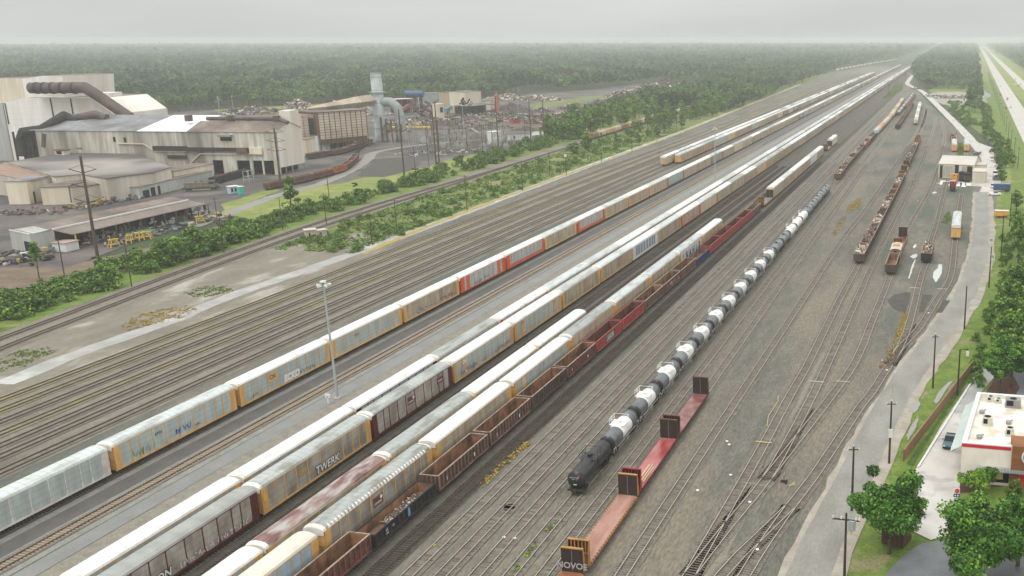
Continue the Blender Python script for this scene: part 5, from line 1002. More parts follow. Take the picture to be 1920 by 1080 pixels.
# baghouse, stack, ducts
bg_ = at(603, 284); f = (at(692, 275) - bg_).normalized(); n_ = Vector((-f.y, f.x, 0)); n_ = n_ if n_.dot(bg_) > 0 else -n_; wd = (at(692, 275) - bg_).length; hb = height(bg_.x, bg_.y, 212)
BG = root('baghouse', bg_, math.atan2(f.y, f.x), 'tall tan ribbed baghouse box beside the steel stack', 'baghouse')
mb_ = M('baghouse_tan', S(206, 188, 170), S(186, 166, 148), .15, .7, c3=S(220, 206, 192), scale3=.08, lines=[(0, wd / 9, .35, S(104, 76, 60), .9), (2, 1.55, .28, S(120, 90, 72), .8)])
MB().box(0, wd, 0, 22, 7, hb).build('filter_box', mb_, BG); MB().box(-8, -.3, 4, 20, 8, hb - 1).build('side_box', mb_, BG); MB().box(-4, -1, 3.2, 4, 10, hb - 3).build('access_bay', m_soot, BG)
b = MB()
for k in range(10): b.box(wd * k / 9 - .14, wd * k / 9 + .14, -.3, 0, 0, hb)
b.build('ribs', m_rustS, BG); MB().box(.3, wd - .3, .3, 21.5, 4, 7).build('hoppers', m_rustS, BG); MB().box(-.6, wd + .6, -.6, 22.6, hb, hb + .5).build('roof', m_roofT, BG)
b = MB()
for x, y in ((0, 0), (wd / 3, 0), (2 * wd / 3, 0), (wd, 0), (wd, 21.5), (0, 21.5)): b.box(x - .3, x + .3, y - .3, y + .3, 0, 5)
b.build('legs', m_rustS, BG)
st_ = at(716, 264); SK = root('smokestack', st_, 0, 'pale blue-grey steel smokestack with platform ring', 'smokestack'); hs_ = height(st_.x, st_.y, 138); zr = height(st_.x, st_.y, 173)
m_stk = M('stack_steel', S(210, 218, 218), S(194, 204, 204), .3, .5, c3=S(150, 160, 160), scale3=.1, lines=[(2, 8.2, .5, S(140, 150, 152), .8)])
b = MB().tube((0, 0, 0), (0, 0, hs_), 4.0, 3.4, 20); b.build('shaft', m_stk, SK, False); MB().tube((0, 0, zr - .3), (0, 0, zr + .3), 4.9, 4.9, 20).box(3.5, 7.5, -.6, .6, zr - .3, zr).build('platform', m_steel, SK); MB().tube((0, 0, hs_ - .1), (0, 0, hs_ + .4), 3.5, 3.5, 20).build('rim', m_steel, SK)
b = MB(); za = height(st_.x, st_.y, 190); r_ = Vector((RT.x, RT.y, 0)); P = [Vector((0, 0, za - 2)), r_ * 3 + Vector((0, 0, za)), r_ * 8 + Vector((0, 0, za - .5)), r_ * 12 + Vector((0, 0, za - 4)), r_ * 13.5 + Vector((0, 0, za - 10)), r_ * 13.5 + Vector((0, 0, za - 24))]; b.path(P, 3.0, 14); b.build('arch_duct', m_steel, SK)
q0 = at(606, 284) + n_ * 12 - st_; b = MB(); zc_ = hb + 2.0; a1 = Vector((q0.x, q0.y, zc_)); a2 = Vector((q0.x, q0.y, 0)) * .3 + Vector((0, 0, hb + 3.6)); a3 = Vector((-2, 0, hb + 4.0)); b.tube(a1, a2, .9, 3.6, 4).tube(a2, a3, 3.6, 3.6, 4); b.build('tapered_duct', clad('duct_cream', S(206, 194, 176), S(184, 170, 150), S(160, 146, 128)), SK)
b = MB()
for k in range(5): q = r_ * (4 + k * 3.2) + Vector((0, -6, 0)); b.bar(q, q + Vector((0, 0, 16 - k * 1.2)), .9); b.bar(q + Vector((0, 0, 6)), q + r_ * 3.2 + Vector((0, 0, 12 - k)), .5)
b.build('support_frame', m_rustS, SK)
pbox('dust_shed', 'cream dust shed with white front below the baghouse', 'shed', m_cladB, 648, 276, 692, 269, 247, 10, m_rustS); pbox('dust_shed', 'white shed beside a black bay under the baghouse', 'shed', m_wboard, 598, 284, 626, 280, 254, 8, m_rustS)
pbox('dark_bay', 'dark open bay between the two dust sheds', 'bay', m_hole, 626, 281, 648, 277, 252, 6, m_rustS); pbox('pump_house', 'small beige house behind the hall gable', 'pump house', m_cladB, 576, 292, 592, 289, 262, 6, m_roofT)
# shredder plant and other plant in the scrap yard
pbox('shredder_building', 'boxy tan shredder building with sloped back', 'building', m_cladB, 874, 213, 904, 210, 173, 18, m_roofT); pbox('shredder_building', 'lower tan wing left of the shredder building', 'building', clad('tan_wing', S(206, 190, 158), S(188, 170, 138), S(170, 150, 120)), 847, 207, 873, 205, 174, 16, m_roofT)
pbox('annex', 'small cream annex right of the shredder building', 'building', m_cladB, 904, 208, 920, 206, 190, 8, m_roofT)
def canopy(nm, label, x0, y0, x1, y1, yt, depth, roof):
    a = at(x0, y0); c = at(x1, y1); f = (c - a).normalized(); w = (c - a).length; h = height(a.x, a.y, yt); R = root(nm, a, math.atan2(f.y, f.x), label, 'canopy')
    MB().box(-.5, w + .5, -.5, depth, h, h + .5).build('roof', roof, R); b = MB()
    for x in np.linspace(0, w, 4):
        for y in (0, depth - 1): b.bar((x, y, 0), (x, y, h), .6)
    b.build('columns', m_rustS, R); MB().box(.5, w - .5, depth - 1.2, depth - 1, 0, h - .4).build('dark_back', m_soot, R); return R
canopy('loading_canopy', 'pale flat canopy on columns by the shredder building', 874, 216, 929, 211, 200, 14, m_roofP)
canopy('conveyor_house', 'blue conveyor house on dark legs with cream deck', 744, 213, 776, 211, 187, 10, m_cladB)
pbox('control_cabin', 'cream control cabin raised beside the twin poles', 'cabin', m_cladB, 819, 224, 834, 223, 196, 7, m_wboard, doors=D0((.5, .85, .45, .8)))
pbox('conveyor_gallery', 'long grey conveyor gallery above the blue drum', 'conveyor', m_steel, 790, 200, 828, 198, 175, 6, m_steel)
def beam(nm, label, pts, r, mat, legs=True, cat='conveyor'):
    P = [at(x, yb) + Vector((0, 0, height(at(x, yb).x, at(x, yb).y, yt))) for x, yb, yt in pts]; R = root(nm, (P[0].x, P[0].y, 0), 0, label, cat); o = Vector((P[0].x, P[0].y, 0)); b = MB()
    for a, c in zip(P[:-1], P[1:]): b.bar(a - o, c - o, r, r * .8)
    b.build('belt_frame', mat, R)
    if legs:
        b = MB()
        for k in range(4): q = P[0].lerp(P[-1], (k + .5) / 4) - o; b.bar((q.x, q.y, 0), q, .5)
        b.build('trestle', m_soot, R)
beam('conveyor', 'rusty red inclined conveyor in the scrap yard', [(742, 216, 213), (776, 210, 192)], 3.0, M('conveyor_red', S(146, 92, 76), S(120, 78, 66), .5, .8))
beam('conveyor', 'bright blue inclined conveyor beside the shredder building', [(836, 214, 206), (866, 208, 189)], 2.6, M('conveyor_blue', S(86, 150, 178), S(76, 130, 156), .5, .8))
p = at(778, 210); o = MB().tube((-8, 0, 17), (10, 0, 17), 2.2, 2.2, 14).box(-7, -5, -1, 1, 0, 15.5, 1).box(-1, 1, -1, 1, 0, 15.5, 1).box(6, 8, -1, 1, 0, 15.5, 1).box(-7.5, 9.5, -1.2, 1.2, 13.6, 14.6, 1).build('drum_mill', [M('drum_blue', S(74, 112, 150), S(64, 96, 130), .4, .6), m_soot]); o.location = p; tag(o, 'blue rotating drum on its tall dark base', 'drum')
p = at(797, 222); b = MB(); r = random.Random(3)
for k in range(26): a = Vector((r.uniform(-9, 9), r.uniform(-5, 5), r.uniform(0, 14))); b.bar(a, a + Vector((r.uniform(-6, 6), r.uniform(-3, 3), r.uniform(-3, 5))), r.uniform(.5, 2.2))
o = b.build('crusher_tower', m_rustS); o.location = p; tag(o, 'tangled rusty steel crusher tower between blue drum and cabin', 'plant', None, 'stuff')
p = at(876, 220); b = MB(); r = random.Random(5)
for k in range(20): a = Vector((r.uniform(-6, 5), r.uniform(-3, 3), r.uniform(0, 12))); b.bar(a, a + Vector((r.uniform(-4, 4), r.uniform(-3, 3), r.uniform(-2, 5))), r.uniform(.5, 1.8))
o = b.build('shredder_frame', m_soot); o.location = p; tag(o, 'black steel frame of the shredder below the tan building', 'plant', None, 'stuff')
p = at(933, 212); o = MB().tube((0, 0, 0), (0, 0, 15), 2.0, 2.0, 12).tube((0, 0, 15), (0, 0, 18), 2.0, .6, 12).build('silo', M('silo_orange', S(178, 112, 84), S(156, 96, 72), .5, .7)); o.location = p; tag(o, 'slim orange-brown silo behind a dark pole', 'silo')
p = at(745, 243); o = MB().tube((-4, 0, 1.6), (24, 5, 1.6), .9, .9, 10).box(-4, -3, -.4, .4, 0, 1).box(22, 23, 4.4, 5.2, 0, 1).build('crane_boom', m_yel); o.location = p; tag(o, 'yellow lattice crane boom lying in the scrap yard', 'crane boom')
HP = [(640, 206, 30, 9, 'pale heap of mixed scrap behind the hall gable', (2, 5, 1, 2, 1), 700, 2.2), (560, 204, 16, 10, 'white-speckled scrap heap left of the baghouse', (1, 6, 1, 2, 1), 500, 2.4), (470, 208, 26, 5, 'low dark scrap heap behind the mill hall', (2, 1, 4, 1, 3), 400, 2.0),
      (838, 238, 28, 7, 'dark cinder heap before the shredder plant', (1, 0, 7, 0, 1), 260, 1.2), (960, 210, 24, 11, 'big brown dirt heap beside the silo', (1, 0, 6, 0, 3), 260, 1.2), (950, 186, 26, 7, 'white scrap heap on the far grass', (1, 6, 1, 2, 0), 420, 2.4), (1000, 187, 34, 6, 'scattered scrap before the far trees', (2, 4, 1, 3, 1), 420, 2.6),
      (1064, 218, 13, 6, 'bright heap of white sheet scrap', (0, 9, 0, 1, 0), 260, 1.6), (1122, 204, 18, 12, 'black coal heap', (0, 0, 9, 0, 0), 160, 1.0), (1160, 196, 26, 14, 'tall grey scrap heap near the main line trees', (2, 3, 3, 2, 1), 800, 2.2), (1215, 178, 50, 14, 'long mixed scrap mound at the far end', (3, 3, 2, 2, 3), 900, 2.6), (1250, 172, 40, 17, 'highest maroon scrap mound at the far end', (2, 1, 2, 1, 5), 700, 2.6),
      (1040, 226, 30, 6, 'low brown scrap heap beside the white sheets', (3, 1, 4, 1, 3), 500, 1.8), (985, 244, 10, 3.5, 'small black heap near the substation', (0, 0, 9, 0, 0), 80, 1.0), (870, 242, 12, 5, 'rust heap below the red conveyor cars', (4, 1, 2, 1, 2), 260, 1.4), (710, 215, 14, 5, 'pale scrap behind the smokestack', (1, 4, 1, 2, 1), 240, 1.8), (770, 232, 22, 3, 'low pile of mixed scrap by the yellow boom', (2, 3, 2, 2, 2), 320, 1.8)]
for i, (x, y, rr_, hz, lb, w, n, sz) in enumerate(HP): p = at(x, y); heap('scrap_pile', p.x, p.y, -.1, rr_, rr_ * .8, hz, n, lb, w, seed=300 + i, size=sz, cone=True)
clutter('loose rubbish strewn across the scrap yard', (740, 232), (1000, 215), 40, 420, 2.2, 3.0, 21, (3, 0, 4, 1, 4, 1, 4), 'yard_litter')
clutter('rail cars and bins strewn in the far scrap yard', (420, 214), (560, 210), 18, 160, 3.0, 3.4, 22, (2, 2, 4, 1, 5, 1, 3), 'yard_litter')
pbox('red_container', 'red open container in the cinder yard', 'container', M('container_red', S(168, 72, 66)), 963, 232, 975, 231, 225, 4, m_hole); pbox('store_hut', 'long white store hut beside the substation', 'hut', m_wboard, 957, 264, 998, 261, 252, 5, m_roofP, doors=D0((.15, .22, .3, .7)))
pbox('switch_house', 'white switch house behind the substation', 'hut', m_wboard, 925, 272, 941, 270, 248, 5, m_wboard); pbox('concrete_hut', 'small graffitied concrete hut beside the main line', 'hut', M('hut_stone', S(206, 194, 176), S(188, 176, 158), .8, .8), 574, 449, 594, 447, 433, 3.0, M('hut_roof', S(196, 186, 170)), doors=D0((.3, .45, 0, .7)))
pbox('hut_annex', 'lower lean-to of the concrete hut', 'hut', MATS['hut_stone'], 594, 447, 614, 444, 434, 2.4, MATS['hut_roof'], doors=D0((.3, .5, .1, .75)))
# substation: gantries, transformers, insulator posts
rs = random.Random(9); m_gal = M('substation_steel', S(170, 166, 156), S(150, 146, 138), .8, .6)
def gantry_mesh():
    b = MB()
    for x in (-4.5, 4.5):
        b.bar((x - .4, 0, 0), (x, 0, 9), .22).bar((x + .4, 0, 0), (x, 0, 9), .22)
        for z in (2, 4, 6): b.bar((x - .3, 0, z), (x + .3, 0, z), .14)
    for z in (8.2, 9): b.bar((-4.7, 0, z), (4.7, 0, z), .22)
    for k in range(8): b.bar((-4.5 + k * 1.15, 0, 8.2), (-3.9 + k * 1.15, 0, 9), .12)
    for x in (-3, 0, 3): b.tube((x, 0, 8.2), (x, 0, 7), .18, .18, 6)
    return b.mesh('steel_gantry', m_gal)
def trans_mesh():
    b = MB().box(-1.6, 1.6, -1.1, 1.1, .3, 2.8).box(1.6, 2.1, -.9, .9, .6, 2.5).box(-2.1, -1.6, -.9, .9, .6, 2.5)
    for x in (-.9, 0, .9): b.tube((x, 0, 2.8), (x, 0, 4.2), .2, .12, 8)
    return b.tube((-1, .9, 3.2), (1, .9, 3.2), .35, .35, 8).mesh('transformer', M('transformer_grey', S(176, 180, 176), S(150, 154, 150), .6, .6))
def ins_mesh():
    b = MB().bar((0, 0, 0), (0, 0, 2.6), .22).bar((-1.2, 0, 2.6), (1.2, 0, 2.6), .2)
    for x in (-1.1, 0, 1.1): b.tube((x, 0, 2.6), (x, 0, 4.0), .17, .12, 6)
    return b.mesh('bus_support', M('insulator', S(140, 124, 108), S(108, 94, 82), .8, .6))
GM, TM_, IM = gantry_mesh(), trans_mesh(), ins_mesh()
for i in range(26): x, y = rs.uniform(748, 962), rs.uniform(252, 284); o = link('steel_gantry', GM); o.location = at(x, y); o.rotation_euler.z = rs.choice([.2, .2, 1.77]); tag(o, 'pale lattice gantry of the substation behind the grass field', 'gantry', 'substation gantries')
for i in range(14): x, y = rs.uniform(750, 960), rs.uniform(262, 287); o = link('transformer', TM_); o.location = at(x, y); o.rotation_euler.z = .2; tag(o, 'grey finned transformer inside the substation', 'transformer', 'substation transformers')
for i in range(90): x, y = rs.uniform(800, 966), rs.uniform(258, 289); o = link('bus_support', IM); o.location = at(x, y); o.rotation_euler.z = .2; tag(o, 'brown insulator post inside the substation', 'insulator post', 'substation insulator posts')
for k in range(5): p = at(830 + k * 10, 246 + k % 2); 
beam('pipe_bridge', 'grey pipe bridge over the substation', [(846, 252, 247), (884, 246, 241), (898, 252, 250)], 1.2, m_gal, True, 'pipe bridge')
# gondola strings and locomotive inside the mill
def strg(pts, n0, cols, phrase):
    C = crv([tuple(at(x, y)[:2]) for x, y in pts], 1.0); s = np.concatenate([[0], np.cumsum(np.linalg.norm(np.diff(C, axis=0), axis=1))]); track(C, f'mill track under the {phrase}', 'R', m_tieD, 900, False)
    k = 0; q = 8.5
    while q < s[-1] - 7 and k < n0:
        x, y_ = np.interp(q, s, C[:, 0]), np.interp(q, s, C[:, 1]); x2, y2 = np.interp(q + 1, s, C[:, 0]), np.interp(q + 1, s, C[:, 1])
        gondola(float(x), float(y_), cols[k % len(cols)], f'{cols[k % len(cols)]} mill gondola, {nth(k)} of the {phrase}', 3.15, math.atan2(-(x2 - x), y2 - y_), None, 'mill gondolas', True); k += 1; q += 16.7
strg([(498, 357), (535, 349), (570, 341), (610, 331), (640, 322), (660, 309), (668, 296), (671, 284), (690, 270)], 7, ['rust', 'brown', 'rust', 'orange', 'rust', 'rust'], 'curving string at the mill road')
strg([(576, 299), (600, 295), (640, 288), (670, 278), (700, 268)], 5, ['dark', 'brown', 'dark'], 'short string below the baghouse')
strg([(398, 347), (420, 340), (450, 332), (475, 325), (500, 319)], 4, ['black'], 'black string before the hall bays')
def loco(x, y, rz, body, cab, label, L_=7.5):
    R = root('locomotive', (x, y, 0), rz, label, 'locomotive'); MB().box(-1.4, 1.4, -L_, L_, .9, 1.35).build('frame', m_under, R); MB().box(-.95, .95, -L_ + 1, L_ - 4.5, 1.35, 3.6).box(-.8, .8, L_ - 1.8, L_ - .6, 1.35, 2.8).build('hood', body, R)
    MB().box(-1.4, 1.4, L_ - 4.4, L_ - 1.9, 1.35, 4.0).build('cab', body, R); MB().box(-1.5, 1.5, L_ - 4.6, L_ - 1.7, 4.0, 4.2).build('cab_roof', cab, R); b = MB()
    for sx in (-1, 1): b.box(sx * 1.41 - .01, sx * 1.41 + .01, L_ - 4.1, L_ - 2.3, 2.8, 3.7)
    b.box(-1, 1, L_ - 1.9, L_ - 1.88, 2.9, 3.7).build('windows', m_blk, R); b = MB()
    for sx in (-1, 1):
        b.bar((sx * 1.38, -L_, 2.4), (sx * 1.38, L_, 2.4), .06)
        for yy in np.linspace(-L_, L_, 7): b.bar((sx * 1.38, yy, 1.3), (sx * 1.38, yy, 2.4), .06)
    b.build('handrails', m_yel, R); MB().tube((0, -2, 3.6), (0, -2, 4.1), .3, .3, 8).tube((0, .5, 3.6), (0, .5, 4.0), .25, .25, 8).build('exhaust', m_blk, R); trucks(R, L_ - 2.6); return R
p = at(378, 357); loco(p.x, p.y, -.95, M('loco_tan', S(120, 116, 104), S(100, 96, 86), .6, .7), m_roofP, 'dusty grey-tan mill locomotive beside the long store')
# timber poles with cross arms, lamps
def pole(nm, label, base, top, r=.22, arms=(), mat=None, grp='timber poles', cat='pole', lean=True, extra_=None):
    p = at(*base); h = height(p.x, p.y, top[1]); q = p.copy()
    t = Vector((0, 0, h)); R = root(nm, p, CT if arms else 0, label, cat, grp); MB().tube((0, 0, -.2), t, r, r * .65, 8).build('shaft', mat or m_wood, R)
    for z, w, th in arms: MB().bar((-w, 0, h - z), (w, 0, h - z), th).build('cross_arm', mat or m_wood, R)
    return R, h
for i, (bs, tp, lb) in enumerate((((183, 482), (147, 292), 'tallest dark pole with steel vee arms in front of the workshops'), ((527, 352), (515, 240), 'tall dark pole with vee arms before the hall gable'), ((758, 330), (748, 205), 'tall dark pole left of the substation'), ((819, 320), (814, 196), 'left one of the twin dark poles before the substation'), ((825, 322), (820, 194), 'right one of the twin dark poles before the substation'), ((935, 285), (931, 180), 'tall dark pole before the silo'), ((996, 270), (994, 185), 'dark pole right of the white store hut'), ((1021, 264), (1019, 188), 'dark pole farther right of the white store hut'))):
    R, h = pole('steel_pole', lb, bs, tp, .5 if i < 2 else .42, (), M('pole_brown', S(96, 80, 66), S(78, 64, 54), .5, .8), 'tall transmission poles')
    if i < 2:
        b = MB(); e = Vector((RT.x, RT.y, 0))
        for z in ([4, 8.5, 13] if i == 0 else [1.5, 5.5, 9.5]):
            for sg in (-1, 1): b.bar((0, 0, h - z - (1.2 if i == 0 else .8)), e * sg * 4.2 + Vector((0, 0, h - z)), .22); b.bar((0, 0, h - z + 1.4), e * sg * 4.0 + Vector((0, 0, h - z)), .1)
        b.build('vee_arms', MATS['pole_brown'], R)
PL = [((122, 523), (113, 447)), ((247, 537), (234, 455)), ((530, 430), (522, 370)), ((410, 430), (398, 370)), ((420, 474), (414, 405)), ((612, 420), (606, 362)), ((617, 370), (615, 330)), ((698, 459), (694, 400)), ((745, 440), (740, 373)), ((876, 394), (872, 328)), ((980, 357), (977, 303)), ((1031, 325), (1029, 285)), ((1062, 328), (1061, 279)), ((1128, 303), (1127, 262)), ((1185, 284), (1184, 250)), ((1232, 265), (1231, 234)), ((779, 321), (777, 275)), ((805, 318), (803, 270)), ((906, 290), (903, 232)), ((924, 288), (921, 230)), ((985, 263), (983, 213)), ((1055, 245), (1053, 210)), ((1098, 240), (1097, 200))]
for i, (bs, tp) in enumerate(PL):
    R, h = pole('utility_pole', f'plain timber pole, {nth(i)} along the scrub and mill fence from the left', bs, tp, .17, ((.6, 1.1, .14),) if i in (8, 9, 12, 3) else ())
    if i == 12: MB().box(-.5, .5, -.6, -.2, h - 4, h - 2.6).build('signal_box', m_wboard, R)
for i, (bs, tp) in enumerate((((735, 262), (731, 242)), ((870, 246), (868, 198)), ((972, 220), (970, 180)), ((60, 200), (58, 190)), ((412, 212), (410, 182)), ((438, 210), (436, 180)))):
    R, h = pole('lamp_pole', f'pale lamp pole, {nth(i)} within the mill yard', bs, tp, .3, (), m_steel, 'pale lamp poles', 'lamp pole'); MB().box(-.8, .8, -.3, .3, h - .2, h + .2).build('lamp', m_wboard, R)
# yard light masts
def mast(base, top, label, lean=0.0, n=5):
    p = at(*base); h = height(p.x, p.y, top); R = root('light_mast', p, CT, label, 'light mast', 'yard light masts'); m_ = M('mast_steel', S(168, 176, 176), S(156, 164, 164), .5, .45)
    MB().tube((0, 0, 0), (0, 0, h), .26, .15, 12).build('shaft', m_, R); MB().box(-.45, .45, -.45, .45, -.05, .3).build('foot', MATS['pale_concrete'], R); MB().tube((0, 0, h - .1), (0, 0, h + .12), .55, .55, 14).build('head_ring', m_wboard, R)
    for k in range(n):
        a = 2 * PI * k / n + .5; c = Vector((math.cos(a) * .95, math.sin(a) * .95, h - .65)); b = MB().box(-.34, .34, -.22, .22, -.18, .18); L_ = b.build('floodlight', m_wboard, R); L_.location = c; L_.rotation_euler = (.3, 0, a); MB().bar((0, 0, .1), (-.9, 0, .35), .1).build('bracket', m_, L_)
    return R, h
MR, MH = mast((633, 747), 528, 'tall grey floodlight mast standing in the grey lane'); MR.rotation_euler.y = -.012
p = at(616, 757); tag(MB().bar((0, 0, 0), (0, 0, 1.5), .2).box(-.5, .5, -.1, .1, 1.2, 1.9).build('marker_post', m_wboard), 'small white marker post near the floodlight mast foot', 'marker').location = p
mast((1341, 345), 240, 'slim far floodlight mast between the autorack rows', 0, 4)

# ground patches and more stock in the scrap yard
for lb, pp, mt in (('brown dirt ground in the middle of the scrap yard', [(930, 226), (1000, 212), (1100, 196), (1150, 200), (1090, 222), (1010, 236), (940, 240)], M('brown_scrap_ground', S(112, 92, 80), S(92, 78, 70), .08, .9, coord='pos', detail=7, speck=.2)),
    ('grass patch beyond the shredder plant', [(905, 222), (950, 212), (985, 216), (975, 224), (930, 230)], m_grass), ('green clearing along the forest at the back of the scrap yard', [(990, 196), (1060, 186), (1130, 178), (1140, 184), (1060, 196), (1000, 204)], m_rough), ('pale wet track crossing the scrap yard', [(985, 250), (1040, 240), (1090, 226), (1098, 228), (1046, 246), (990, 256)], m_wetpath),
    ('grass strip behind the mill hall', [(400, 205), (560, 196), (640, 192), (660, 196), (560, 202), (410, 212)], m_grass), ('dark puddled ground around the substation', [(735, 285), (800, 262), (960, 250), (1000, 262), (960, 284), (800, 292)], m_dark)):
    sheet('scrap_yard_patch', px(pp), -.09, mt, lb, 'ground', 1.2, 6)
rq = random.Random(17)
for i in range(26):
    x, y = rq.uniform(715, 1120), rq.uniform(196, 250)
    if y > 205 + (x - 715) * .1 and x < 800 and y < 230: continue
    p = at(x, y); r_ = rq.uniform(6, 15); heap('scrap_pile', p.x, p.y, -.1, r_, r_ * rq.uniform(.5, .9), r_ * rq.uniform(.2, .45), 150, ['low brown scrap pile', 'low rusty scrap pile', 'low dark scrap pile', 'low mixed scrap pile'][i % 4] + ' scattered about the scrap yard', [(2, 1, 5, 2, 3), (5, 0, 3, 1, 3), (1, 1, 8, 0, 1), (3, 3, 3, 2, 2)][i % 4], seed=500 + i, size=1.6, cone=True)['group'] = 'scattered scrap piles'
for i in range(12):
    x, y = rq.uniform(745, 960), rq.uniform(236, 285); p = at(x, y); h = rq.uniform(14, 20); o = MB().tube((0, 0, 0), (0, 0, h), .28, .16, 6).bar((-1.4, 0, h - 1), (1.4, 0, h - 1), .2).build('utility_pole', m_wood); o.location = p; tag(o, 'thin timber pole with cross arm amid the substation', 'pole', 'substation poles')
b = MB()
for i in range(60): t = i / 59; p = at(738 + 260 * t, 291 - 16 * t); b.bar((p.x, p.y, 0), (p.x, p.y, 2.4), .12); 
P0, P1 = at(738, 291), at(998, 275)
for z in (.3, 1.3, 2.3): b.bar((P0.x, P0.y, z), (P1.x, P1.y, z), .06)
tag(b.build('chain_fence', m_gal), 'wire fence along the front of the substation', 'fence')
sq = random.Random(4)
for x0, x1, yb, yt, n in ((57, 98, 377, 345, 3), (133, 190, 372, 352, 3), (104, 196, 340, 334, 4)): 
    pass
# ------------------------------------------------ right side: restaurant, road furniture, repair shed
def solve_h(px_, py_, base):
    lo, hi = 0.0, 15.0
    for _ in range(40):
        m = (lo + hi) / 2; a = at(px_, py_, m)
        if proj(a.x, a.y, 0)[1] < base: lo = m
        else: hi = m
    return lo
sheet('drive_lane', px([(1722, 872), (1768, 792), (1800, 745), (1835, 695), (1858, 662), (1885, 662), (1866, 705), (1838, 735), (1812, 830), (1803, 905), (1794, 945), (1786, 1000), (1745, 1012), (1690, 985), (1700, 905)]), -.03, m_conc, 'pale concrete drive-through lane beside the restaurant', 'lane', .05, 3)
sheet('rear_lane', px([(1783, 772), (1810, 735), (1838, 692), (1858, 662), (1885, 662), (1866, 705), (1838, 737), (1828, 778)]), -.026, m_wetpath, 'wet grey asphalt part of the drive-through lane', 'lane')
sheet('parking_lot', px([(1648, 1095), (1672, 1062), (1700, 1036), (1728, 1018), (1780, 1012), (1850, 1000), (1890, 975), (1960, 950), (1980, 1120), (1660, 1130)]), -.028, m_lot, 'dark wet parking lot under the big trees', 'parking lot')
sheet('side_lot', px([(1868, 700), (1890, 655), (1960, 655), (1960, 770), (1905, 740)]), -.03, m_lot, 'grey parking lot behind the restaurant trees', 'parking lot')
sheet('mulch_bed', px([(1850, 735), (1866, 705), (1890, 690), (1912, 725), (1905, 742)]), -.02, m_mulch, 'brown mulch bed around the two trees behind the restaurant', 'mulch', .1, 1.5)
sheet('mulch_bed', px([(1797, 925), (1800, 900), (1850, 898), (1885, 905), (1880, 912), (1830, 915), (1822, 922)]), -.02, m_mulch, 'brown mulch bed under the small tree before the restaurant', 'mulch', .1, 1.5)
sheet('restaurant_lawn', px([(1795, 948), (1800, 925), (1830, 912), (1900, 905), (1920, 915), (1910, 935), (1880, 955), (1830, 965)]), -.024, m_lush, 'small lawn before the restaurant', 'grass', .1, 1.5, 'stuff')
sheet('fence_verge', px([(1712, 872), (1760, 795), (1800, 735), (1832, 690), (1824, 688), (1790, 738), (1750, 800), (1700, 868)]), -.022, M('hedge_green', S(62, 84, 34), S(84, 104, 44), .6, .95, coord='pos', speck=.3), 'mossy strip between fence and kerb', 'grass', .1, 1.5, 'stuff')
def wallrun(nm, label, a, c, h, th, mat, cat, posts=2.4):
    A, B = at(*a), at(*c); d = (B - A); L = d.length; R = root(nm, A, math.atan2(d.y, d.x), label, cat); MB().box(0, L, -th / 2, th / 2, 0, h).build('boards', mat, R); b = MB()
    for x in np.arange(0, L + .1, posts): b.box(x - .07, x + .07, th / 2, th / 2 + .12, 0, h + .08)
    b.build('posts', mat, R); MB().box(-.05, L + .05, -th / 2 - .04, th / 2 + .04, h, h + .06).build('cap_rail', mat, R); return R
m_fence = M('fence_wood', S(158, 128, 98), S(134, 106, 80), 1.0, .9, coord='obj', stretch=(4, 1, .3), lines=[(0, .15, .015, S(96, 74, 54), .7)]); m_fenceD = M('enclosure_wood', S(98, 72, 54), S(82, 60, 46), 1.0, .9, stretch=(4, 1, .3), lines=[(0, .2, .03, S(50, 36, 28), .8)])
wallrun('wooden_fence', 'long tan wooden fence between road ditch and drive lane', (1694, 864), (1824, 692), 1.9, .12, m_fence, 'fence')
wallrun('kerb', 'pale kerb along the drive-through lane', (1722, 876), (1836, 694), .15, .25, m_wboard, 'kerb', 500)
DE = root('dumpster_enclosure', at(1653, 1017), 0, 'brown slatted dumpster enclosure behind the big roadside tree', 'enclosure')
d_ = at(1693, 1028) - at(1653, 1017); L_ = d_.length; DE.rotation_euler.z = math.atan2(d_.y, d_.x); MB().box(0, L_, -.06, .06, 0, 1.9).box(-.06, .06, 0, 3, 0, 1.9).box(L_ - .06, L_ + .06, 0, 3, 0, 1.9).build('panels', m_fenceD, DE); MB().box(.25, L_ - .25, .4, 2.6, 0, 1.4).build('bin', M('bin_cream', S(196, 184, 160)), DE)
# restaurant
RH_ = solve_h(1804, 831, 903); Ra = at(1804, 831, RH_); Rc = at(1898, 839, RH_); Rb = at(1832, 736, RH_); fx = (Rc - Ra); fx.z = 0; wf = fx.length; fx.normalize(); ly = Rb - Ra; dl = ly.length
RS = root('restaurant', (Ra.x, Ra.y, 0), math.atan2(fx.y, fx.x), 'flat white-roofed restaurant with red parapet stripe and brown tower', 'restaurant'); q_ = Matrix.Rotation(-math.atan2(fx.y, fx.x), 3, 'Z') @ Vector((ly.x, ly.y, 0)); sk_ = q_.x / q_.y; D_ = q_.y; WT = wf * 2.1
m_rw = M('restaurant_cream', S(238, 228, 214), S(226, 216, 202), .5, .8); m_rr = M('restaurant_red', S(200, 38, 50)); m_rb = M('restaurant_wood', S(150, 100, 60), S(128, 84, 50), .6, .7, stretch=(.3, 1, 3), lines=[(2, .25, .02, S(90, 58, 36), .7)]); m_rf = M('membrane_roof', S(236, 232, 224), S(224, 218, 206), .25, .55, c3=S(208, 196, 176), scale3=.3, lo3=.52, hi3=.62)
X = lambda x, y: x + sk_ * y
MB().prism([(0, 0, RH_ - .6), (WT, 0, RH_ - .6), (X(WT, D_), D_, RH_ - .6), (X(0, D_), D_, RH_ - .6)], 0).build('walls', m_rw, RS)
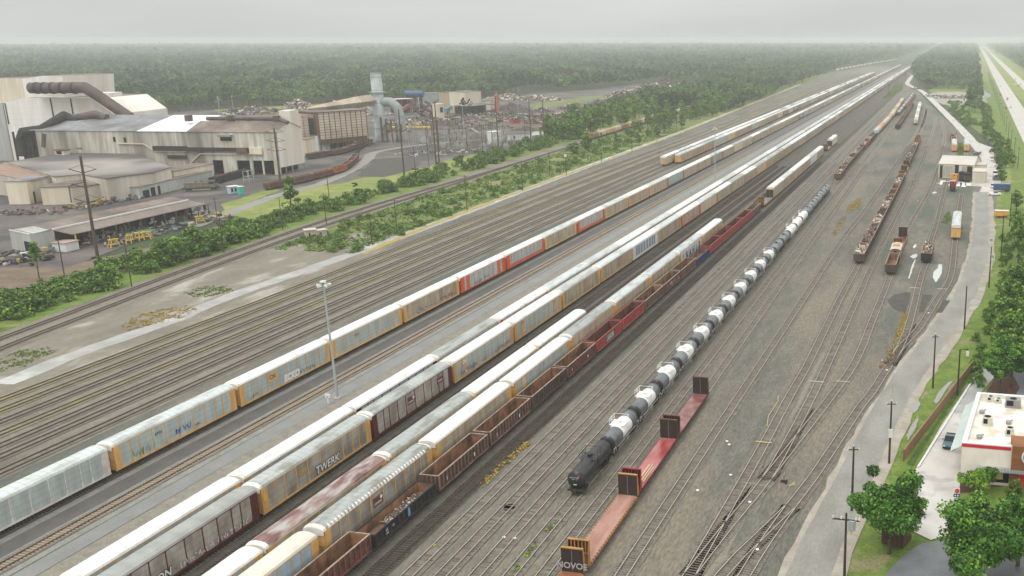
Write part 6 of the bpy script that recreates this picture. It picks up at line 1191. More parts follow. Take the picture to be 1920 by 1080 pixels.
MB().poly([(.3, .3, RH_ - .56), (WT - .3, .3, RH_ - .56), (X(WT - .3, D_), D_ - .3, RH_ - .56), (X(.3, D_), D_ - .3, RH_ - .56)]).build('roof', m_rf, RS)
b = MB(); pr = RH_ + .12
def para(a, c, t):
    b.prism([(a[0], a[1], pr), (c[0], c[1], pr), (c[0] + t[0], c[1] + t[1], pr), (a[0] + t[0], a[1] + t[1], pr)], RH_ - .62)
para((0, 0), (WT, 0), (0, .7)); para((X(0, D_), D_), (X(WT, D_), D_), (0, -.7)); para((0, .7), (X(0, D_ - .7), D_ - .7), (.7, 0)); b.build('parapet', m_wboard, RS)
MB().box(-.03, wf * .98, -.05, 0, RH_ - .52, RH_ - .02).build('red_stripe', m_rr, RS)
T_ = MB().box(wf, wf * 1.7, -.7, 3.5, 0, RH_ + .5).build('tower', m_rb, RS); b = MB().tube((wf + 2.6, -.75, RH_ - 1.0), (wf + 2.6, -.95, RH_ - 1.0), 1.25, 1.25, 24, 0).tube((wf + 2.6, -.9, RH_ - 1.0), (wf + 2.6, -.98, RH_ - 1.0), 1.0, 1.0, 24, 1); b.build('round_sign', [m_wboard, M('sign_blue', S(70, 92, 138))], RS)
MB().box(wf * .35, WT, -1.5, -.02, 2.75, 2.95).build('awning', m_steel, RS); b = MB()
for x in np.arange(wf * .36, WT, .45): b.box(x, x + .28, -1.5, -1.46, 3.05, 3.35)
b.build('awning_letters', m_steel, RS)
MB().box(wf * .62, wf * .98, -.06, 0, .5, 2.6).build('window', m_hole, RS); MB().box(wf * .72, wf * .86, -.1, -.06, 1.0, 2.5).build('poster', M('poster', S(216, 206, 170), S(206, 180, 80), 2, .6), RS); MB().box(wf + 1.0, wf + 2.0, -.78, -.7, 0, 2.6).build('door', m_rr, RS)
b = MB(); b.add([(-.1, 1.0, RH_ - .9), (X(-.1, D_ * .93), D_ * .93, RH_ - .9), (X(-1.7, D_ * .93), D_ * .93, RH_ - 1.9), (-1.7, 1.0, RH_ - 1.9)], [(0, 1, 2, 3), (3, 2, 1, 0)]); b.build('side_canopy', M('canopy_mint', S(196, 208, 200), S(184, 196, 190), .3, .4), RS)
def hvac(px_, py_, w, d, h, label_part, mat):
    p = at(px_, py_, RH_ - .55); l = Matrix.Rotation(-RS.rotation_euler.z, 3, 'Z') @ Vector((p.x - Ra.x, p.y - Ra.y, 0)); z = RH_ - .55
    o = MB().box(-w / 2, w / 2, -d / 2, d / 2, .2, h).box(-w / 2 - .1, w / 2 + .1, -d / 2 - .1, d / 2 + .1, 0, .2).build(label_part, mat, RS); o.location = (l.x, l.y, z)
    MB().tube((0, 0, h), (0, 0, h + .05), min(w, d) * .36, min(w, d) * .36, 14).build('fan_grille', m_hole, o); MB().box(-w / 2 + .1, 0, -d / 2 - .02, -d / 2, .35, h - .15).build('coil_panel', m_hole, o); return o
hv = M('hvac_grey', S(150, 150, 146), S(132, 132, 128), .8, .5); hv2 = M('hvac_cream', S(206, 200, 184), S(190, 184, 168), .8, .6)
for a in ((1857, 752, 1.1, .9, .9, hv2), (1872, 755, .9, .7, .8, hv2), (1899, 762, 2.4, 1.6, 1.4, hv), (1851, 795, 1.5, 1.6, 1.3, hv2), (1893, 815, 1.2, 1.5, 1.2, hv2)): hvac(*a[:5], 'rooftop_unit', a[5])
for x, y in ((1836, 822), (1891, 795), (1841, 775)):
    p = at(x, y, RH_ - .55); l = Matrix.Rotation(-RS.rotation_euler.z, 3, 'Z') @ Vector((p.x - Ra.x, p.y - Ra.y, 0)); o = MB().tube((0, 0, 0), (0, 0, .45), .4, .45, 12).tube((0, 0, .45), (0, 0, .62), .5, .25, 12).tube((0, 0, .3), (.6, .8, .4), .14, .14, 8).build('exhaust_fan', hv, RS); o.location = (l.x, l.y, RH_ - .55)
# road signs, vehicles
p = at(1793, 944); sg = root('no_entry_sign', p, CT, 'white no-entry sign over blue panels at the drive lane exit', 'sign'); MB().box(-.04, .04, -.04, .04, 0, 1.6).build('post', m_steel, sg); MB().box(-.4, .4, -.06, -.03, 1.6, 2.4).build('panel', m_wboard, sg); MB().tube((0, -.06, 2.0), (0, -.09, 2.0), .34, .34, 18).build('red_disc', m_rr, sg)
text('lettering', 'DO NOT ENTER', sg, (0, -.1, 2.0), .09, m_wht, 0, (PI / 2, 0, 0)); MB().box(-.48, .42, -.06, -.03, 1.05, 1.55).build('blue_panel', M('panel_blue', S(40, 72, 122)), sg); MB().box(-.3, -.14, -.07, -.06, 1.2, 1.4).box(.05, .25, -.07, -.06, 1.2, 1.4).build('panel_marks', m_wht, sg)
for i, (x, y, w, lb) in enumerate(((1858, 460, 1.4, 'white board on two legs beside the road pines, farther one'), (1860, 492, 1.5, 'white board on two legs behind a roadside pole, nearer one'))):
    p = at(x, y); R = root('notice_board', p, 0, lb, 'sign', 'white roadside boards'); MB().box(-w / 2, w / 2, -.04, .04, 1.0, 2.5).build('panel', m_wboard, R); MB().box(-w / 2 + .2, w / 2 - .2, -.06, -.04, 1.3, 2.2).build('panel_print', M('print_grey', S(150, 160, 150)), R)
    for sx in (-1, 1): MB().box(sx * (w / 2 - .08) - .06, sx * (w / 2 - .08) + .06, -.06, .06, 0, 1.0).build('leg', m_wboard, R)
p = at(1741, 735); tag(MB().box(-.3, .3, -.2, .2, 0, 1.0).build('meter_box', m_wboard), 'small white meter box by the verge bushes', 'box').location = at(1814, 668)
def vehicle(p, rz, col, label, L_=4.6, W_=1.8, H=1.5, kind='car', cat='car', simple=False):
    R = root(kind, p, rz, label, cat, 'vehicles at right'); h1 = H * .58; m_ = M('veh_' + col[0], col[1], tuple(c * .9 for c in col[1]), .8, .3, spec=.6)
    def sec(y, w, z0, z1): return [(-w, y, z0), (-w, y, z0 + (z1 - z0) * .7), (-w * .9, y, z1), (w * .9, y, z1), (w, y, z0 + (z1 - z0) * .7), (w, y, z0)]
    w = W_ / 2; l = L_ / 2
    MB().loft([sec(-l, w * .86, .35, h1 * .8), sec(-l + .35, w, .28, h1 * .95), sec(-l + 1.2, w, .28, h1), sec(l - 1.0, w, .28, h1 * 1.03), sec(l - .2, w * .97, .28, h1), sec(l, w * .88, .38, h1 * .85)], caps=True).build('body', m_, R)
    c0, c1 = (-l + 1.25, l - .7) if kind != 'pickup_truck' else (-l + 1.3, .35)
    g = MB(); g.loft([[(-w * .92, c0, h1), (w * .92, c0, h1), (w * .92, c1, h1), (-w * .92, c1, h1)], [(-w * .74, c0 + .65, H - .06), (w * .74, c0 + .65, H - .06), (w * .74, c1 - .5, H - .06), (-w * .74, c1 - .5, H - .06)]], closed=True); g.build('windows', m_blk, R)
    MB().box(-w * .76, w * .76, c0 + .6, c1 - .45, H - .07, H).build('roof', m_, R)
    if kind == 'pickup_truck': MB().box(-w * .8, w * .8, .55, l - .15, h1 - .02, h1 + .02).build('bed', m_blk, R)
    if not simple:
        for sx in (-1, 1):
            for y in (-l + .85, l - .9): o = MB().tube((sx * (w - .2), 0, 0), (sx * (w + .01), 0, 0), .33, .33, 14).build('wheel', m_blk, R); o.location = (0, y, .33); MB().tube((sx * (w + .01), 0, 0), (sx * (w + .03), 0, 0), .2, .2, 10).build('rim', m_steel, o)
            MB().box(sx * w * .66 - .17, sx * w * .66 + .17, -l - .02, -l + .1, h1 * .6, h1 * .78).build('headlight', m_wht, R); MB().box(sx * w * .7 - .14, sx * w * .7 + .14, l - .08, l + .02, h1 * .62, h1 * .8).build('taillight', m_red, R)
        MB().box(-w * .9, w * .9, -l - .06, -l + .15, .3, .52).build('bumper', m_blk, R)
        for sx in (-1, 1): MB().box(sx * (w + .02) - .02, sx * (w + .2), c0 + .4, c0 + .5, h1 + .02, h1 + .2).build('mirror', m_blk, R) if sx > 0 else MB().box(-(w + .2), -w, c0 + .4, c0 + .5, h1 + .02, h1 + .2).build('mirror', m_blk, R)
    return R
vehicle(at(1784, 842) + Vector((-.3, 2.0, 0)), -.11, ('teal', S(74, 112, 118)), 'teal pickup waiting at the drive-through lane beside the restaurant', 5.2, 1.9, 1.75, 'pickup_truck', 'pickup')
vehicle(at(1864, 366), PI / 2 + .05, ('white', S(236, 236, 234)), 'white pickup parked at the edge of the road verge', 5.6, 2.0, 1.9, 'pickup_truck', 'pickup')
vehicle(at(1862, 352), .1, ('white', S(236, 236, 234)), 'white van parked left of the blue truck box', 4.8, 1.9, 1.9, 'car', 'van')
R = root('truck_box', at(1878, 358), .05, 'long blue truck body parked by the verge', 'truck'); MB().box(-3.6, 3.6, -1.3, 1.3, .8, 3.2).build('box_body', M('truck_blue', S(62, 84, 122), S(54, 74, 108), .5, .5), R); MB().box(-3.65, 3.65, -1.35, 1.35, 3.2, 3.3).build('roof', M('truck_roof', S(136, 156, 176)), R); MB().box(-3.6, 3.6, -.5, .5, .45, .8).build('chassis', m_under, R)
for x in (-2.6, 1.8, 2.7): MB().tube((x, -1.2, .45), (x, 1.2, .45), .45, .45, 12).build('wheel', m_blk, R)
for i, (x, y, c, lb) in enumerate(((1872, 322, ('green', S(40, 140, 106)), 'bright green machine at the apron edge'), (1873, 338, ('darkg', S(90, 96, 96)), 'dark truck behind the green machine'), (1866, 330, ('white', S(236, 236, 234)), 'pale truck with black windows on the apron edge'), (1864, 287, ('charcoal', S(70, 70, 72)), 'first dark truck along the apron edge'), (1862, 279, ('greyv', S(130, 132, 132)), 'grey truck along the apron edge'), (1860, 268, ('darkg', S(90, 96, 96)), 'dark truck next to the brown bins'))):
    vehicle(at(x, y), PI / 2 * (i % 2), c, lb, 6, 2.3, 2.6, 'truck', 'truck')
for i, (x, y, c) in enumerate(((1861, 137, 'w'), (1876, 163, 'w'), (1889, 186, 'r'), (1888, 189, 'w'), (1895, 203, 'w'), (1876, 179, 'd'), (1886, 204, 'd'), (1904, 149, 'd'), (1909, 162, 'd'), (1913, 159, 'd'))):
    vehicle(at(x, y, -.1), 0.02, {'w': ('white', S(236, 236, 234)), 'r': ('redcar', S(170, 50, 46)), 'd': ('charcoal', S(70, 70, 72))}[c], f"small {dict(w='white', r='red', d='dark')[c]} car on the divided highway, {nth(i)} in view", 4.8, 2.0, 1.6, 'car', 'car', True)
R = root('trailer_box', at(1865, 408), 0, 'yellow-orange box trailer with white roof beside the verge', 'trailer'); MB().box(0, 5, 0, 2.2, .7, 2.6).build('box_body', paint('trailer_orange', S(222, 166, 74), S(204, 146, 60)), R); MB().box(-.1, 5.1, -.1, 2.3, 2.6, 2.7).build('roof', m_wboard, R); MB().box(.3, 4.7, .3, 1.9, .35, .7).build('chassis', m_under, R); MB().tube((1.6, -.05, .35), (1.6, 2.25, .35), .35, .35, 12).tube((3.2, -.05, .35), (3.2, 2.25, .35), .35, .35, 12).build('wheels', m_blk, R)
# repair shed
RP = pbox('repair_shed', 'pale gabled locomotive repair shed with open bays', 'shed', m_cladB, 1759, 333, 1824, 336, 307, 30, M('shed_roof', S(204, 198, 188), S(192, 186, 176), .1, .6, coord='pos'), 2.4, doors=((.04, .12, 0, .9, m_hole), (.47, .58, 0, .97, m_hole), (.14, .45, .1, .85, M('strip_curtain', S(190, 186, 176), S(160, 150, 136), .6, .6, stretch=(4, 1, .2))), (.6, .66, 0, .9, m_wboard), (.68, .8, .2, .85, MATS['strip_curtain']), (.82, .97, 0, .9, m_hole)))
pbox('shed_annex', 'lower pale annex with two garage doors right of the repair shed', 'shed', m_cladB, 1823, 343, 1846, 344, 322, 12, MATS['shed_roof'], doors=((.05, .47, 0, .8, m_w1), (.53, .95, 0, .8, m_w1)))
pbox('shed_annex', 'middle step of the shed annex behind the garage doors', 'shed', m_cladB, 1824, 332, 1845, 333, 309, 10, MATS['shed_roof'])
dg = M('loco_dark_green', S(44, 54, 50), S(54, 62, 58), .6, .5); p = at(1803, 340); loco(p.x, p.y + 5, PI, dg, m_blk, 'left dark green locomotive nosing out of the repair shed', 6); p = at(1813, 342); loco(p.x, p.y + 5, PI, dg, m_blk, 'right dark green locomotive nosing out of the repair shed', 6)
p = at(1789, 343); loco(p.x, p.y, 0, paint('loco_orange', S(224, 160, 62), S(200, 140, 50)), M('loco_roof', S(214, 140, 50)), 'small orange locomotive before the repair shed', 3.6); p = at(1786, 357); loco(p.x, p.y, 0, paint('loco_red', S(150, 62, 62), S(60, 44, 44)), M('loco_pink', S(214, 150, 150)), 'red and black switcher locomotive nearest before the repair shed', 4)
for i, (x, y) in enumerate(((1768, 341), (1776, 343), (1798, 344), (1806, 345), (1815, 343))): sheet('spill_sheet', [(at(x, y).x + dx, at(x, y).y + dy) for dx, dy in ((-1.3, -9), (1.3, -9), (1.2, 5), (-1.2, 5))], -.015, m_wboard, f'white absorbent sheet before the shed bays, {nth(i)} from left', 'ground sheet', .25, 1.5)
pbox('white_barn', 'white gabled barn at the far works beyond the shed', 'barn', m_wboard, 1811, 184, 1833, 185, 177, 30, m_wboard, 4, doors=((.35, .6, 0, .7, m_hole),))
clutter('trucks and materials in the small works yard beyond the shed', (1745, 183), (1806, 182), 26, 150, 2.6, 2.6, 31, (5, 0, 4, 0, 3, 1, 4), 'yard_litter'); clutter('plant and bins around the far haul road bend', (1720, 168), (1735, 166), 10, 40, 3, 3, 32, (1, 0, 4, 0, 3, 0, 3), 'yard_litter'); clutter('bins and parts lining the apron edge', (1858, 262), (1872, 318), 2, 70, 1.8, 1.4, 33, (2, 2, 4, 1, 2, 1, 4)); clutter('brown carts behind the repair shed', (1826, 288), (1838, 290), 2, 26, 1.6, 1.6, 34, (1, 0, 2, 0, 6, 0, 1))
sheet('works_yard', px([(1735, 178), (1760, 172), (1805, 172), (1850, 180), (1850, 196), (1800, 198), (1770, 196), (1742, 186)]), -.10, m_sand, 'sandy ground of the small works yard beyond the shed', 'ground', 2, 8)
# roadside poles
RPo = [((1597, 957), (1605, 837), 'dark pole between the road and big tree', 1, 0), ((1583, 1088), (1591, 962), 'nearest dark pole with a white-tipped cross arm and transformer', 1, 1), ((1667, 868), (1672, 752), 'dark pole carrying a white box by the road', 1, 2), ((1749, 726), (1761, 627), 'slim pole with white tip on the grassy ditch', 1, 0), ((1795, 741), (1800, 655), 'pole standing at the wooden fence', 0, 3), ((1808, 616), (1815, 536), 'pole at the road bend by the cinder crossing', 0, 0), ((1854, 538), (1861, 463), 'pole on the verge before the pines', 0, 0), ((1877, 478), (1885, 404), 'pole beside the nearer white board', 0, 3), ((1893, 424), (1896, 362), 'slim double-lamp pole amid the pines', 0, 3)]
m_pd = M('dark_pole', S(52, 46, 42), S(66, 58, 52), 1.2, .9, coord='pos')
for bs, tp, lb, arm, ex in RPo:
    R, h = pole('utility_pole', lb, bs, tp, .19, ((.5, .75, .12),) if arm and ex != 1 else (), m_pd, 'roadside poles')
    if arm and ex != 1: MB().tube((-.75, 0, h - .45), (-.75, 0, h - .2), .1, .07, 6).tube((.75, 0, h - .45), (.75, 0, h - .2), .1, .07, 6).tube((0, 0, h), (0, 0, h + .3), .1, .07, 6).build('insulators', m_wboard, R)
    if ex == 1:
        MB().bar((-1.7, 0, h - .9), (1.7, 0, h - .9), .16).build('cross_arm', m_pd, R); b = MB()
        for x in (-1.6, -.6, 1.2, 1.6): b.tube((x, 0, h - .82), (x, 0, h - .5), .12, .08, 6)
        b.build('insulators', m_wboard, R); MB().tube((.75, 0, h - 2.2), (.75, 0, h - .9), .42, .42, 12).build('transformer_can', m_steel, R); MB().box(.55, .75, -.1, .1, h - 2.8, h - 2.3).build('tag_plate', m_yel, R)
    if ex == 2: MB().box(-.32, .32, -.4, -.2, h - 6.0, h - 4.6).build('junction_box', m_wboard, R); MB().tube((0, 0, h), (.05, 0, h + 3.4), .04, .02, 6).build('whip_aerial', m_steel, R)
    if ex == 3: MB().bar((0, 0, h - .1), (1.2, 0, h + .1), .1).box(1.0, 1.5, -.15, .15, h, h + .16).build('lamp_arm', m_pd, R)
for i in range(26):
    yy = 520 + i * 52; xx = HX[0] - 9 + yy * hk; o = MB().tube((0, 0, 0), (0, 0, 11), .17, .11, 6).bar((-1, 0, 10.3), (1, 0, 10.3), .12).build('utility_pole', m_pd); o.location = (xx, yy, -.2); tag(o, f'pole on the highway verge, {nth(i)} from the near end', 'pole', 'highway verge poles')
for i, (x, y, t) in enumerate(((1667, 181, 158), (1665, 178, 157), (1698, 150, 130))): p = at(x, y); h = height(p.x, p.y, t); tag(MB().tube((0, 0, 0), (0, 0, h), .2, .14, 6).build('utility_pole', m_pd), f'thin pole at the far grass island, {nth(i)} from left', 'pole', 'roadside poles').location = p
# stray pieces in the yard
tag(MB().bar((-1.35, 0, .24), (1.35, -.1, .24), .14, .08).build('timber_stick', M('stick_yellow', S(226, 200, 130))), 'pale yellow timber lying across the switch track rails', 'timber').location = at(1432, 831)
for i, (x, y) in enumerate(((1532, 717), (1580, 717), (1716, 541), (1767, 543))): tag(MB().bar((-1.4, 0, .22), (1.4, -.05, .22), .12, .06).build('stop_bar', m_wboard), f'pale bar across a track, {nth(i)} from left', 'bar', 'pale bars across tracks').location = at(x, y)
C = [at(*q) + Vector((0, 0, .08)) for q in ((1438, 800), (1441, 780), (1449, 768), (1459, 752), (1459, 743))]; tag(MB().path(C, .06, 6).build('hose', M('hose_tan', S(206, 186, 130))), 'pale hose lying beside the switch track', 'hose')
p = at(1470, 904); b = MB().box(-.5, .5, -.15, .15, .05, .3).box(.2, .5, -.5, .5, .05, .25).tube((0, 0, .3), (0, 0, 1.2), .05, .05, 6).box(-.02, .02, -.25, .25, 1.2, 1.5, 1); o = b.build('switch_stand', [m_blk, m_yel]); o.location = p; tag(o, 'switch stand with yellow target beside dark ties', 'switch stand')
p = at(1480, 912); o = MB().bar((0, 0, .05), (.8, .4, .6), .12).bar((.2, .5, .05), (.9, -.2, .5), .12).build('broken_ties', M('fresh_wood', S(206, 184, 132))); o.location = p; tag(o, 'splintered pale tie pieces beside the switch track', 'wood')
for i, (x, y) in enumerate(((1653, 688), (1660, 680), (1672, 668))): p = at(x, y); o = MB().box(-.5, .5, -.4, .4, 0, .5).box(-.2, .4, -.2, .5, .5, .7).build('rusty_box', SCRAP[0]); o.location = p; o.rotation_euler.z = i; tag(o, f'rusty box in the yellow weeds, {nth(i)} from left', 'box', 'rusty boxes in weeds')
for i, (x, y) in enumerate(((1363, 828), (1367, 834), (1370, 891), (1308, 920), (1406, 942), (1420, 1031), (945, 1008), (965, 1010), (1655, 676), (1741, 587), (1713, 336), (1721, 377), (1663, 694))): p = at(x, y); o = MB().ball((0, 0, .05), .28, 6, 0, .5).build('white_litter', m_wht); o.location = p; tag(o, f'scrap of white litter on the gravel, {nth(i)} of a few', 'litter', 'white litter scraps')
# ------------------------------------------------ trees, shrubs, forest
LF = [M('leaf_mid', S(86, 118, 48), S(100, 130, 56), .4, .85, rnd=.15, spec=.25), M('leaf_light', S(118, 150, 60), S(134, 162, 70), .4, .85, rnd=.15, spec=.25), M('leaf_dark', S(58, 86, 38), S(70, 98, 44), .4, .85, rnd=.12, spec=.25)]
LFB = [M('leaf_fresh', S(98, 138, 40), S(116, 152, 50), .4, .8, spec=.25), M('leaf_lime', S(128, 164, 58), S(142, 174, 70), .4, .8, spec=.25), M('leaf_deep', S(60, 94, 32), S(72, 106, 38), .4, .8, spec=.25)]
LFO = [M('oak_mid', S(66, 108, 38), S(80, 122, 44), .4, .8, spec=.3), M('oak_light', S(102, 146, 54), S(118, 158, 62), .4, .8, spec=.3), M('oak_dark', S(40, 70, 28), S(50, 82, 32), .4, .8, spec=.3)]
LFF = [M('forest_mid', S(52, 80, 38), S(64, 94, 46), .02, .95, coord='pos', detail=5), M('forest_light', S(80, 110, 52), S(92, 120, 60), .02, .95, coord='pos'), M('forest_dark', S(28, 48, 27), S(38, 60, 32), .02, .95, coord='pos')]
m_bark = M('bark', S(96, 84, 72), S(74, 64, 54), 1.5, .95)
def leaves(centres, radii, per, size, rg, squash=.8, mats=None, outer=.55):
    n = len(centres); C = np.repeat(centres, per, 0); Rr = np.repeat(radii, per); m = len(C)
    d = rg.normal(size=(m, 3)); d /= np.linalg.norm(d, axis=1)[:, None]; r = (outer + (1 - outer) * rg.random(m)) * Rr; P = C + d * r[:, None] * np.array([1, 1, squash])
    nrm = d + rg.normal(size=(m, 3)) * .7 + np.array([0, 0, .35]); nrm /= np.linalg.norm(nrm, axis=1)[:, None]; t = np.cross(nrm, rg.normal(size=(m, 3))); t /= np.linalg.norm(t, axis=1)[:, None] + 1e-9; b = np.cross(nrm, t)
    s = size * (.6 + .8 * rg.random(m)); s = s[:, None] / 2; k = .75
    V = np.stack([P - t * s, P - b * s * k, P + t * s, P + b * s * k], 1).reshape(-1, 3); F = np.arange(m * 4).reshape(-1, 4)
    cm = rg.choice(3, n, p=[.5, .25, .25]); mi = np.where(rg.random(m) < .7, np.repeat(cm, per), rg.choice(3, m)); return V, F, mi
def crown_mesh(nm, seed, ncl, per, size, w, z0, z1, shape, mats):
    rg = np.random.default_rng(seed); C = []; R = []
    for i in range(ncl):
        u = rg.random(); z = z0 + (z1 - z0) * u; a = rg.random() * 2 * PI
        prof = {'round': math.sin(PI * min(1, max(.08, .12 + u * .85))) ** .6, 'pine': (.45 + .55 * math.sin(PI * (.25 + u * .7))) * (1 - .55 * u), 'cone': (1 - u) ** .8 + .08, 'shrub': math.sqrt(max(.05, 1 - u * u)), 'column': .8 + .3 * math.sin(u * 9)}[shape]
        rr = w * prof * math.sqrt(rg.random()) * .82; C.append((rr * math.cos(a) * (1 + .15 * math.sin(seed + a * 2)), rr * math.sin(a), z)); R.append(w * (.2 + .18 * rg.random()) * (1.0 if shape != 'cone' else max(.4, prof + .2)))
    V, F, mi = leaves(np.array(C), np.array(R), per, size, rg); return npmesh(nm, V, F, mats, mi)
def trunk_mesh(nm, seed, h, r, limbs, spread):
    rg = random.Random(seed); b = MB(); p = Vector((0, 0, -.2)); k = 5; pts = [p]
    for i in range(k): p = p + Vector((rg.uniform(-.12, .12) * h / 8, rg.uniform(-.12, .12) * h / 8, h / k)); pts.append(p)
    for i in range(k): b.tube(pts[i], pts[i + 1], r * (1 - .7 * i / k), r * (1 - .7 * (i + 1) / k), 8)
    for i in range(limbs): q = pts[rg.randint(2, k)]; a = rg.uniform(0, 2 * PI); l = spread * rg.uniform(.5, 1); e = q + Vector((math.cos(a) * l, math.sin(a) * l, l * rg.uniform(.4, .9))); b.tube(q, e, r * .4, r * .1, 6)
    return b.mesh(nm, m_bark)
def tree(nm, p, rz, s, cm, tm, label, cat='tree', group=None, z=-.15):
    R = root(nm, (p[0], p[1], z), rz, label, cat, group); R.scale = (s[0], s[0], s[1]) if isinstance(s, tuple) else (s, s, s); link('crown', cm, R)
    if tm: link('trunk', tm, R)
    return R
# unit variants, about 10 m tall trees / 2 m shrubs
PINE = [(crown_mesh('crown', 100 + i, 26, 34, .62, 2.5, 4.2, 10, 'pine', LF), trunk_mesh('trunk', 100 + i, 9.2, .2, 4, 1.6)) for i in range(4)]
BROAD = [(crown_mesh('crown', 200 + i, 34, 40, .62, 3.4, 2.2, 9.2, 'round', LF), trunk_mesh('trunk', 200 + i, 6.5, .24, 5, 2.4)) for i in range(5)]
CONE = [(crown_mesh('crown', 300 + i, 44, 34, .5, 2.8, .8, 10, 'cone', LF), trunk_mesh('trunk', 300 + i, 9, .2, 3, 1.2)) for i in range(2)]
SHRUB = [crown_mesh('crown', 400 + i, 22, 26, .34, 1.7, .15, 1.9, 'shrub', LF) for i in range(5)]
COLM = [crown_mesh('crown', 450 + i, 22, 30, .4, .9, .4, 6, 'column', [LF[2], LF[0], LF[2]]) for i in range(2)]
rt = random.Random(5)
def tpx(nm, base, top, wpx, var, label, cat='tree', group=None, href=10.0, wref=5.4):
    p = at(*base); h = height(p.x, p.y, top); w = wpx * (p - Vector((0, 0, CH))).dot(FW) / CF
    return tree(nm, p, rt.uniform(0, 6), (w / wref, h / href), *(var if isinstance(var, tuple) else (var, None)), label, cat, group)
# close trees at lower right, with finer leaves
def big(seed, per, ncl, w, z0, z1, mats, size):              # clumps strung along spreading limbs: ragged outline, gaps between limbs
    rg = np.random.default_rng(seed); C = []; R = []; nl = 11; k = max(3, ncl // nl)
    for i in range(nl):
        az = i * 2.4 + rg.normal() * .3; el = .05 + .95 * rg.random() ** .8; ln_ = w * (.75 + .5 * rg.random()) * (1.05 - .25 * el)
        for j in range(k):
            t = .28 + .72 * (j + rg.random()) / k; C.append((math.cos(az) * ln_ * t * (1 - .55 * el), math.sin(az) * ln_ * t * (1 - .55 * el), z0 + (z1 - z0) * (.12 + .82 * el * t + .12 * t * rg.random()))); R.append(w * (.17 + .16 * rg.random()) * (1.15 - .35 * t))
    C = np.array(C) + rg.normal(size=(len(C), 3)) * w * .07; V, F, mi = leaves(C, np.array(R), per, size, rg, .75); return npmesh('crown', V, F, mats, mi)
tree('oak_tree', at(1667, 1036), .4, 1.0, big(901, 210, 96, 6.3, 2.4, 11.2, LFO, .4), trunk_mesh('trunk', 901, 6.2, .32, 9, 3.2), 'big dark green tree on the road verge before the drive lane', 'tree')
tree('oak_tree', at(1815, 1098), 1.4, 1.0, big(902, 210, 104, 7.0, 2.2, 11.0, LFO, .4), trunk_mesh('trunk', 902, 6, .32, 9, 3.2), 'broad dark tree at the lower corner over the parking lot', 'tree')
tree('oak_tree', at(1908, 1060), 2.4, 1.0, big(903, 190, 70, 4.8, 1.8, 9.4, LFO, .4), trunk_mesh('trunk', 903, 5, .28, 7, 2.4), 'tree at the right edge beside the parking lot', 'tree')
tree('small_tree', at(1838, 928), .2, 1.0, big(904, 150, 50, 3.1, 1.2, 5.1, LFB, .3), trunk_mesh('trunk', 904, 3, .14, 8, 1.6), 'small bright yellow-green tree before the restaurant wall', 'tree')
tree('ornamental_shrub', at(1905, 930), .2, 1.0, crown_mesh('crown', 905, 24, 90, .26, 1.6, .2, 2.6, 'shrub', [M('shrub_bronze', S(110, 104, 46), S(96, 112, 46), .6, .8), LFB[0], LFB[2]]), None, 'rounded bronze-green shrub by the red restaurant door', 'shrub')
for i, (x, y, tp, w) in enumerate(((1874, 738, 612, 90), (1896, 728, 615, 80))):
    p = at(x, y); tree('oak_tree', p, i, 1.0, big(910 + i, 190, 66, 4.5, 3.2, 10.2, LFO, .4), trunk_mesh('trunk', 910 + i, 6, .24, 6, 2.4), ['left', 'right'][i] + ' tree in the mulch bed behind the restaurant', 'tree')
for i, (x, y) in enumerate(((1800, 975), (1812, 985), (1826, 962), (1795, 968))): tree('white_blossom_shrub', at(x, y), i, (.55, .7), SHRUB[i], None, f'low shrub at the lane corner, {nth(i)} in the group', 'shrub', 'lane corner shrubs')
# pines and hedge trees right of the road, surveyed on the ground
k = 0; pos = []
for i in range(150):
    y = 186 + (150 if i % 6 else 250) * rt.random(); xr = float(np.interp(y, [180, 218, 259, 300, 345, 446], [8.5, 10.5, 17.0, 19.5, 21.5, 27])); x = xr + rt.uniform(2.2, 18)
    s = rt.uniform(.75, 1.15); v = PINE[i % 4] if i % 3 else BROAD[i % 5]
    tree('pine_tree' if i % 3 else 'leafy_tree', (x, y), rt.uniform(0, 6), (s, s * 1.0), *v, ('dark pine in the roadside grove right of the access road' if i % 3 else 'leafy tree in the roadside grove right of the access road'), 'tree', 'roadside grove trees')
for i in range(90):
    y = 180 + 160 * rt.random(); xr = float(np.interp(y, [180, 218, 259, 300, 345], [5.8, 8.6, 15.0, 17.5, 19.5])); tree('roadside_shrub', (xr + rt.uniform(0, 3), y), rt.uniform(0, 6), rt.uniform(.4, .9), SHRUB[i % 5], None, 'leafy shrub at the foot of the roadside grove', 'shrub', 'roadside grove shrubs')
for i in range(52):                                          # line of trees between apron and highway, on up to the works yard
    y = 450 + 480 * rt.random() ** .8; x = HX[0] - (15 if y < 640 else 21) + y * hk + rt.uniform(-4, 4)
    tree('verge_tree', (x, y), rt.uniform(0, 6), rt.uniform(.6, 1.0), *(BROAD[i % 5]), 'bushy tree in the line between apron and highway', 'tree', 'highway line trees')
for i in range(60):
    t = rt.random(); p = at(1752 + t * 110, 192 + t * 50); y = p.y; x = float(np.interp(y, [540, 590, 727, 946], [27, 24, 14, -3])) + rt.uniform(0, 14)
    tree('roadside_shrub', (x, y), rt.uniform(0, 6), (rt.uniform(1.2, 2.2), rt.uniform(1, 1.8)), SHRUB[i % 5], None, 'dense bush beside the haul road below the works yard', 'shrub', 'haul road bushes')
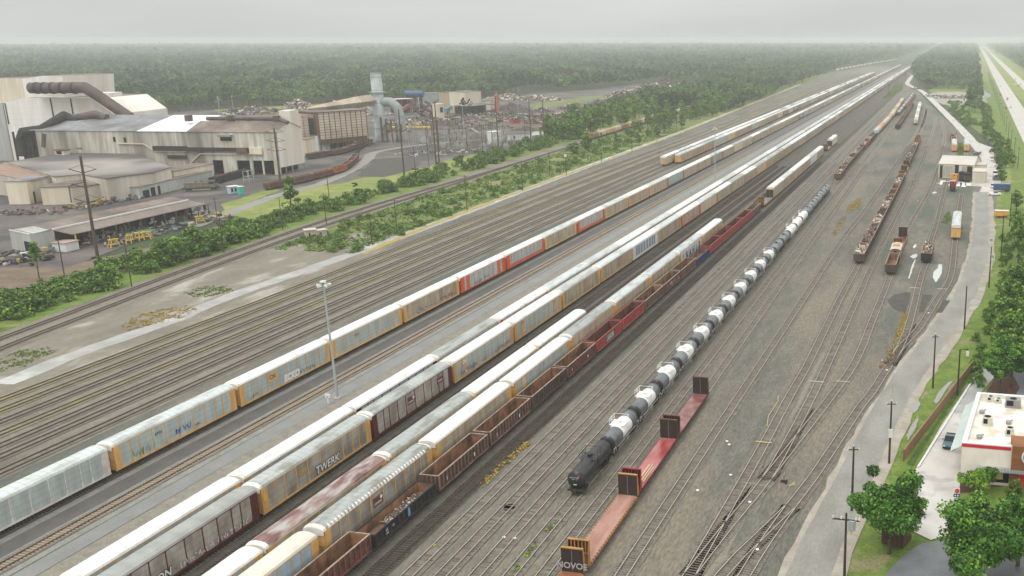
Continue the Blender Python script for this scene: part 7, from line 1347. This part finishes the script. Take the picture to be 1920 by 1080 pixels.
# thickets left of the main line
def band(n, lo, hi, off0, off1, smin, smax, nm, label, group, meshes, trunk=None, cat='shrub', seed=1, flat=1.0):
    r = random.Random(seed); m = MAIN2
    for i in range(n):
        y = lo + (hi - lo) * r.random(); x = float(np.interp(y, m[:, 1], m[:, 0])) + r.uniform(off0, off1); s = r.uniform(smin, smax); v = meshes[i % len(meshes)]
        tree(nm, (x, y), r.uniform(0, 6), (s, s * flat), *(v if isinstance(v, tuple) else (v, None)), label, cat, group)
band(170, 140, 300, -28, -12.5, 1.3, 2.7, 'thicket_shrub', 'leafy shrub in the thicket along the near main line', 'main line thicket shrubs', SHRUB, seed=3, flat=.85)
band(50, 300, 420, -23, -12.5, 1.2, 2.4, 'thicket_shrub', 'leafy shrub in the thicket facing the mill grass', 'mill grass thicket shrubs', SHRUB, seed=4)
band(78, 420, 620, -28, -12, 1.3, 2.9, 'thicket_shrub', 'leafy shrub in the thicket before the substation', 'substation thicket shrubs', SHRUB, seed=5)
band(230, 262, 600, 5, 36, .45, 1.5, 'scrub_bush', 'low bush in the scrub between main line and yard', 'scrub bushes', SHRUB, seed=6, flat=.8)
for base, top, w, v, lb in (((550, 412), 330, 62, CONE[0], 'tall dense dark evergreen beside the hall gable pole'), ((190, 540), 480, 22, (COLM[0], None), 'slim ivy-covered column at the foot of the tallest pole'), ((307, 498), 446, 40, BROAD[0], 'first rounded tree of the main line thicket'), ((365, 480), 421, 52, BROAD[1], 'pair-top tree in the middle of the thicket'), ((338, 492), 440, 46, BROAD[2], 'broad tree left of the pair-top tree'), ((410, 470), 425, 34, BROAD[3], 'tree right of the pair-top tree'), ((430, 458), 420, 30, BROAD[4], 'last tree of the thicket before the evergreen'), ((75, 525), 456, 42, PINE[0], 'lone pine with thin trunk by the mill fence'), ((668, 378), 342, 14, (COLM[0], None), 'ivy-clad post left of the mill grass edge'), ((782, 342), 315, 14, (COLM[1], None), 'ivy-clad post in the thicket near the twin poles'), ((867, 320), 290, 10, (COLM[0], None), 'ivy-clad post before the substation'), ((942, 288), 272, 9, (COLM[1], None), 'small ivy column beside the silo pole'), ((1006, 275), 260, 10, (COLM[0], None), 'small ivy column right of the store hut'), ((1103, 285), 244, 26, BROAD[2], 'dark tree standing at the end of the hopper train'), ((1075, 288), 264, 28, BROAD[3], 'round bush left of the hopper train end'), ((80, 545), 520, 20, BROAD[1], 'small bright tree at the grass corner'), ((210, 540), 490, 26, BROAD[4], 'dark tree beside the ivy column')):
    tpx('ivy_column' if v[1] is None else 'thicket_tree', base, top, w, v, lb, href=6.0 if v[1] is None else 10, wref=1.9 if v[1] is None else 6.4)
# trees on both sides of the far main line (largest individually)
edgeL = lambda y: np.interp(y, [700, 742, 801, 881, 951, 1000, 1154, 1220, 1343, 1496, 1790, 2030, 2600, 3080, 9000], [-900, -693, -676, -630, -555, -515, -505, -452, -450, -424, -370, -246, -215, -180, -160])
mlx = lambda y: np.interp(y, MAIN2[:, 1], MAIN2[:, 0]); yardL = lambda y: np.interp(y, [262, 378, 664, 1000, 1395, 2355], [-179, -185, -189, -199, -217, -236])
scrapR = lambda y: np.interp(y, [520, 620, 790, 1094, 1480], [-262, -274, -312, -362, -422])
for i in range(290):
    y = 590 + 530 * rt.random() ** 1.1; side = rt.random() < .55
    if side: x = rt.uniform(mlx(y) + 6, yardL(y) - 6); s = rt.uniform(.6, 1.45) * (1.0 if y > 680 else .55)
    else: x = rt.uniform(max(scrapR(y) + 2, mlx(y) - 70), mlx(y) - 8); s = rt.uniform(.9, 1.7)
    if side and x < mlx(y) + 14 and s > .6 and rt.random() < .5: s *= .5
    tree('main_line_tree', (x, y), rt.uniform(0, 6), s, *(BROAD[i % 5] if i % 4 else PINE[i % 4]), ('tree between the far main line and the yard' if side else 'tree left of the far main line beside the scrap yard'), 'tree', 'yard side trees' if side else 'scrap yard side trees')
# woods: crowns of many leaf clumps over trunks, thinning in detail with distance
def forest(nm, label, P, per, size, hmin, hmax, wmin, wmax, seed, trunks=0):
    if seed == 7: P = P[RNG.random(len(P)) > .15]
    rg = np.random.default_rng(seed); n = len(P)
    if not n: return
    lf = np.sin(P[:, 0] * .021 + 1.3 * np.sin(P[:, 1] * .013 + seed)) * np.sin(P[:, 1] * .017 + 1.7 * np.sin(P[:, 0] * .011)) + .5 * np.sin(P[:, 0] * .053 + P[:, 1] * .031); h = (hmin + (hmax - hmin) * rg.random(n) ** 1.3) * (1 + .16 * lf); w = wmin + (wmax - wmin) * rg.random(n) ** 1.6; tall = rg.random(n) < .07; h[tall] *= 1.25; pine = lf + .5 * rg.normal(size=n) > .55; w[pine] *= .72; h[pine] *= 1.12
    m = n * per; B = np.repeat(np.column_stack([P, np.zeros(n)]), per, 0); H = np.repeat(h, per); W = np.repeat(w, per)
    d = rg.normal(size=(m, 3)); d /= np.linalg.norm(d, axis=1)[:, None]; d[:, 2] = np.abs(d[:, 2]) * 1.1 - .35; rr = (.55 + .45 * rg.random(m))[:, None]
    C = B + np.stack([d[:, 0] * W * rr[:, 0], d[:, 1] * W * rr[:, 0], H * .62 + d[:, 2] * H * .36 * rr[:, 0]], 1)
    nr = d + rg.normal(size=(m, 3)) * .45 + np.array([0, 0, .3]); nr /= np.linalg.norm(nr, axis=1)[:, None]; t = np.cross(nr, rg.normal(size=(m, 3))); t /= np.linalg.norm(t, axis=1)[:, None] + 1e-9; b = np.cross(nr, t)
    s = (W * size * (.6 + .8 * rg.random(m)))[:, None]; V = np.stack([C - t * s, C - b * s * .8, C + t * s, C + b * s * .8], 1).reshape(-1, 3); V[:, 2] = np.maximum(V[:, 2], -.25)
    F = np.arange(m * 4).reshape(-1, 4); mi = np.where(rg.random(m) < .86, np.repeat(np.where(pine, rg.choice([2, 0], n, p=[.75, .25]), np.where(lf + .8 * rg.normal(size=n) < -.55, 1, rg.choice(3, n, p=[.6, .15, .25]))), per), rg.choice(3, m))
    if trunks:
        sel = np.arange(n)[:trunks]; q = len(sel); TV = np.zeros((q, 8, 3)); r_ = .22
        for c, (sx, sy) in enumerate(((-1, 0), (1, 0), (0, -1), (0, 1))):
            TV[:, c, 0] = P[sel, 0] + sx * r_; TV[:, c, 1] = P[sel, 1] + sy * r_; TV[:, c, 2] = -.2; TV[:, c + 4] = TV[:, c]; TV[:, c + 4, 2] = h[sel] * .75
        o = len(V); TF = (np.arange(q) * 8 + o)[:, None, None] + np.array([(0, 1, 5, 4), (2, 3, 7, 6)])[None]; V = np.vstack([V, TV.reshape(-1, 3)]); F = np.vstack([F, TF.reshape(-1, 4)]); mi = np.concatenate([mi, np.full(len(TF.reshape(-1, 4)), 3)])
    tag(link(nm, npmesh(nm, V, F, LFF + [M('pine_bark', S(128, 116, 102), S(104, 94, 82), .5, .95, coord='pos')], mi)), label, 'forest', None, 'stuff')
def sample(r0, r1, sp, a0, a1, rg):
    n = int((a1 - a0) * .5 * (r1 * r1 - r0 * r0) / sp ** 2); r = np.sqrt(rg.random(n) * (r1 * r1 - r0 * r0) + r0 * r0); a = a0 + (a1 - a0) * rg.random(n)
    return np.stack([np.sin(a) * r, np.cos(a) * r], 1)
rg = np.random.default_rng(77); A0, A1 = math.radians(-54), math.radians(12)
def mask_left(P): return (P[:, 1] > 690) & (P[:, 0] < edgeL(P[:, 1]) - 4)
def mask_strip(P):
    x, y = P[:, 0], P[:, 1]; a = (x > mlx(y) + 6) & (x < yardL(y) - 5) & (y > 880) & (y < 2000); b = (x < mlx(y) - 8) & (x > np.where(y < 1480, np.maximum(scrapR(y) + 3, mlx(y) - 90), edgeL(y) - 4)) & (y > 880) & (y < 2000); return a | b
haulR = lambda y: np.interp(y, [1290, 1370, 1480, 1640, 2050, 2600, 9000], [-28, -40, -54, -58, -84, -96, -96])
def mask_right(P):
    x, y = P[:, 0], P[:, 1]; return ((y > 1330) & (x > haulR(y)) & (x < HX[0] - 24 + y * hk)) | ((y > 900) & (y < 1330) & (x > HX[0] - 38 + y * hk) & (x < HX[0] - 25 + y * hk)) | (x > HX[3] + 28 + y * hk) & (y > 300)
def far_ok(P): return (P[:, 1] < 2000) | (P[:, 0] < edgeL(P[:, 1])) | (P[:, 0] > haulR(P[:, 1]))
N1 = sample(700, 1250, 5.6, A0, A1, rg); q = N1[mask_left(N1)]; q = q[np.argsort(np.abs(q[:, 0] - edgeL(q[:, 1])))]; forest('forest', 'mixed pine forest along the back of the mill and scrap yard', q, 34, .34, 12, 18, 2.2, 4.6, 1, 2500)
N1s = sample(900, 2050, 5.2, math.radians(-30), math.radians(-5), rg); q = N1s[mask_strip(N1s)]; forest('forest', 'wooded strip either side of the far main line', q, 34, .34, 8, 15, 2.4, 5.0, 2, 400)
N1r = sample(880, 2000, 6.2, math.radians(-6), A1, rg); q = N1r[mask_right(N1r)]; forest('forest', 'wood between the yard and the divided highway', q, 30, .36, 11, 16, 2.8, 5.4, 3, 800)
N2 = sample(1250, 2300, 7.6, A0, A1, rg); q = N2[mask_left(N2)]; forest('forest', 'hazy middle belt of the forest beyond the yard', q, 20, .45, 12, 19, 2.8, 5.8, 4)
N3 = sample(2300, 4200, 12.5, A0, A1, rg); q = N3[(mask_left(N3) | (mask_right(N3) & (N3[:, 1] > 1900)))]; forest('forest', 'far hazy forest before the horizon', q, 14, .52, 13, 21, 4.4, 8, 5)
N2r = sample(2000, 2300, 7.6, math.radians(-6), A1, rg); q = N2r[mask_right(N2r)]; forest('forest', 'hazy wood flanking the far rail corridor', q, 20, .45, 12, 17, 3.2, 5.4, 6)
N4 = sample(4200, 9500, 30, A0, A1, rg); q = N4[(mask_left(N4) | mask_right(N4))]; forest('forest', 'farthest forest fading into the haze', q, 9, .6, 12, 26, 10, 22, 7)
# ground-hugging weeds
for nm, lb, x0, x1, y0, y1, n, hh, mt, sd in (('weeds', 'ragged weeds over the scrub between main line and yard', 4, 38, 262, 700, 9500, .55, [LF[0], LF[1], m_rough], 1),):
    rgw = np.random.default_rng(sd); y = y0 + (y1 - y0) * rgw.random(n) ** 1.3; x = mlx(y) + x0 + (yardL(y) - 3 - mlx(y) - x0) * rgw.random(n); kp = np.sin(x * .4 + 2 * np.sin(y * .09)) + np.sin(y * .21) + rgw.normal(size=n) * .5 > -.7; x, y = x[kp], y[kp]; n = len(x); V, F, mi = leaves(np.column_stack([x, y, np.full(n, .1)]), np.full(n, .5), 4, .75, rgw, .6); V[:, 2] = np.maximum(V[:, 2], -.08); tag(link(nm, npmesh(nm, V, F, mt, mi)), lb, 'weeds', None, 'stuff')

def tufts(nm, label, poly, dens, size, mats, z, seed, hgt=.18):
    r = np.random.default_rng(seed); P = np.array(poly)[:, :2]; lo, hi = P.min(0), P.max(0); n = int(dens * (hi[0] - lo[0]) * (hi[1] - lo[1])); Q = lo + (hi - lo) * r.random((n, 2)); x, y = Q[:, 0], Q[:, 1]; ins = np.zeros(n, bool); j = len(P) - 1
    for i in range(len(P)):
        xi, yi = P[i]; xj, yj = P[j]; c = ((yi > y) != (yj > y)) & (x < (xj - xi) * (y - yi) / (yj - yi + 1e-9) + xi); ins ^= c; j = i
    cl = np.sin(x * 1.7 + seed) + np.sin(y * 1.1 + seed * 2) + r.normal(size=n) * .8; Q = Q[ins & (cl > -.3)]
    if not len(Q): return
    V, F, mi = leaves(np.column_stack([Q, np.full(len(Q), z)]), np.full(len(Q), hgt), 5, size, r, .7, outer=.2); tag(link(nm, npmesh(nm, V, F, mats, mi)), label, 'weeds', None, 'stuff')
YW = [m_weedY, M('weed_gold', S(196, 172, 84), S(178, 156, 76)), m_weedO]; GW = [m_lush, LF[1], m_rough]
for i, (lb, pp, q) in enumerate(LOTW): tufts('weeds', lb, pp, 5, .4, YW if q else GW, -.05, 60 + i, .15)
for i, (lb, pp, mm) in enumerate(WD): tufts('weeds', lb, pp, 9 if i != 3 else 8, .32, YW if mm in (m_weedY, m_weedO) else GW, .06, 40 + i)
# ------------------------------------------------ camera, daylight, haze
cam = bpy.data.cameras.new('camera'); co = bpy.data.objects.new('camera', cam); COL.objects.link(co); SC.camera = co
co.location = (0, 0, CH); co.rotation_euler = (PI / 2 - CP, 0, CT); cam.sensor_width = 36; cam.lens = CF * 36 / 1920; cam.shift_x = -(CXP - 960) / 1920
cam.clip_start = 1; cam.clip_end = 40000
SUN_EL, SUN_AZ = math.radians(58), math.radians(200)
W = bpy.data.worlds.new('World'); SC.world = W; W.use_nodes = True; nt = W.node_tree; bg = nt.nodes['Background']
sk = nt.nodes.new('ShaderNodeTexSky'); sk.sky_type = 'NISHITA'; sk.sun_disc = False; sk.sun_elevation = SUN_EL; sk.sun_rotation = SUN_AZ; sk.air_density = 1.0; sk.dust_density = 3.0
hs = nt.nodes.new('ShaderNodeHueSaturation'); hs.inputs['Saturation'].default_value = .07
nt.links.new(sk.outputs[0], hs.inputs['Color'])
# overcast: a cloud deck, brighter overhead than at the horizon, veils most of the clear sky
tc = nt.nodes.new('ShaderNodeTexCoord'); sx = nt.nodes.new('ShaderNodeSeparateXYZ'); nt.links.new(tc.outputs['Generated'], sx.inputs[0])
mr = nt.nodes.new('ShaderNodeMapRange'); nt.links.new(sx.outputs[2], mr.inputs[0]); mr.inputs[1].default_value = 0; mr.inputs[2].default_value = 1; mr.inputs[3].default_value = SKY[0]; mr.inputs[4].default_value = SKY[1]
vm = nt.nodes.new('ShaderNodeVectorMath'); vm.operation = 'SCALE'; vm.inputs[0].default_value = (.985, 1.0, .985); cn = nt.nodes.new('ShaderNodeTexNoise'); cm_ = nt.nodes.new('ShaderNodeMapping'); cm_.inputs['Scale'].default_value = (1.2, 1.2, 9); nt.links.new(tc.outputs['Generated'], cm_.inputs[0]); nt.links.new(cm_.outputs[0], cn.inputs['Vector']); cn.inputs['Scale'].default_value = 2.2; cn.inputs['Detail'].default_value = 5
cr_ = nt.nodes.new('ShaderNodeMapRange'); nt.links.new(cn.outputs['Fac'], cr_.inputs[0]); cr_.inputs[1].default_value = .3; cr_.inputs[2].default_value = .7; cr_.inputs[3].default_value = .92; cr_.inputs[4].default_value = 1.07
cu_ = nt.nodes.new('ShaderNodeMath'); cu_.operation = 'MULTIPLY'; nt.links.new(mr.outputs[0], cu_.inputs[0]); nt.links.new(cr_.outputs[0], cu_.inputs[1]); nt.links.new(cu_.outputs[0], vm.inputs['Scale'])
mx = nt.nodes.new('ShaderNodeMix'); mx.data_type = 'RGBA'; mx.inputs[0].default_value = .85; nt.links.new(hs.outputs[0], mx.inputs[6]); nt.links.new(vm.outputs[0], mx.inputs[7])
nt.links.new(mx.outputs[2], bg.inputs[0]); bg.inputs[1].default_value = .13
sl = bpy.data.lights.new('sun', 'SUN'); so = bpy.data.objects.new('sun', sl); COL.objects.link(so); sl.energy = 1.0; sl.angle = math.radians(22); sl.color = (1, .97, .92)
d = Vector((math.sin(SUN_AZ) * math.cos(SUN_EL), math.cos(SUN_AZ) * math.cos(SUN_EL), math.sin(SUN_EL))); so.rotation_euler = (-d).to_track_quat('-Z', 'Y').to_euler(); so.location = (0, 0, 200)
hm = bpy.data.materials.new('haze_air'); hm.use_nodes = True; hn = hm.node_tree; hn.nodes.remove(hn.nodes['Principled BSDF'])
pv = hn.nodes.new('ShaderNodeVolumePrincipled'); pv.inputs['Color'].default_value = (.93, .955, .94, 1); pv.inputs['Density'].default_value = HAZE; pv.inputs['Anisotropy'].default_value = .0
hn.links.new(pv.outputs[0], hn.nodes['Material Output'].inputs['Volume'])
tag(MB().box(-GR - 200, GR + 200, -500, 14200, -1.5, 70).build('haze', hm), 'pale damp haze over the whole yard and forest', 'haze', None, 'stuff')
SC.view_settings.view_transform = 'Standard'; SC.view_settings.look = 'None'; SC.view_settings.exposure = EXPO; SC.view_settings.gamma = 1
cy = SC.cycles; cy.use_denoising = True; cy.max_bounces = 6; cy.diffuse_bounces = 2; cy.glossy_bounces = 2; cy.volume_bounces = 2; cy.transparent_max_bounces = 4; cy.use_adaptive_sampling = True; cy.adaptive_threshold = .02
try: cy.denoiser = 'OPENIMAGEDENOISE'
except Exception: pass
